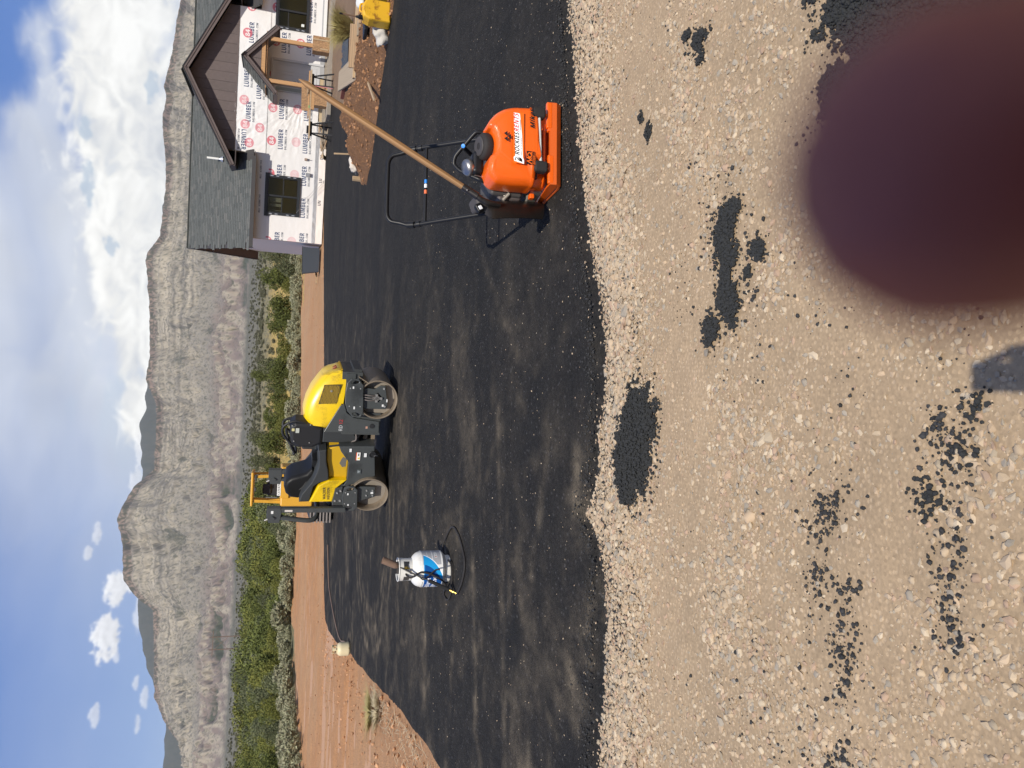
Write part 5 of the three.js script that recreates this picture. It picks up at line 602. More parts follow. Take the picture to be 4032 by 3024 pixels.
// ================= square shovel leaning on the compactor
{
  const o = thing('shovel', 'long wooden handled shovel with dirty steel blade leaning on the orange compactor', 'shovel', [0, 0, 0]);
  const S = V3(1.075, 0.555, -4.29), T = V3(1.655, 1.545, -4.50), d = T.clone().sub(S).normalize();
  { const pts = []; for (let i = 0; i <= 24; i++) pts.push([i === 24 ? 0.004 : 0.0165 + 0.0035 * Math.sin(i / 24 * 3), i / 24 * S.distanceTo(T)]); pts.push([0, S.distanceTo(T) + 0.004]); const m = new THREE.Matrix4().compose(S, new THREE.Quaternion().setFromUnitVectors(V3(0, 1, 0), d), V3(1, 1, 1)); const g = new THREE.LatheGeometry(pts.map(([r, y]) => new THREE.Vector2(r, y)), 18), h = plain(g).applyMatrix4(m); const wt = woodTex.clone(); wt.repeat.set(3, 0.5); wt.needsUpdate = true; meshOf(h, std(0.34, 0.18, 0.066, 0.6, { map: wt, bumpMap: rep(woodTex, 3, 0.5), bumpScale: 0.002 }), 'handle', o); }
  const steel = phys(0.030, 0.026, 0.024, 0.5, { metalness: 0.45, map: rep(wearTex, 3), roughnessMap: roughTex });
  const S2 = S.clone().addScaledVector(d, 0.08), N = V3(1.03, 0.47, -4.285); { const m = mb(); m.cyl(0.022, 0.020, [S.x - d.x * 0.02, S.y - d.y * 0.02, S.z - d.z * 0.02], S2.toArray(), 16); m.tube([[S.x, S.y, S.z], [1.05, 0.515, -4.285], [1.035, 0.47, -4.285], [1.035, 0.40, -4.31]], 0.017, 16, 10); m.build('socket', steel, o); mb().sph(0.005, S.x + 0.015, S.y + 0.05, S.z + 0.022, 1, 1, 1, 8).build('rivet', C.chrome, o); }
  // dished blade
  const A = V3(1.03, 0.47, -4.30), B = V3(1.075, 0.075, -4.47), w = V3(0.62, -0.22, -0.72).normalize(), ax = B.clone().sub(A), nn = w.clone().cross(ax).normalize(), nu = 18, nv = 22, pos = [], idx = [];
  for (const side of [0, 1]) for (let j = 0; j <= nv; j++) for (let i = 0; i <= nu; i++) { const v = j / nv, u = i / nu * 2 - 1, hw = 0.112 * sstep(-0.12, 0.16, v) * (1 - 0.03 * v), dish = 0.040 * (u * u) * (1 - 0.45 * v) - 0.02 * Math.sin(v * 2.2) , p = A.clone().addScaledVector(ax, v).addScaledVector(w, u * hw).addScaledVector(nn, dish + side * 0.003); pos.push(p.x, p.y, p.z); }
  const n1 = (nu + 1) * (nv + 1); for (const s of [0, 1]) for (let j = 0; j < nv; j++) for (let i = 0; i < nu; i++) { const a = s * n1 + j * (nu + 1) + i, b = a + 1, c = a + nu + 1, e = c + 1; s ? idx.push(a, b, c, b, e, c) : idx.push(a, c, b, b, c, e); }
  const g = new THREE.BufferGeometry(); g.setAttribute('position', new THREE.Float32BufferAttribute(pos, 3)); g.setIndex(idx); g.computeVertexNormals(); const b = meshOf(plain(g), steel, 'blade', o);
}
// ================= gas cylinders
function cylinderBody(o, paint, sc = 1) {
  mb().lathe([[0.115, 0], [0.118, 0], [0.118, 0.04], [0.112, 0.045]].map(([a, b]) => [a * sc, b * sc]), 36).build('foot_ring', paint, o);
  const body = [[0, 0.032], [0.08, 0.034], [0.125, 0.045], [0.150, 0.07], [0.157, 0.10], [0.157, 0.24], [0.155, 0.265], [0.145, 0.295], [0.122, 0.322], [0.085, 0.342], [0.04, 0.352], [0, 0.353]].map(([a, b]) => new THREE.Vector2(a * sc, b * sc)); const g = new THREE.LatheGeometry(new THREE.SplineCurve(body).getPoints(60), 56); const b = meshOf(plain(toCreasedNormals(mergeVertices(g.deleteAttribute('uv').deleteAttribute('normal')), 0.8)), paint, 'tank_body', o);
  // collar: a curled sheet with cut-outs, open at the back
  const nA = 60, nH = 10, pos = [], idx = [], R0 = 0.098 * sc, h0 = 0.325 * sc, h1 = 0.455 * sc; for (let j = 0; j <= nH; j++) for (let i = 0; i <= nA; i++) { const a = -2.55 + 5.1 * i / nA, f = j / nH; pos.push(Math.sin(a) * R0 * (1 + 0.03 * f), h0 + (h1 - h0) * f, Math.cos(a) * R0 * (1 + 0.03 * f)); }
  const hole = (i, j) => { const a = -2.55 + 5.1 * (i + 0.5) / nA, f = (j + 0.5) / nH; return (f > 0.30 && f < 0.72 && ((a > -1.2 && a < -0.45) || (a > 0.2 && a < 0.9) || (a > 1.5 && a < 2.1) || (a < -1.6 && a > -2.2))) || (f < 0.3 && Math.abs(Math.sin(a * 1.6)) < 0.45); };
  for (let j = 0; j < nH; j++) for (let i = 0; i < nA; i++) if (!hole(i, j)) { const a = j * (nA + 1) + i; idx.push(a, a + 1, a + nA + 1, a + 1, a + nA + 2, a + nA + 1); } const cg = new THREE.BufferGeometry(); cg.setAttribute('position', new THREE.Float32BufferAttribute(pos, 3)); cg.setIndex(idx); cg.computeVertexNormals(); const col = meshOf(plain(cg), paint, 'collar', o); mb().tube(Array.from({ length: 25 }, (_, i) => { const a = -2.55 + 5.1 * i / 24; return [Math.sin(a) * R0 * 1.03, h1, Math.cos(a) * R0 * 1.03]; }), 0.005 * sc, 60, 6).build('collar_rim', paint, col);
  { const v = mb(); v.cyl(0.016 * sc, 0.014 * sc, [0, 0.345 * sc, 0], [0, 0.40 * sc, 0], 12); v.box(0.07 * sc, 0.03 * sc, 0.03 * sc, -0.01, 0.385 * sc, 0.01); const vv = v.build('valve', phys(0.55, 0.40, 0.12, 0.35, { metalness: 0.9 }), o); mb().cyl(0.026 * sc, 0.026 * sc, [0, 0.405 * sc, 0], [0, 0.43 * sc, 0], 14).build('valve_knob', C.tube, vv); }
  return b;
}
{
  const paint = phys(0.78, 0.76, 0.70, 0.32, { clearcoat: 0.3, map: rep(wearTex, 0.9) }), o = thing('gas_cylinder', 'white propane cylinder with blue label standing on the asphalt', 'gas cylinder', [-1.69, 0.034, -6.80], 0.05); const body = cylinderBody(o, paint);
  // printed sleeve round the front
  const cv = document.createElement('canvas'); cv.width = 1024; cv.height = 400; const q = cv.getContext('2d'); q.fillStyle = '#e6e5e0'; q.fillRect(0, 0, 1024, 400); q.fillStyle = '#a9aaac'; q.fillRect(520, 20, 330, 350); q.strokeStyle = '#f0f0ee'; q.lineWidth = 5; for (const y of [110, 200, 210]) { q.beginPath(); q.moveTo(520, y); q.lineTo(850, y); q.stroke(); } q.fillStyle = '#bcbcbd'; q.fillRect(870, 10, 150, 380); q.fillStyle = '#8c3038'; q.fillRect(880, 30, 50, 40); q.fillStyle = '#555'; for (let y = 90; y < 380; y += 22) q.fillRect(880, y, 130, 8);
  q.fillStyle = '#1f9bdb'; q.beginPath(); q.moveTo(250, 40); q.quadraticCurveTo(640, 20, 690, 40); q.quadraticCurveTo(600, 260, 330, 400); q.lineTo(250, 400); q.fill(); q.strokeStyle = '#fff'; q.lineWidth = 12; q.beginPath(); q.moveTo(700, 30); q.quadraticCurveTo(600, 270, 330, 410); q.stroke(); q.fillStyle = '#0d4f96'; q.beginPath(); q.moveTo(60, 50); q.lineTo(520, 50); q.quadraticCurveTo(480, 250, 250, 390); q.lineTo(60, 390); q.fill(); q.fillStyle = '#fff'; q.font = 'bold 118px sans-serif'; q.fillText('Blue', 60, 170, 250); q.fillText('Rhino', 60, 285, 290); q.fillStyle = '#333'; q.font = 'bold 20px sans-serif'; q.fillText('TANK EXCHANGE', 70, 30, 220); q.fillStyle = '#e9e9e4'; q.fillRect(640, 250, 120, 50); q.fillStyle = '#a03030'; q.fillRect(650, 258, 16, 34); q.fillStyle = '#666'; for (const y of [262, 274, 286]) q.fillRect(674, y, 76, 5);
  const t = new THREE.CanvasTexture(cv); t.colorSpace = THREE.SRGBColorSpace; t.magFilter = THREE.LinearFilter; const g = new THREE.CylinderGeometry(0.1585, 0.1585, 0.185, 60, 1, true, -1.42, 3.6); meshOf(g, phys(1, 1, 1, 0.35, { map: t }), 'label', body).position.y = 0.172;
  const torch = thing('weed_burner_torch', 'propane torch with rusty bell resting across the white cylinder', 'torch', [-1.69, 0.034, -6.80], 0.05), rust = std(0.20, 0.125, 0.085, 0.85, { map: rep(wearTex, 4), bumpMap: rep(bumpTex, 6), bumpScale: 0.004 });
  const P0 = V3(-0.135, 0.03, 0.33), P1 = V3(0.045, 0.475, 0.075), dd = P1.clone().sub(P0), L = (k) => P0.clone().addScaledVector(dd, k).toArray(); mb().cyl(0.006, 0.006, L(0.1), L(1.02), 10).build('pipe', C.tube, torch); { const m = mb(); m.lathe([[0.006, -0.02], [0.024, 0], [0.030, 0.02], [0.031, 0.14], [0.029, 0.14], [0.028, 0.02], [0.02, 0.005]], 24, new THREE.Matrix4().compose(P1, new THREE.Quaternion().setFromUnitVectors(V3(0, 1, 0), V3(0.38, 0.92, -0.1).normalize()), V3(1, 1, 1))); m.build('bell', rust, torch); } { const m = mb(), q0 = P0.clone().addScaledVector(dd, 0.05), q1 = P0.clone().addScaledVector(dd, 0.42); for (let i = 0; i < 18; i++) { const a = q0.clone().lerp(q1, i / 18), b = q0.clone().lerp(q1, (i + 0.75) / 18); m.cyl(0.0165, 0.0165, a.toArray(), b.toArray(), 12); } m.cyl(0.0145, 0.0145, q0.toArray(), q1.toArray(), 12); m.build('foam_grip', std(0.012, 0.012, 0.012, 0.95), torch); } { const m = mb(); m.cyl(0.011, 0.009, L(0.05), L(-0.04), 8); m.cyl(0.014, 0.014, L(0.0), L(-0.02), 6); m.cyl(0.008, 0.008, L(-0.04), L(-0.09), 8); m.build('brass_valve', phys(0.75, 0.48, 0.12, 0.3, { metalness: 0.95 }), torch); }
  const hy = 0.009, X = -1.69, Z = -6.80, rel = (x, z, y = hy) => [x - X, y, z - Z]; mb().tube([L(-0.09), [-0.12, 0.012, 0.45], rel(-1.69, -6.22), rel(-1.55, -6.15), rel(-1.45, -6.21), rel(-1.33, -6.41), rel(-1.30, -6.65), rel(-1.42, -6.88), rel(-1.52, -6.92, 0.03), rel(-1.60, -6.84, 0.02), rel(-1.62, -6.60, 0.02), rel(-1.77, -6.56, 0.02), rel(-1.86, -6.61), rel(-1.94, -6.69), rel(-1.965, -6.80), rel(-1.93, -6.9), [-0.10, 0.06, 0.165], [-0.02, 0.18, 0.175], [0.0, 0.28, 0.165], [-0.05, 0.36, 0.125], [-0.02, 0.40, 0.09], [0.0, 0.385, 0.03]], 0.0088, 220, 8, false, 0.5).build('hose', C.rubber, torch);
  mb().tube([[0.0, 0.385, 0.03], [0.01, 0.40, 0.10], [-0.03, 0.30, 0.175], [-0.055, 0.25, 0.185], [0.02, 0.16, 0.185], [0.03, 0.12, 0.21]], 0.006, 40, 8).build('hose_loop', C.rubber, torch);
}
{
  const paint = phys(0.62, 0.53, 0.33, 0.5, { map: dataTex(256, 256, (x, y) => { const v = at(nzC, x * 2, y * 2), r = sstep(0.55, 0.7, v + 0.1 * at(nzB, x, y)); return [lerp(1, 0.62, r), lerp(1, 0.42, r), lerp(1, 0.22, r)]; }, true, 1.6) }), o = thing('gas_cylinder', 'old yellowed rust-stained gas cylinder at the dirt edge of the asphalt', 'gas cylinder', [-5.14, 0.0, -14.75], 0.4); cylinderBody(o, paint, 0.80);
  const r = meshOf(mb().tube([[-5.14, 0.25, -14.75], [-5.2, 0.05, -14.95], [-5.3, 0.045, -15.6], [-5.55, 0.045, -16.45], [-5.65, 0.045, -17.3], [-5.62, 0.045, -18.7], [-5.5, 0.045, -19.9], [-5.35, 0.045, -20.5], [-4.6, 0.045, -21.4]], 0.018, 120, 7).geo(), std(0.17, 0.115, 0.085, 0.9), 'rope', scene); tag(r, 'brown hose lying across the asphalt from the old yellowed cylinder', 'hose');
}
console.log('tools done');
// ================= dirt bank between drive and house, with building scraps on it
const bankPoly = [[15, -11.6], [6.9, -12.0], [5.96, -12.45], [5.42, -13.4], [5.05, -13.75], [4.62, -14.12], [4.08, -14.75], [3.78, -15.6], [3.9, -16.25], [4.5, -17.3], [5.6, -19.0], [6.75, -20.8], [8.3, -24.8], [9.6, -28.3], [10.6, -30.9], [15, -31.4]];
function sdPoly(x, y, P) { let d = 1e9, s = false; for (let i = 0, j = P.length - 1; i < P.length; j = i++) { const [ax, ay] = P[i], [bx, by] = P[j], ex = bx - ax, ey = by - ay, t = clamp(((x - ax) * ex + (y - ay) * ey) / (ex * ex + ey * ey)); d = Math.min(d, Math.hypot(x - ax - ex * t, y - ay - ey * t)); if ((ay > y) !== (by > y) && x < (bx - ax) * (y - ay) / (by - ay) + ax) s = !s; } return s ? d : -d; }
function segD(x, y, ax, ay, bx, by) { const ex = bx - ax, ey = by - ay, t = clamp(((x - ax) * ex + (y - ay) * ey) / (ex * ex + ey * ey)); return Math.hypot(x - ax - ex * t, y - ay - ey * t); }
const bankY = (x, z) => { const d = sdPoly(x, z, bankPoly) + 0.10 * fbm(x * 2.5, z * 2.5, 3); const crest = Math.min(segD(x, z, 4.7, -15.6, 6.4, -14.3), segD(x, z, 5.5, -15.6, 6.1, -18.6) * 1.3, segD(x, z, 6.2, -14.3, 7.0, -13.9) * 1.6), pile = 0.30 * Math.exp(-((crest / 0.95) ** 2)); const rough = sstep(1.6, 0.2, crest); return lerp(-0.06, 0.055, sstep(-0.06, 0.14, d)) + sstep(0, 0.6, d) * (pile + rough * (0.17 * fbm(x * 2.3, z * 2.3, 4) + 0.11 * (ridged(x * 4.2, z * 4.2, 3) - 0.6)) + 0.02 * fbm(x * 1.2, z * 1.2, 3)); };
{
  const tone = (x, z) => { const n = fbm(x * 1.5, z * 1.5, 4), m = fbm(x * 6, z * 6, 3), k = 1 + 0.22 * m + 0.1 * n, far = sstep(-17, -22, z) * sstep(5.5, 7, x); return [lerp(0.325, 0.44, far) * k, lerp(0.162, 0.28, far) * k, lerp(0.075, 0.165, far) * k]; };
  structure(gridSheet([...spaced(3.5, 8.2, 120), ...spaced(8.3, 15, 40)], [...spaced(-11.5, -21.5, 220), ...spaced(-21.7, -32.2, 60)], bankY, tone), new THREE.MeshStandardMaterial({ vertexColors: true, map: rep(grainTex, 1.3), bumpMap: rep(bumpTex, 1.7), bumpScale: 0.12, roughness: 1 }), 'dirt_bank', 'heaped brown dirt beside the house');
}
// stones: four lumpy shapes shared by gravel, clods and crumbs
function lump(seed, detail, squash = 0.7, amp = 0.35) { const g = mergeVertices(new THREE.IcosahedronGeometry(1, detail).deleteAttribute('uv').deleteAttribute('normal')), p = g.attributes.position, r = rngOf(seed); const ax = 0.75 + 0.5 * r(), az = 0.75 + 0.5 * r(), o = r() * 50; for (let i = 0; i < p.count; i++) { const x = p.getX(i), y = p.getY(i), z = p.getZ(i), s = 1 + amp * noise2(x * 1.3 + o, y * 1.3 + z * 0.9 + o) + amp * 0.5 * noise2(z * 2.4 + o, x * 2.1 - y); p.setXYZ(i, x * ax * s, y * squash * s, z * az * s); } g.computeVertexNormals(); if (detail > 0) return g; const f = g.toNonIndexed(); f.deleteAttribute('normal'); f.computeVertexNormals(); return plain(f); }
function scatter(name, label, count, geos, mat, place, kind = 'stuff') { // place(i) -> [x, y, z, size, colour] or null
  const per = geos.map(() => []), r = rngOf(name.length * 97 + count); for (let i = 0; i < count; i++) { const q = place(i, r); if (q) per[(r() * geos.length) | 0].push(q); }
  geos.forEach((g, k) => { if (!per[k].length) return; const m = new THREE.InstancedMesh(g, mat, per[k].length), M4 = new THREE.Matrix4(), q = new THREE.Quaternion(), e = new THREE.Euler(); per[k].forEach(([x, y, z, s, c, sy = 1, flat = 0.5], i) => { e.set((r() - 0.5) * flat, r() * 6.283, (r() - 0.5) * flat); q.setFromEuler(e); M4.compose(V3(x, y, z), q, V3(s, s * sy, s)); m.setMatrixAt(i, M4); m.setColorAt(i, c); }); m.name = numbered(name); m.userData.kind = kind; m.userData.label = label; m.castShadow = m.receiveShadow = true; scene.add(m); });
}
const stones = [lump(1, 0, 0.7, 0.55), lump(2, 0, 0.55, 0.6), lump(3, 1, 0.65, 0.5), lump(4, 0, 0.6, 0.6), lump(5, 0, 0.75, 0.5)], clods = [lump(11, 0, 0.8, 0.5), lump(12, 1, 0.75, 0.6), lump(13, 0, 0.7, 0.5)];
const stoneMat = new THREE.MeshStandardMaterial({ roughness: 0.95, color: 0xffffff });
const palettes = [[0.40, 0.305, 0.20], [0.43, 0.335, 0.225], [0.36, 0.28, 0.19], [0.345, 0.28, 0.195], [0.47, 0.38, 0.265], [0.36, 0.25, 0.17], [0.29, 0.25, 0.195], [0.42, 0.31, 0.20], [0.42, 0.32, 0.215]];
const stoneColour = (r) => { const c = palettes[(r() * palettes.length) | 0], k = 0.85 + 0.27 * r(); return lin(c[0] * k, c[1] * k, c[2] * k); };
scatter('gravel', 'loose tan and grey gravel on the lane', 400000, stones, stoneMat, (i, r) => {
  const x = -3.4 + 7.4 * r(), u = r(), z = -0.9 - 3.6 * u, dn = z - nearEdge0(x); if (dn < -0.06 && (dn < -0.3 || r() > 0.06)) return null;
  const patch = clamp(0.42 + 0.75 * fbm(x * 1.5 + 2, z * 1.9, 4) + 0.25 * fbm(x * 5, z * 5, 2)), ridge = Math.exp(-(((dn - 0.26) / 0.20) ** 2)); if (r() > 0.05 + 0.95 * patch * patch + 0.8 * ridge) return null;
  const s = (0.0019 + 0.0085 * Math.pow(r(), 3.6) + (r() < 0.008 ? 0.010 * r() : 0)) * (1 + 0.35 * ridge) * (0.8 + 0.6 * patch); return [x, gravelY(x, z) + s * (0.05 + 0.3 * ridge), z, s * 1.25, stoneColour(r), 0.8, 0.9];
});
scatter('edge_gravel', 'pale coarse gravel heaped along the asphalt edge', 7000, stones, stoneMat, (i, r) => {
  const x = -3.4 + 7.4 * r(), g = (r() + r() + r()) / 1.5 - 1, z = nearEdge0(x) + 0.21 + 0.34 * g + 0.06 * fbm(x * 2.3, 8, 3), thin = fbm(x * 1.1, 5, 3) + 0.25 * sstep(-1, 1.5, x); if (r() < 0.35 - 0.7 * thin) return null; const s = 0.0038 + 0.0088 * Math.pow(r(), 2.2), lay = r() * 0.010 * Math.exp(-(((g) / 0.5) ** 2)); const c = stoneColour(r); c.multiplyScalar(1.02); return [x, Math.max(gravelY(x, z), 0.0) + s * 0.35 + lay, z, s, c, 0.85, 1.4];
});
// pale chips pressed into the asphalt
scatter('asphalt_chips', 'pale stone chips scattered on the asphalt', 1000, stones, stoneMat, (i, r) => { const x = -3.2 + 6.6 * r(), z = nearEdge0(x) - 0.02 - 5.5 * Math.pow(r(), 2.6); const s = 0.0025 + 0.005 * r() * r(); const c = stoneColour(r); return [x, asphaltY(x, z) + 0.001, z, s, c, 0.6, 0.6]; });
// black crumbs of mix
const tarMat = new THREE.MeshStandardMaterial({ roughness: 0.8, color: 0xffffff }), tarColour = (r) => { const k = 0.016 + 0.016 * r(); return lin(k, k, k * 1.02); };
scatter('asphalt_crumbs', 'black asphalt crumbs scattered over the gravel and the mat edge', 42000, clods, tarMat, (i, r) => {
  const x = -3.4 + 7.4 * r(); let z; const q = r(); if (q < 0.62) { z = nearEdge0(x) + 0.12 + 0.34 * (r() + r() - 1); if (r() < 0.15 - 0.4 * fbm(x * 1.7, 9, 3)) return null; } else { z = -1.0 - 3 * r(); const cl = fbm(x * 2.1 + 7, z * 2.3 + 3, 4) + 0.28 * Math.exp(-(((z + 1.95 + 0.15 * x) / 0.16) ** 2)) + 0.5 * Math.exp(-(((x + 1.05) / 0.35) ** 2) - (((z + 2.1) / 0.22) ** 2)) + 0.5 * Math.exp(-(((x + 0.15) / 0.3) ** 2) - (((z + 1.5) / 0.10) ** 2)); if (r() > sstep(0.10, 0.50, cl)) return null; }
  const s = 0.0020 + 0.0058 * Math.pow(r(), 2.6); return [x, (z < nearEdge0(x) - 0.05 ? asphaltY(x, z) : gravelY(x, z)) + s * 0.45, z, s, tarColour(r), 0.9, 3];
});
scatter('tracked_crumbs', 'bands of black asphalt crumbs tracked across the gravel', 3600, clods, tarMat, (i, r) => {
  const q = r(), A = q < 0.62 ? [-0.25, -1.93, -1.35, -1.80, 0.12] : q < 0.85 ? [0.10, -1.55, -0.62, -1.44, 0.075] : [0.95, -2.75, 0.25, -2.35, 0.22], t = r(), g = (r() + r() + r()) / 1.5 - 1, x = lerp(A[0], A[2], t) + 0.04 * (r() - 0.5), z = lerp(A[1], A[3], t) + A[4] * g * 1.5; if (r() > sstep(-0.25, 0.45, fbm(x * 6 + 3, z * 7, 3) + 0.05)) return null; const s = 0.0022 + 0.0075 * Math.pow(r(), 3); return [x, gravelY(x, z) + s * 0.45, z, s, tarColour(r), 0.85, 3];
});
// spilled heaps of mix on the gravel, each one a thing
function spill(label, cx, cz, blobs, seed, height, solid = 0.16) {
  const r = rngOf(seed), list = [], x0 = Math.min(...blobs.map((b) => b[0] - b[2])) - 0.05, x1 = Math.max(...blobs.map((b) => b[0] + b[2])) + 0.05, z0 = Math.min(...blobs.map((b) => b[1] - b[3])) - 0.05, z1 = Math.max(...blobs.map((b) => b[1] + b[3])) + 0.05, step = 0.0085, base = clods.map((g) => plain(g.clone()));
  const field = (x, z) => { let f = -1; for (const [bx, bz, bw, bh] of blobs) f = Math.max(f, 1 - Math.hypot((x - bx) / bw, (z - bz) / bh)); return f + 0.55 * fbm(x * 10 + seed, z * 10, 4) + 0.26 * noise2(x * 34, z * 34 + seed); };
  for (let z = z0; z < z1; z += step) for (let x = x0; x < x1; x += step) { const f = field(x, z); if (f < solid - 0.1 && !(f > -0.55 && r() < 0.20 * sstep(-0.55, 0.1, f) + (solid > 0.5 ? 0.1 * sstep(-0.1, 0.4, f) : 0))) continue; const X = x + (r() - 0.5) * step, Zz = z + (r() - 0.5) * step, s = 0.0030 + 0.0058 * Math.pow(r(), 2.4) + (f > 0.03 ? 0.0012 : 0), y = gravelY(X, Zz) + s * 0.4 + height * sstep(0, 0.5, f) * (0.6 + 0.4 * r()); const g = base[(r() * 3) | 0].clone(); g.applyMatrix4(new THREE.Matrix4().compose(V3(X - cx, y, Zz - cz), new THREE.Quaternion().setFromEuler(new THREE.Euler(r() * 6, r() * 6, r() * 6)), V3(s, s, s))); list.push(g); }
  { const v = [], q = 0.012; for (let z = z0; z < z1; z += q) for (let x = x0; x < x1; x += q) { if (field(x + q / 2, z + q / 2) < solid + 0.02) continue; const p = (a, b) => v.push(V3(a - cx, gravelY(a, b) + 0.002 + height * 0.75 * sstep(0, 0.5, field(a, b)), b - cz)); p(x, z); p(x, z + q); p(x + q, z); p(x + q, z); p(x, z + q); p(x + q, z + q); } if (v.length) { const g = new THREE.BufferGeometry().setFromPoints(v); g.computeVertexNormals(); list.push(plain(g)); } }
  const m = meshOf(mergeGeometries(list), std(0.020, 0.021, 0.021, 0.9), 'asphalt_spill', scene); m.position.set(cx, 0, cz); tag(m, label, 'asphalt spill', 'spilled asphalt on the gravel'); return list.length;
}
let sp = 0;
sp += spill('large oval heap of spilled black asphalt beside the asphalt edge', -0.29, -3.20, [[-0.27, -3.21, 0.27, 0.175], [-0.13, -3.17, 0.17, 0.155], [-0.42, -3.25, 0.13, 0.11]], 3, 0.035);
sp += spill('ragged trail of spilled black asphalt in the middle of the gravel', 0.45, -2.55, [[0.62, -2.545, 0.10, 0.085], [0.52, -2.53, 0.10, 0.085], [0.44, -2.52, 0.07, 0.06], [0.345, -2.50, 0.10, 0.085], [0.24, -2.60, 0.075, 0.075], [0.69, -2.5, 0.05, 0.06]], 8, 0.014, 0.34);
sp += spill('small round splat of black asphalt near the finger tip', 0.505, -2.33, [[0.505, -2.325, 0.055, 0.055], [0.44, -2.38, 0.03, 0.03]], 21, 0.010, 0.34);
sp += spill('black asphalt splatter by loose stones on the right of the gravel', 1.40, -2.83, [[1.44, -2.82, 0.06, 0.075], [1.50, -2.90, 0.03, 0.045], [1.36, -2.78, 0.03, 0.04]], 33, 0.010, 0.4);
sp += spill('wide black asphalt patch at the lower right of the gravel', 1.05, -1.75, [[1.10, -1.72, 0.36, 0.26], [1.32, -1.92, 0.25, 0.18], [0.95, -1.98, 0.10, 0.07], [0.86, -1.86, 0.08, 0.07], [1.0, -1.5, 0.25, 0.2]], 41, 0.02);
sp += spill('thin speckled asphalt streak in the gravel left of centre', -0.13, -1.48, [[-0.13, -1.48, 0.055, 0.06], [-0.24, -1.55, 0.06, 0.05], [-0.02, -1.43, 0.06, 0.04]], 52, 0.006, 0.9);
sp += spill('small black asphalt lump far right by the compactor side of the gravel', 1.20, -3.20, [[1.20, -3.22, 0.045, 0.035], [1.28, -3.30, 0.03, 0.02]], 61, 0.012);
console.log('spill crumbs', sp);
// clods on the bank and the pad
const dirtColour = (r) => { const k = 0.75 + 0.5 * r(), t = r(); return lin(lerp(0.40, 0.44, t) * k, lerp(0.205, 0.25, t) * k, lerp(0.10, 0.135, t) * k); };
scatter('dirt_clods', 'clods and stones on the heaped brown dirt', 8500, clods, stoneMat, (i, r) => { const x = 3.6 + 4.6 * r(), z = -12 - 9 * r(), d = sdPoly(x, z, bankPoly); if (d < -0.03 || (x > 7.2 && r() > 0.25)) return null; const s = 0.007 + 0.036 * Math.pow(r(), 6); const k = 0.7 + 0.6 * r(); return [x, bankY(x, z) + s * 0.3, z, s, lin(0.285 * k, 0.145 * k, 0.068 * k), 0.85, 2]; });
scatter('pad_clods', 'loose clods on the red dirt pad', 12000, clods, stoneMat, (i, r) => { const z = -5.5 - 42 * Math.pow(r(), 1.3), x = -16 + (leftEdge0(z) + 16) * Math.pow(r(), 0.55) - 0.05; if (x > leftEdge0(z) - 0.03) return null; const near = Math.exp(-(leftEdge0(z) - x) * 1.2), s = 0.006 + 0.022 * Math.pow(r(), 4.5) * (1 + near); if (r() > 0.25 + near) return null; return [x, -0.01 + s * 0.2, z, s, dirtColour(r), 0.7, 2]; });
console.log('scatter done');
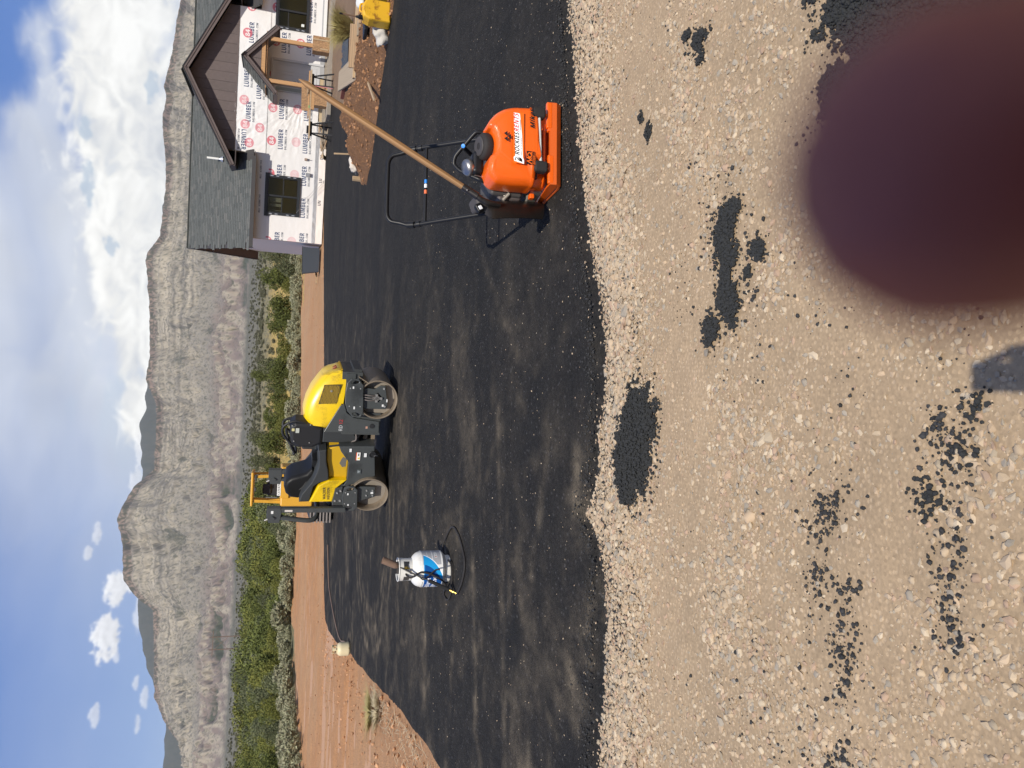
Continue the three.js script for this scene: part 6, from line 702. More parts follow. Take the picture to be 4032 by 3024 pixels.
// ================= things lying between the drive and the house
{
  const yel = phys(0.66, 0.37, 0.015, 0.5, { map: dataTex(256, 256, (x, y) => { const v = at(nzC, x * 2 + 40, y * 2), s = at(nzB, x * 2, y * 2), d = sstep(0.50, 0.72, v * 0.75 + s * 0.3); return [1 - 0.35 * d, 1 - 0.42 * d, 1 - 0.3 * d]; }, true, 2.2) }), yelNew = phys(0.80, 0.60, 0.012, 0.4, { map: rep(wearTex, 1.5) });
  function can(label, pos, turn, mat, spout) { const o = thing('fuel_can', label, 'fuel can', pos, turn, 'yellow fuel cans'); const body = mb().ext([[-0.17, 0], [0.17, 0], [0.175, 0.02], [0.175, 0.30], [0.16, 0.40], [0.06, 0.455], [-0.05, 0.455], [-0.14, 0.43], [-0.175, 0.34], [-0.175, 0.02]], 0.26, mat4(0, 0.0, 0), 0.03).build('can_body', mat, o); mb().tube([[0.13, 0.40, 0], [0.12, 0.47, 0], [0.02, 0.485, 0], [-0.02, 0.45, 0]], 0.018, 20, 8).build('handle', mat, o); mb().cyl(0.038, 0.036, [-0.10, 0.43, 0], [-0.105, 0.50, 0], 16).build('cap', C.tube, o); if (spout) { mb().cyl(0.026, 0.016, [-0.105, 0.50, 0], [-0.106, 0.55, 0], 12).build('spout_base', C.tube, o); const s = mb().cyl(0.012, 0.012, [-0.106, 0.55, 0], [-0.10, 0.80, 0], 10).build('spout', std(0.16, 0.09, 0.05, 0.5), o); mb().cyl(0.015, 0.015, [-0.10, 0.76, 0], [-0.10, 0.81, 0], 10).build('spout_tip', C.tube, s); } return o; }
  const by = (x, z) => bankY(x, z) - 0.01;
  can('dirty yellow fuel can with long spout standing on the dirt by the lumber', [5.99, by(5.99, -12.85), -12.85], 0.1, yel, true); can('cleaner bright yellow fuel can cut by the right edge of the view', [6.45, by(6.45, -12.9), -12.9], -0.35, yelNew, false);
  { const o = thing('white_sack', 'crumpled dusty white plastic sack tucked behind the dirty yellow can', 'sack', [5.80, by(5.80, -13.1), -13.1]); meshOf(plain(lump(71, 3, 0.8, 0.5)), std(0.46, 0.43, 0.38, 0.7), 'sack', o).scale.set(0.16, 0.17, 0.14); o.children[0].position.y = 0.09; const p = thing('plastic_jug', 'whitish plastic jug and bag lying behind the fuel cans', 'jug', [7.05, by(7.05, -14.6), -14.6]); meshOf(plain(lump(72, 3, 0.7, 0.45)), phys(0.55, 0.55, 0.52, 0.35), 'jug_body', p).scale.set(0.22, 0.20, 0.16); p.children[0].position.y = 0.13; mb().rbox(0.16, 0.14, 0.1, 0.02, 0.18, 0.1, 0.06).build('bag', C.white, p); }
  // lumber
  const woods = [std(0.56, 0.40, 0.235, 0.7, { map: rep(woodTexH, 0.5, 2.2) }), std(0.36, 0.29, 0.21, 0.8, { map: rep(woodTexH, 0.5, 2.2) }), std(0.50, 0.34, 0.20, 0.8, { map: rep(woodTexH, 0.5, 2.2) })];
  const boards = [ // label, x, y, z, length, width, thickness, turn, pitch, wood
    ['wide pale board standing on edge on top of the lumber stack', 6.66, 0.36, -15.85, 0.86, 0.045, 0.21, -0.06, 0, 2], ['long pale plank along the top of the lumber stack', 7.35, 0.335, -16.02, 2.5, 0.11, 0.05, -0.05, 0, 0], ['long grey-brown plank below the top of the lumber stack', 7.2, 0.25, -15.92, 2.6, 0.16, 0.06, -0.05, 0, 1], ['long pale plank at the front of the lumber stack', 7.25, 0.19, -15.78, 2.3, 0.12, 0.05, -0.07, 0, 0], ['low tan plank at the bottom of the lumber stack', 7.2, 0.12, -15.7, 2.1, 0.2, 0.05, -0.04, 0, 2], ['short brown board end on the right part of the lumber stack', 7.3, 0.29, -15.72, 0.42, 0.14, 0.07, -0.2, 0.05, 2], ['short yellow stick lying in front of the lumber stack', 6.75, 0.13, -15.35, 0.55, 0.05, 0.05, 0.05, 0.02, 0], ['dark wooden offcut between the planks of the lumber stack', 7.0, 0.295, -15.80, 0.30, 0.12, 0.08, 0.0, 0, 1]];
  for (const [label, x, y, z, l, w, t, turn, pitch, k] of boards) { const o = thing('lumber_board', label, 'board', [x, y, z], turn, 'lumber by the dirt bank'); mb().rbox(l, t, w, 0.004, 0, 0, 0, 0, 0, pitch).build('board', woods[k], o); }
  { const o = thing('scaffold_plank', 'grey weathered wide plank propped on the dirt heap', 'plank', [7.5, 0.12, -19.6], 1.26); mb().rbox(8.2, 0.05, 0.55, 0.005, 0, 0.10, 0, 0, 0, -0.012).build('board', std(0.44, 0.34, 0.225, 0.85, { map: rep(woodTexH, 0.4, 1.5) }), o); const s = thing('wood_stake', 'thin broken wooden stake lying on the dirt heap', 'stake', [5.25, by(5.25, -14.1) + 0.04, -14.1], 0.9); mb().rbox(1.3, 0.03, 0.05, 0.004, 0, 0.03, 0, 0, 0, 0.06).build('board', M.woodPale, s); const b = thing('steel_bracket', 'rusty red steel bar standing in the dirt by the grey plank', 'bar', [8.1, 0.03, -22.3], 0.2); mb().rbox(0.07, 0.10, 0.9, 0.006, 0, 0.08, 0).build('bar', std(0.17, 0.05, 0.035, 0.7), b); }
  { const o = thing('tarp', 'crumpled dark tarp lying behind the lumber stack', 'tarp', [8.95, 0.05, -22.2], 0.3); const g = new THREE.PlaneGeometry(1.6, 0.8, 40, 24); g.rotateX(-Math.PI / 2); const p = g.attributes.position; for (let i = 0; i < p.count; i++) { const x = p.getX(i), z = p.getZ(i), e = sstep(1, 0.6, Math.max(Math.abs(x) / 0.8, Math.abs(z) / 0.4)); p.setY(i, 0.02 + e * (0.22 * Math.max(0, ridged(x * 2 + 3, z * 3, 3) - 0.35) + 0.05 * fbm(x * 6, z * 6, 2))); } g.computeVertexNormals(); meshOf(plain(g), phys(0.05, 0.055, 0.06, 0.4), 'sheet', o); const d = thing('flat_black_piece', 'flat black piece lying behind the yellow fuel cans', 'black_piece', [6.3, by(6.3, -13.9), -13.9], 0.3); mb().rbox(0.55, 0.07, 0.3, 0.02, 0, 0.05, 0).build('panel', C.tube, d); }  // second piece is only a flat black slab behind the cans
  // saw-horse bench in front of the porch
  { const o = thing('work_bench', 'plank bench on black folding trestles in front of the porch', 'bench', [9.7, 0.03, -28.6], 0.06); mb().rbox(2.5, 0.045, 0.3, 0.004, -0.05, 0.80, 0).build('bench_plank', M.woodPale, o); mb().rbox(1.7, 0.04, 0.24, 0.004, 0.35, 0.86, -0.05, 0, 0.06, 0).build('bench_plank', M.wood, o); mb().rbox(0.5, 0.035, 0.2, 0.004, 0.55, 0.90, 0.02, 0, 0.3, 0).build('bench_plank', M.woodPale, o); mb().rbox(0.7, 0.1, 0.04, 0.004, 0.1, 0.72, 0.14).build('bench_rail', M.wood, o); for (const x of [-0.9, 0.85]) { const t = mb(); t.rbox(0.5, 0.09, 0.09, 0.01, x, 0.745, 0); for (const s of [-1, 1]) for (const q of [-1, 1]) t.bar(0.04, 0.04, [x + q * 0.16, 0.72, s * 0.03], [x + q * 0.24, 0.0, s * 0.30]); t.bar(0.03, 0.03, [x - 0.2, 0.3, 0.2], [x + 0.2, 0.3, 0.2]); t.bar(0.03, 0.03, [x - 0.2, 0.3, -0.2], [x + 0.2, 0.3, -0.2]); t.build('trestle', M.blackMatte, o); } mb().rbox(0.28, 0.07, 0.08, 0.02, -0.95, 0.86, 0.02).build('power_tool', C.tube, o); mb().rbox(0.10, 0.03, 0.04, 0.005, -0.15, 0.84, 0.1).build('green_tape', std(0.05, 0.35, 0.12, 0.6), o); mb().cyl(0.008, 0.008, [0.62, 1.05, 0.16], [0.55, 0.06, 0.3], 6).build('pink_string_rod', std(0.7, 0.2, 0.25, 0.6), o); }
  { const o = thing('debris_heap', 'heap of scrap boards and paper against the house footing', 'debris', [9.2, 0.02, -31.9], -0.1); const r = rngOf(4); for (let i = 0; i < 9; i++) mb().rbox(0.4 + r() * 0.7, 0.04, 0.12 + r() * 0.12, 0.004, (r() - 0.5) * 1.5, 0.05 + 0.035 * i, (r() - 0.5) * 0.4, (r() - 0.5) * 0.4, r() * 3, (r() - 0.5) * 0.5).build('scrap_board', woods[i % 3], o); }
  // pale block, paper bag and stake at the tip of the dirt bank
  { const o = thing('paper_bag', 'crumpled white bag at the tip of the dirt bank', 'bag', [4.45, 0.07, -16.4]); const m = meshOf(plain(lump(77, 3, 0.8, 0.5)), std(0.56, 0.50, 0.42, 0.8), 'bag', o); m.scale.set(0.20, 0.17, 0.16); m.position.y = 0.12; const s = thing('survey_stake', 'short wooden stake standing behind the crumpled white bag', 'stake', [4.75, 0.0, -16.8], 0.2); mb().rbox(0.035, 0.62, 0.02, 0.003, 0, 0.31, 0, 0, 0, 0.1).build('stake', M.woodPale, s); const b = thing('wood_block', 'small pale wood block in front of the crumpled white bag', 'block', [4.12, 0.05, -16.3], 0.5); mb().rbox(0.09, 0.20, 0.06, 0.004, 0, 0.1, 0).build('block', M.woodPale, b); const f = thing('filter_fabric', 'dark wrinkled fabric strip at the edge of the dirt bank', 'fabric', [4.9, 0.05, -17.5], 0.95); const g = new THREE.PlaneGeometry(1.3, 0.35, 30, 8); g.rotateX(-Math.PI / 2); const p = g.attributes.position; for (let i = 0; i < p.count; i++) p.setY(i, 0.03 + 0.09 * Math.max(0, ridged(p.getX(i) * 3, p.getZ(i) * 4, 2) - 0.4)); g.computeVertexNormals(); meshOf(plain(g), std(0.05, 0.052, 0.055, 0.85), 'sheet', f); }
}
// ================= plants
function leafCloud(seed, n, leaf, shape, tones) { // many small two-sided leaf faces spread through a lumpy volume
  const r = rngOf(seed), pos = new Float32Array(n * 9), col = new Float32Array(n * 9), a = V3(), u = V3(), v = V3(); const lobes = shape(r);
  for (let i = 0; i < n; i++) { const [lx, ly, lz, lr, ls] = lobes[(r() * lobes.length) | 0]; do a.set(r() * 2 - 1, r() * 2 - 1, r() * 2 - 1); while (a.lengthSq() > 1); const k = Math.pow(a.length(), -0.55); a.multiplyScalar(k * lr); a.y *= ls; a.x += lx; a.y += ly; a.z += lz; u.set(r() - 0.5, r() - 0.2, r() - 0.5).normalize().multiplyScalar(leaf * (0.6 + 0.8 * r())); v.set(r() - 0.5, r() - 0.5, r() - 0.5).normalize().multiplyScalar(leaf * 0.55); const t = tones[(r() * tones.length) | 0], q = 0.8 + 0.4 * r(); [[0, 0, 0], [u.x + v.x, u.y + v.y, u.z + v.z], [u.x - v.x, u.y - v.y, u.z - v.z]].forEach(([x, y, z], j) => { const o = i * 9 + j * 3; pos[o] = a.x + x; pos[o + 1] = a.y + y; pos[o + 2] = a.z + z; col[o] = t[0] * q; col[o + 1] = t[1] * q; col[o + 2] = t[2] * q; }); }
  const g = new THREE.BufferGeometry(); g.setAttribute('position', new THREE.BufferAttribute(pos, 3)); g.setAttribute('color', new THREE.BufferAttribute(col, 3)); g.computeVertexNormals(); return g;
}
const crownShape = (spread, tall) => (r) => Array.from({ length: 13 }, () => { const a = r() * 6.283, d = spread * Math.sqrt(r()) * 0.75, h = tall * (0.18 + 0.70 * r()) * (1 - 0.3 * d / spread); return [Math.cos(a) * d, h, Math.sin(a) * d, 0.20 + 0.16 * r(), 0.85]; });
const leafMat = new THREE.MeshPhysicalMaterial({ vertexColors: true, roughness: 0.9, side: THREE.DoubleSide, specularIntensity: 0.2, transmission: 0.12, thickness: 0 });
const greens = [[[0.10, 0.115, 0.034], [0.125, 0.138, 0.04], [0.075, 0.09, 0.03]], [[0.115, 0.122, 0.066], [0.09, 0.105, 0.055], [0.135, 0.14, 0.075]], [[0.145, 0.15, 0.036], [0.115, 0.128, 0.036], [0.17, 0.165, 0.045]]];
const crowns = greens.map((t, k) => leafCloud(100 + k, 3600, 0.055, crownShape(0.52, 1.0), t)), trunkMat = std(0.10, 0.075, 0.055, 0.95);
function trunkGeo(seed) { const r = rngOf(seed), m = mb(); m.cyl(0.045, 0.03, [0, -0.05, 0], [0.02, 0.4, 0.01], 7); for (let i = 0; i < 6; i++) { const a = r() * 6.28; m.cyl(0.02, 0.007, [0.01, 0.10 + 0.05 * i, 0], [Math.cos(a) * 0.36, 0.35 + 0.08 * i, Math.sin(a) * 0.36], 5); } return m.geo(); }
const trunks = [trunkGeo(1), trunkGeo(2), trunkGeo(3)];
const polar = (az, r) => [Math.sin(az / 57.29578) * r, -Math.cos(az / 57.29578) * r];
const treeSpots = [ // azimuth, distance, top height, width, kind, what singles it out
  [8.3, 80, 3.37, 1.9, 1, 'dusky tree tight against the left end of the house, back row'], [7.7, 68, 1.9, 1.9, 1, 'grey-green bush tree nearest the left end of the house'], [6.82, 72, 3.3, 2.1, 0, 'dark rounded tree standing alone left of the house'], [6.1, 70, 1.5, 1.5, 2, 'low shrub tree just left of the lone rounded tree'], [4.5, 70, 2.45, 2.5, 0, 'broad dark tree midway between house and roller, right half'], [3.7, 76, 2.6, 2.2, 0, 'broad dark tree midway between house and roller, left half'], [2.21, 68, 1.6, 2.6, 2, 'low spreading shrub tree left of the broad dark tree'], [0.45, 85, 3.4, 1.9, 1, 'grey-green taller tree behind the roller hood'], [0.45, 70, 2.2, 2.3, 0, 'full green tree above the roller hood'], [-0.55, 74, 2.35, 2.0, 0, 'dark tree above the top of the roller hood'], [-1.2, 84, 2.7, 1.5, 1, 'dusky tree in the back row above the roller console'], [-2.1, 72, 2.1, 1.9, 0, 'green tree just above the roller steering wheel'], [-2.5, 66, 1.7, 1.6, 2, 'low shrub tree beside the roller steering wheel'], [-3.5, 70, 2.3, 2.2, 0, 'dark tree between the roller wheel and its far post'], [-3.9, 64, 1.5, 1.7, 2, 'low yellowish shrub tree behind the far roll bar post'], [-4.88, 72, 2.9, 2.1, 0, 'green tree right of the canopy of the tracked machine'], [-4.7, 100, 4.6, 1.9, 1, 'far dusky tree right of the canopy of the tracked machine'], [-6.4, 95, 4.4, 2.0, 1, 'far dusky tree above the tracked machine'], [-7.1, 68, 2.2, 1.9, 0, 'green tree behind the tracked machine'], [-8.1, 75, 3.4, 2.0, 0, 'taller tree at the right end of the woodland'], [-0.19, 190, 7.1, 3.2, 0, 'small round tree far out on the grass above the roller hood'], [-2.96, 160, 3.6, 3.0, 0, 'small flat tree far out on the yellow grass'], [-0.17, 215, 8.0, 3.0, 1, 'tiny tree far out on the sage flat'], [-2.86, 185, 3.9, 3.2, 0, 'tiny dark tree far out beside the yellow grass']];
treeSpots.forEach(([az, r, top, w, k, label]) => { const [x, z] = polar(az, r), y0 = terrainAt(az, r)[0], o = thing('juniper_tree', label, 'tree', [x, y0 - 0.05, z], az * 3.7, 'trees beyond the dirt pad'); const H = Math.max(0.9, top - y0); const c = meshOf(crowns[k], leafMat, 'crown', o); c.scale.set(w * 0.95, H * 0.98, w * 0.95); const t = meshOf(trunks[k], trunkMat, 'trunk', o); t.scale.set(w * 0.8, H * 0.9, w * 0.8); });
function bushes(name, label, count, geos, place, mat = leafMat, seed = 5) { const r = rngOf(seed), per = geos.map(() => []); for (let i = 0; i < count; i++) { const q = place(r, i); if (q) per[(r() * geos.length) | 0].push(q); } geos.forEach((g, k) => { const m = new THREE.InstancedMesh(g, mat, per[k].length), M4 = new THREE.Matrix4(); per[k].forEach(([x, y, z, w, h, t], i) => { M4.compose(V3(x, y, z), new THREE.Quaternion().setFromAxisAngle(V3(0, 1, 0), r() * 6.28), V3(w, h, w)); m.setMatrixAt(i, M4); m.setColorAt(i, lin(t, t, t)); }); m.name = numbered(name); m.userData.kind = 'stuff'; m.userData.label = label; m.castShadow = m.receiveShadow = true; scene.add(m); }); }
bushes('woodland', 'dense green band of low trees beyond the dirt pad on the left', 460, crowns, (r) => { const az = -31 + 22 * r(), d = 60 + 52 * Math.pow(r(), 0.8), [x, z] = polar(az, d), y = terrainAt(az, d)[0], h = lerp(1.7, 3.9, clamp((d - 58) / 50)) * (0.55 + 0.6 * r() + 0.35 * fbm(az * 0.5, d * 0.05, 3)) + (az < -22 ? -0.5 : 0); return [x, y - 0.2, z, h * (0.75 + 0.4 * r()), h, 1.0 + 0.45 * r()]; }, leafMat, 9);
const sageG = [0, 1].map((k) => leafCloud(300 + k, 420, 0.12, (r) => Array.from({ length: 6 }, () => { const a = r() * 6.28, d = r() * 0.3; return [Math.cos(a) * d, 0.3 + 0.35 * r(), Math.sin(a) * d, 0.25, 0.9]; }), [[0.28, 0.275, 0.175], [0.24, 0.245, 0.15], [0.33, 0.31, 0.20]]));
bushes('sagebrush', 'grey-green sagebrush fringe along the pad edge', 2600, sageG, (r) => { const az = -32 + 42 * r(), far = curve([[-32, 30], [-27, 31], [-23, 40], [-18, 53], [-14, 50], [-6, 46.5], [0, 51], [4, 57.5], [10, 60]])(az), d = far - 1.2 + 8 * Math.pow(r(), 1.6), [x, z] = polar(az, d), cl = fbm(az * 0.9, d * 0.15, 3), h = (0.22 + 0.75 * r() * r()) * (0.8 + 0.9 * clamp(cl + 0.4)); if (r() > 0.45 + 0.9 * cl) return null; return [x, -0.05, z, h * 1.25, h, 0.85 + 0.35 * r()]; }, leafMat, 21);
bushes('valley_brush', 'scattered brush dots across the grass and the sage flat', 5200, sageG, (r) => { const az = -28 + 56 * r(), d = 95 * Math.pow(850 / 95, r()); if (d < 330 && r() > 0.12) return null; const [x, z] = polar(az, d), h = (0.6 + 0.9 * r()) * (d > 300 ? 1.7 : 1); return [x, terrainAt(az, d)[0] - 0.1, z, h * 1.3, h, 0.4 + 0.3 * r()]; }, leafMat, 33);
// grass clumps
function grassClump(label, x, y, z, n, h, spread, tone, seed) { const r = rngOf(seed), pos = [], o = thing('grass_clump', label, 'grass', [x, y, z], 0); for (let i = 0; i < n; i++) { const a = r() * 6.28, b = spread * 0.35 * Math.sqrt(r()), bx = Math.cos(a) * b, bz = Math.sin(a) * b, ln = h * (0.5 + 0.6 * r()), lean = spread * (0.25 + 0.9 * r()), w = 0.006, tx = bx + Math.cos(a + r() - 0.5) * lean, tz = bz + Math.sin(a + r() - 0.5) * lean, mx = (bx + tx) / 2 * 0.9, mz = (bz + tz) / 2 * 0.9, my = ln * 0.62; pos.push(bx - w, 0, bz, bx + w, 0, bz, mx + w * 0.8, my, mz, bx - w, 0, bz, mx + w * 0.8, my, mz, mx - w * 0.8, my, mz, mx - w * 0.8, my, mz, mx + w * 0.8, my, mz, tx, ln * (0.8 + 0.2 * r()), tz); } const g = new THREE.BufferGeometry(); g.setAttribute('position', new THREE.Float32BufferAttribute(pos, 3)); g.computeVertexNormals(); meshOf(plain(g), new THREE.MeshStandardMaterial({ color: lin(...tone), roughness: 0.9, side: THREE.DoubleSide }), 'blades', o); }
grassClump('bushy dry yellow-green grass growing behind the lumber stack', 9.1, 0.07, -20.6, 900, 0.66, 0.5, [0.30, 0.25, 0.09], 2); grassClump('sprawling green-yellow grass on the red dirt at the left', -5.02, 0.0, -11.6, 420, 0.11, 0.40, [0.30, 0.25, 0.10], 3); grassClump('pale thin grass beside the asphalt edge at the left', -4.72, 0.0, -10.9, 240, 0.10, 0.35, [0.36, 0.30, 0.18], 4);
// dry twigs along the near left bank
{ const r = rngOf(8), m = mb(); for (let i = 0; i < 340; i++) { const z = -6.6 - 5 * r(), x = leftEdge0(z) - 0.05 - 0.8 * r() * r(), a = r() * 6.28, l = 0.03 + 0.09 * r(); m.bar(0.004, 0.004, [x, 0.015, z], [x + Math.cos(a) * l, 0.02 + 0.04 * r(), z + Math.sin(a) * l]); } const o = m.build('twigs', std(0.42, 0.33, 0.22, 0.9), scene); o.userData.kind = 'stuff'; o.userData.label = 'dry straw and twigs along the left bank'; }
// far H-frame power pole
{ const d = 330, [x, z] = polar(-18.4, d), y = terrainAt(-18.4, d)[0], o = thing('power_pole', 'thin H-frame power pole standing far off above the woodland', 'power pole', [x, y - 0.3, z], 0.32), wd = std(0.16, 0.11, 0.085, 0.9); for (const s of [-2.3, 2.3]) mb().cyl(0.22, 0.16, [s, 0, 0], [s, 15.5, 0], 8).build('pole', wd, o); mb().bar(0.25, 0.3, [-4.6, 14.2, 0], [4.6, 14.2, 0]).build('cross_arm', wd, o); mb().bar(0.14, 0.14, [-2.3, 13.6, 0], [2.3, 8.6, 0]).build('brace', wd, o); mb().bar(0.14, 0.14, [2.3, 13.6, 0], [-2.3, 8.6, 0]).build('brace', wd, o); }
console.log('plants done');
// ================= the person taking the picture: stands behind the lens; one fingertip reaches in front of it
{
  const cp = (u, v, d) => V3(0, CAM.h, 0).addScaledVector(eU, u).addScaledVector(eV, v).addScaledVector(eF, d); // metres right, up, forward of the lens
  const phone = thing('phone', 'dark phone held up by the person whose fingertip blocks the view', 'phone', [0, 0, 0]);
  const basis = new THREE.Matrix4().makeBasis(eU, eV, eF.clone().negate());
  { const place = (u, v, d) => basis.clone().setPosition(cp(u, v, d)); mb().add(new RoundedBoxGeometry(0.072, 0.148, 0.008, 4, 0.0039), place(-0.018, -0.062, -0.0062)).build('phone_case', std(0.012, 0.012, 0.013, 0.5), phone); mb().add(new THREE.BoxGeometry(0.066, 0.140, 0.0008), place(-0.018, -0.062, -0.0108)).build('screen', phys(0.02, 0.02, 0.022, 0.1), phone); for (const [u, v] of [[-0.016, 0], [-0.008, -0.014]]) mb().add(new THREE.CylinderGeometry(0.0055, 0.0055, 0.001, 20).rotateX(Math.PI / 2), place(u, v, -0.0016)).build('lens_ring', std(0.02, 0.02, 0.02, 0.3), phone); }
  function field(bones, lo, size, res, k) { // smooth union of tapered capsules, meshed
    const mc = new MarchingCubes(res, new THREE.MeshBasicMaterial(), false, false, 400000); mc.isolation = 0; const f = mc.field, n = res, pre = bones.map(([a, b, ra, rb]) => { const d = b.clone().sub(a); return [a.x, a.y, a.z, d.x, d.y, d.z, d.lengthSq() || 1e-9, ra, rb - ra]; });
    for (let z = 0; z < n; z++) for (let y = 0; y < n; y++) for (let x = 0; x < n; x++) { const px = lo.x + size * (x / n), py = lo.y + size * (y / n), pz = lo.z + size * (z / n); let m = 1e3; for (const [ax, ay, az, dx, dy, dz, ll, ra, dr] of pre) { const t = clamp(((px - ax) * dx + (py - ay) * dy + (pz - az) * dz) / ll), qx = px - ax - dx * t, qy = py - ay - dy * t, qz = pz - az - dz * t, q = Math.sqrt(qx * qx + qy * qy + qz * qz) - ra - dr * t, h = clamp(0.5 + 0.5 * (m - q) / k); m = m * (1 - h) + q * h - k * h * (1 - h); } f[z * n * n + y * n + x] = -m / size * 100; }
    mc.update(); const c = mc.count, P = new Float32Array(c * 3), N = new Float32Array(c * 3); for (let i = 0; i < c * 3; i += 3) { P[i] = lo.x + size * (mc.positionArray[i] * 0.5 + 0.5); P[i + 1] = lo.y + size * (mc.positionArray[i + 1] * 0.5 + 0.5); P[i + 2] = lo.z + size * (mc.positionArray[i + 2] * 0.5 + 0.5); }
    const g = new THREE.BufferGeometry(); g.setAttribute('position', new THREE.BufferAttribute(P, 3)); const w = mergeVertices(g, size / res * 0.01); w.computeVertexNormals(); return w.toNonIndexed();
  }
  const J = { pelvis: V3(0.0, 0.95, 0.58), chest: V3(0.0, 1.30, 0.56), neck: V3(0.0, 1.47, 0.55), head: V3(0.0, 1.60, 0.51), crown: V3(0, 1.66, 0.53), lsh: V3(-0.19, 1.40, 0.55), rsh: V3(0.19, 1.40, 0.54), lel: V3(-0.27, 1.12, 0.58), lwr: V3(-0.28, 0.86, 0.52), rel: V3(0.25, 1.20, 0.30), rwr: cp(0.045, -0.185, -0.045), lhip: V3(-0.10, 0.90, 0.58), rhip: V3(0.10, 0.90, 0.58), lkn: V3(-0.11, 0.50, 0.56), rkn: V3(0.11, 0.50, 0.56), lan: V3(-0.12, 0.09, 0.60), ran: V3(0.12, 0.09, 0.60), lto: V3(-0.14, 0.045, 0.42), rto: V3(0.14, 0.045, 0.42) };
  const body = field([[J.pelvis, J.chest, 0.135, 0.145], [V3(-0.07, 1.3, 0.56), V3(0.07, 1.3, 0.56), 0.13, 0.13], [J.lhip, J.rhip, 0.115, 0.115], [J.chest, J.neck, 0.09, 0.058], [J.neck, J.head, 0.055, 0.06], [V3(0, 1.585, 0.50), J.crown, 0.078, 0.088], [V3(0, 1.54, 0.47), V3(0, 1.55, 0.49), 0.05, 0.055], [V3(0, 1.59, 0.425), V3(0, 1.565, 0.418), 0.010, 0.014], [V3(-0.082, 1.60, 0.53), V3(-0.084, 1.57, 0.53), 0.016, 0.012], [V3(0.082, 1.60, 0.53), V3(0.084, 1.57, 0.53), 0.016, 0.012], [J.lsh, J.rsh, 0.07, 0.07], [J.lsh, J.lel, 0.062, 0.046], [J.lel, J.lwr, 0.045, 0.032], [J.rsh, J.rel, 0.062, 0.046], [J.rel, J.rwr, 0.045, 0.030], [J.lhip, J.lkn, 0.095, 0.062], [J.rhip, J.rkn, 0.095, 0.062], [J.lkn, J.lan, 0.06, 0.042], [J.rkn, J.ran, 0.06, 0.042], [J.lan, J.lto, 0.048, 0.042], [J.ran, J.rto, 0.048, 0.042]], V3(-0.93, -0.01, -0.45), 1.86, 124, 0.045);
  // left hand hanging, right hand behind the phone: the index finger stands up across the lens
  const lh = (dx, dy, dz) => V3(J.lwr.x + dx, J.lwr.y + dy, J.lwr.z + dz), fingersL = [[-0.004, -0.03, 0.085], [0.004, -0.012, 0.095], [0.004, 0.008, 0.088], [-0.002, 0.027, 0.07]].flatMap(([dx, dz, l]) => [[lh(dx, -0.085, dz - 0.01), lh(dx + 0.01, -0.085 - l * 0.5, dz - 0.012), 0.0092, 0.0085], [lh(dx + 0.01, -0.085 - l * 0.5, dz - 0.012), lh(dx + 0.028, -0.085 - l, dz - 0.012), 0.0085, 0.0072]]);
  const leftHand = field([[lh(0, 0.02, 0), lh(0, -0.03, -0.005), 0.029, 0.027], [lh(0, -0.03, -0.025), lh(0, -0.08, -0.032), 0.017, 0.013], [lh(0, -0.03, 0.0), lh(0, -0.085, -0.01), 0.018, 0.013], [lh(0, -0.03, 0.015), lh(0, -0.08, 0.02), 0.016, 0.012], ...fingersL, [lh(0.01, -0.03, -0.03), lh(0.025, -0.065, -0.055), 0.013, 0.011], [lh(0.025, -0.065, -0.055), lh(0.035, -0.095, -0.06), 0.0105, 0.0085]], lh(-0.12, -0.215, -0.13), 0.25, 84, 0.007);
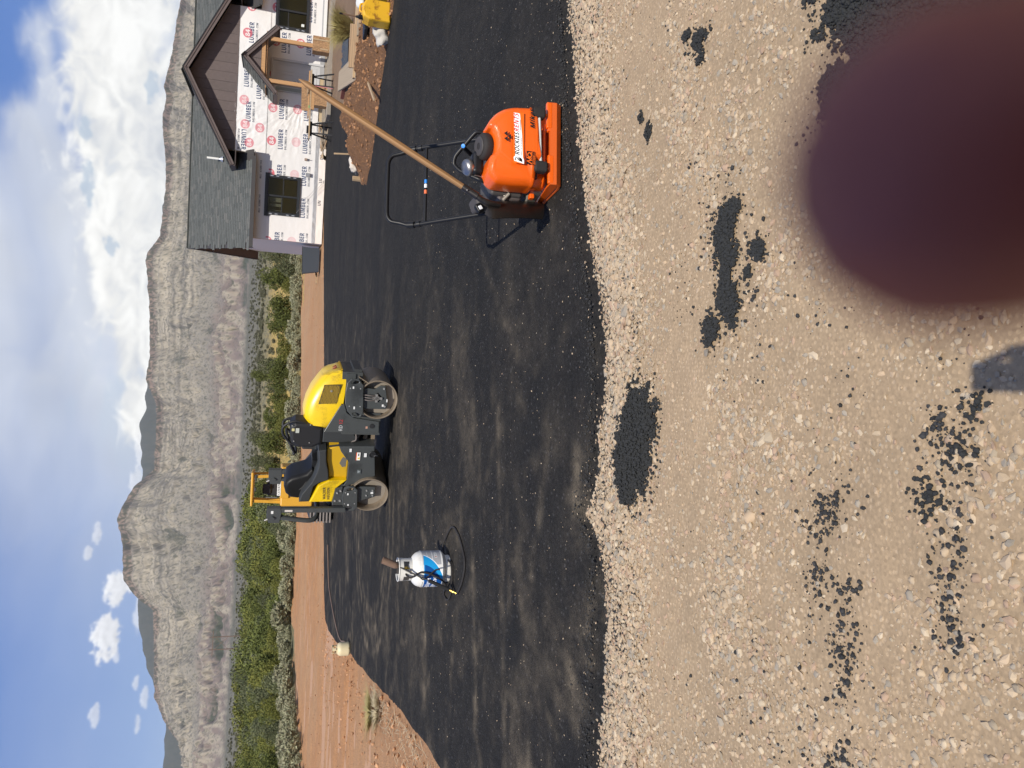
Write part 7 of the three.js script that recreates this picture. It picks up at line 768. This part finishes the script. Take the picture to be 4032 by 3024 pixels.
  const rightHand = field([[J.rwr, cp(0.046, -0.165, -0.02), 0.029, 0.027], [cp(0.046, -0.165, -0.018), cp(0.040, -0.098, 0.022), 0.021, 0.014], [cp(0.040, -0.165, -0.012), cp(0.030, -0.115, 0.024), 0.020, 0.014], [cp(0.036, -0.165, -0.008), cp(0.024, -0.132, 0.024), 0.018, 0.013],
    [cp(0.038, -0.098, 0.022), cp(0.026, -0.068, 0.034), 0.0112, 0.0092], [cp(0.026, -0.068, 0.034), cp(0.0135, -0.041, 0.035), 0.0092, 0.0078], [cp(0.0135, -0.041, 0.035), cp(0.0079, -0.0163, 0.028), 0.0076, 0.0061], // index finger, its tip below the lens axis
    [cp(0.030, -0.112, 0.026), cp(-0.008, -0.098, 0.026), 0.0105, 0.0092], [cp(-0.008, -0.098, 0.026), cp(-0.040, -0.092, 0.012), 0.0092, 0.0076], [cp(0.026, -0.124, 0.026), cp(-0.012, -0.116, 0.025), 0.0102, 0.0088], [cp(-0.012, -0.116, 0.025), cp(-0.042, -0.112, 0.011), 0.0088, 0.0074], [cp(0.022, -0.136, 0.024), cp(-0.012, -0.132, 0.022), 0.0092, 0.0080], [cp(-0.012, -0.132, 0.022), cp(-0.034, -0.130, 0.010), 0.0080, 0.0068],
    [cp(0.046, -0.150, -0.02), cp(0.036, -0.115, -0.026), 0.0145, 0.0118], [cp(0.036, -0.115, -0.026), cp(0.020, -0.085, -0.022), 0.0112, 0.0088]], cp(0, -0.11, 0).sub(V3(0.125, 0.125, 0.125)), 0.25, 116, 0.005);
  const paintBody = (g, skinOnly) => { const p = g.attributes.position, c = new Float32Array(p.count * 3); for (let i = 0; i < p.count; i++) { const x = p.getX(i), y = p.getY(i), z = p.getZ(i); let t = [0.26, 0.066, 0.046]; if (!skinOnly) { if (y < 0.10) t = [0.06, 0.045, 0.035]; else if (y < 0.98 && Math.abs(x) < 0.235) t = [0.05, 0.07, 0.12]; else if (y < 1.46 && Math.hypot(x, (z - 0.55)) < 0.33 && !(x < -0.22 && y < 1.15) && !(z < 0.33)) t = [0.16, 0.17, 0.18]; else if (y > 1.62 && z > 0.45 || (z > 0.55 && y > 1.50)) t = [0.05, 0.03, 0.02]; } c.set(t, i * 3); } g.setAttribute('color', new THREE.BufferAttribute(c, 3)); g.deleteAttribute('uv'); return g; };  // skin tone darkened and reddened to stand in for shade on the fingertip
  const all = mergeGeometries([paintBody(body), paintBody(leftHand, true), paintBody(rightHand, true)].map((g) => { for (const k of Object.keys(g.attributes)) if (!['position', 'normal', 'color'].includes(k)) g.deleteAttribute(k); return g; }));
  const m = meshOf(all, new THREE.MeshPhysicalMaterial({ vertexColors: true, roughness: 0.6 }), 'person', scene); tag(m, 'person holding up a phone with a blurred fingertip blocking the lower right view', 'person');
  console.log('person', all.attributes.position.count / 3);
}
// thin summer haze between here and the mesa
scene.fog = new THREE.FogExp2(0xd2d8e0, 0.00004);
renderer.render(scene, camera);
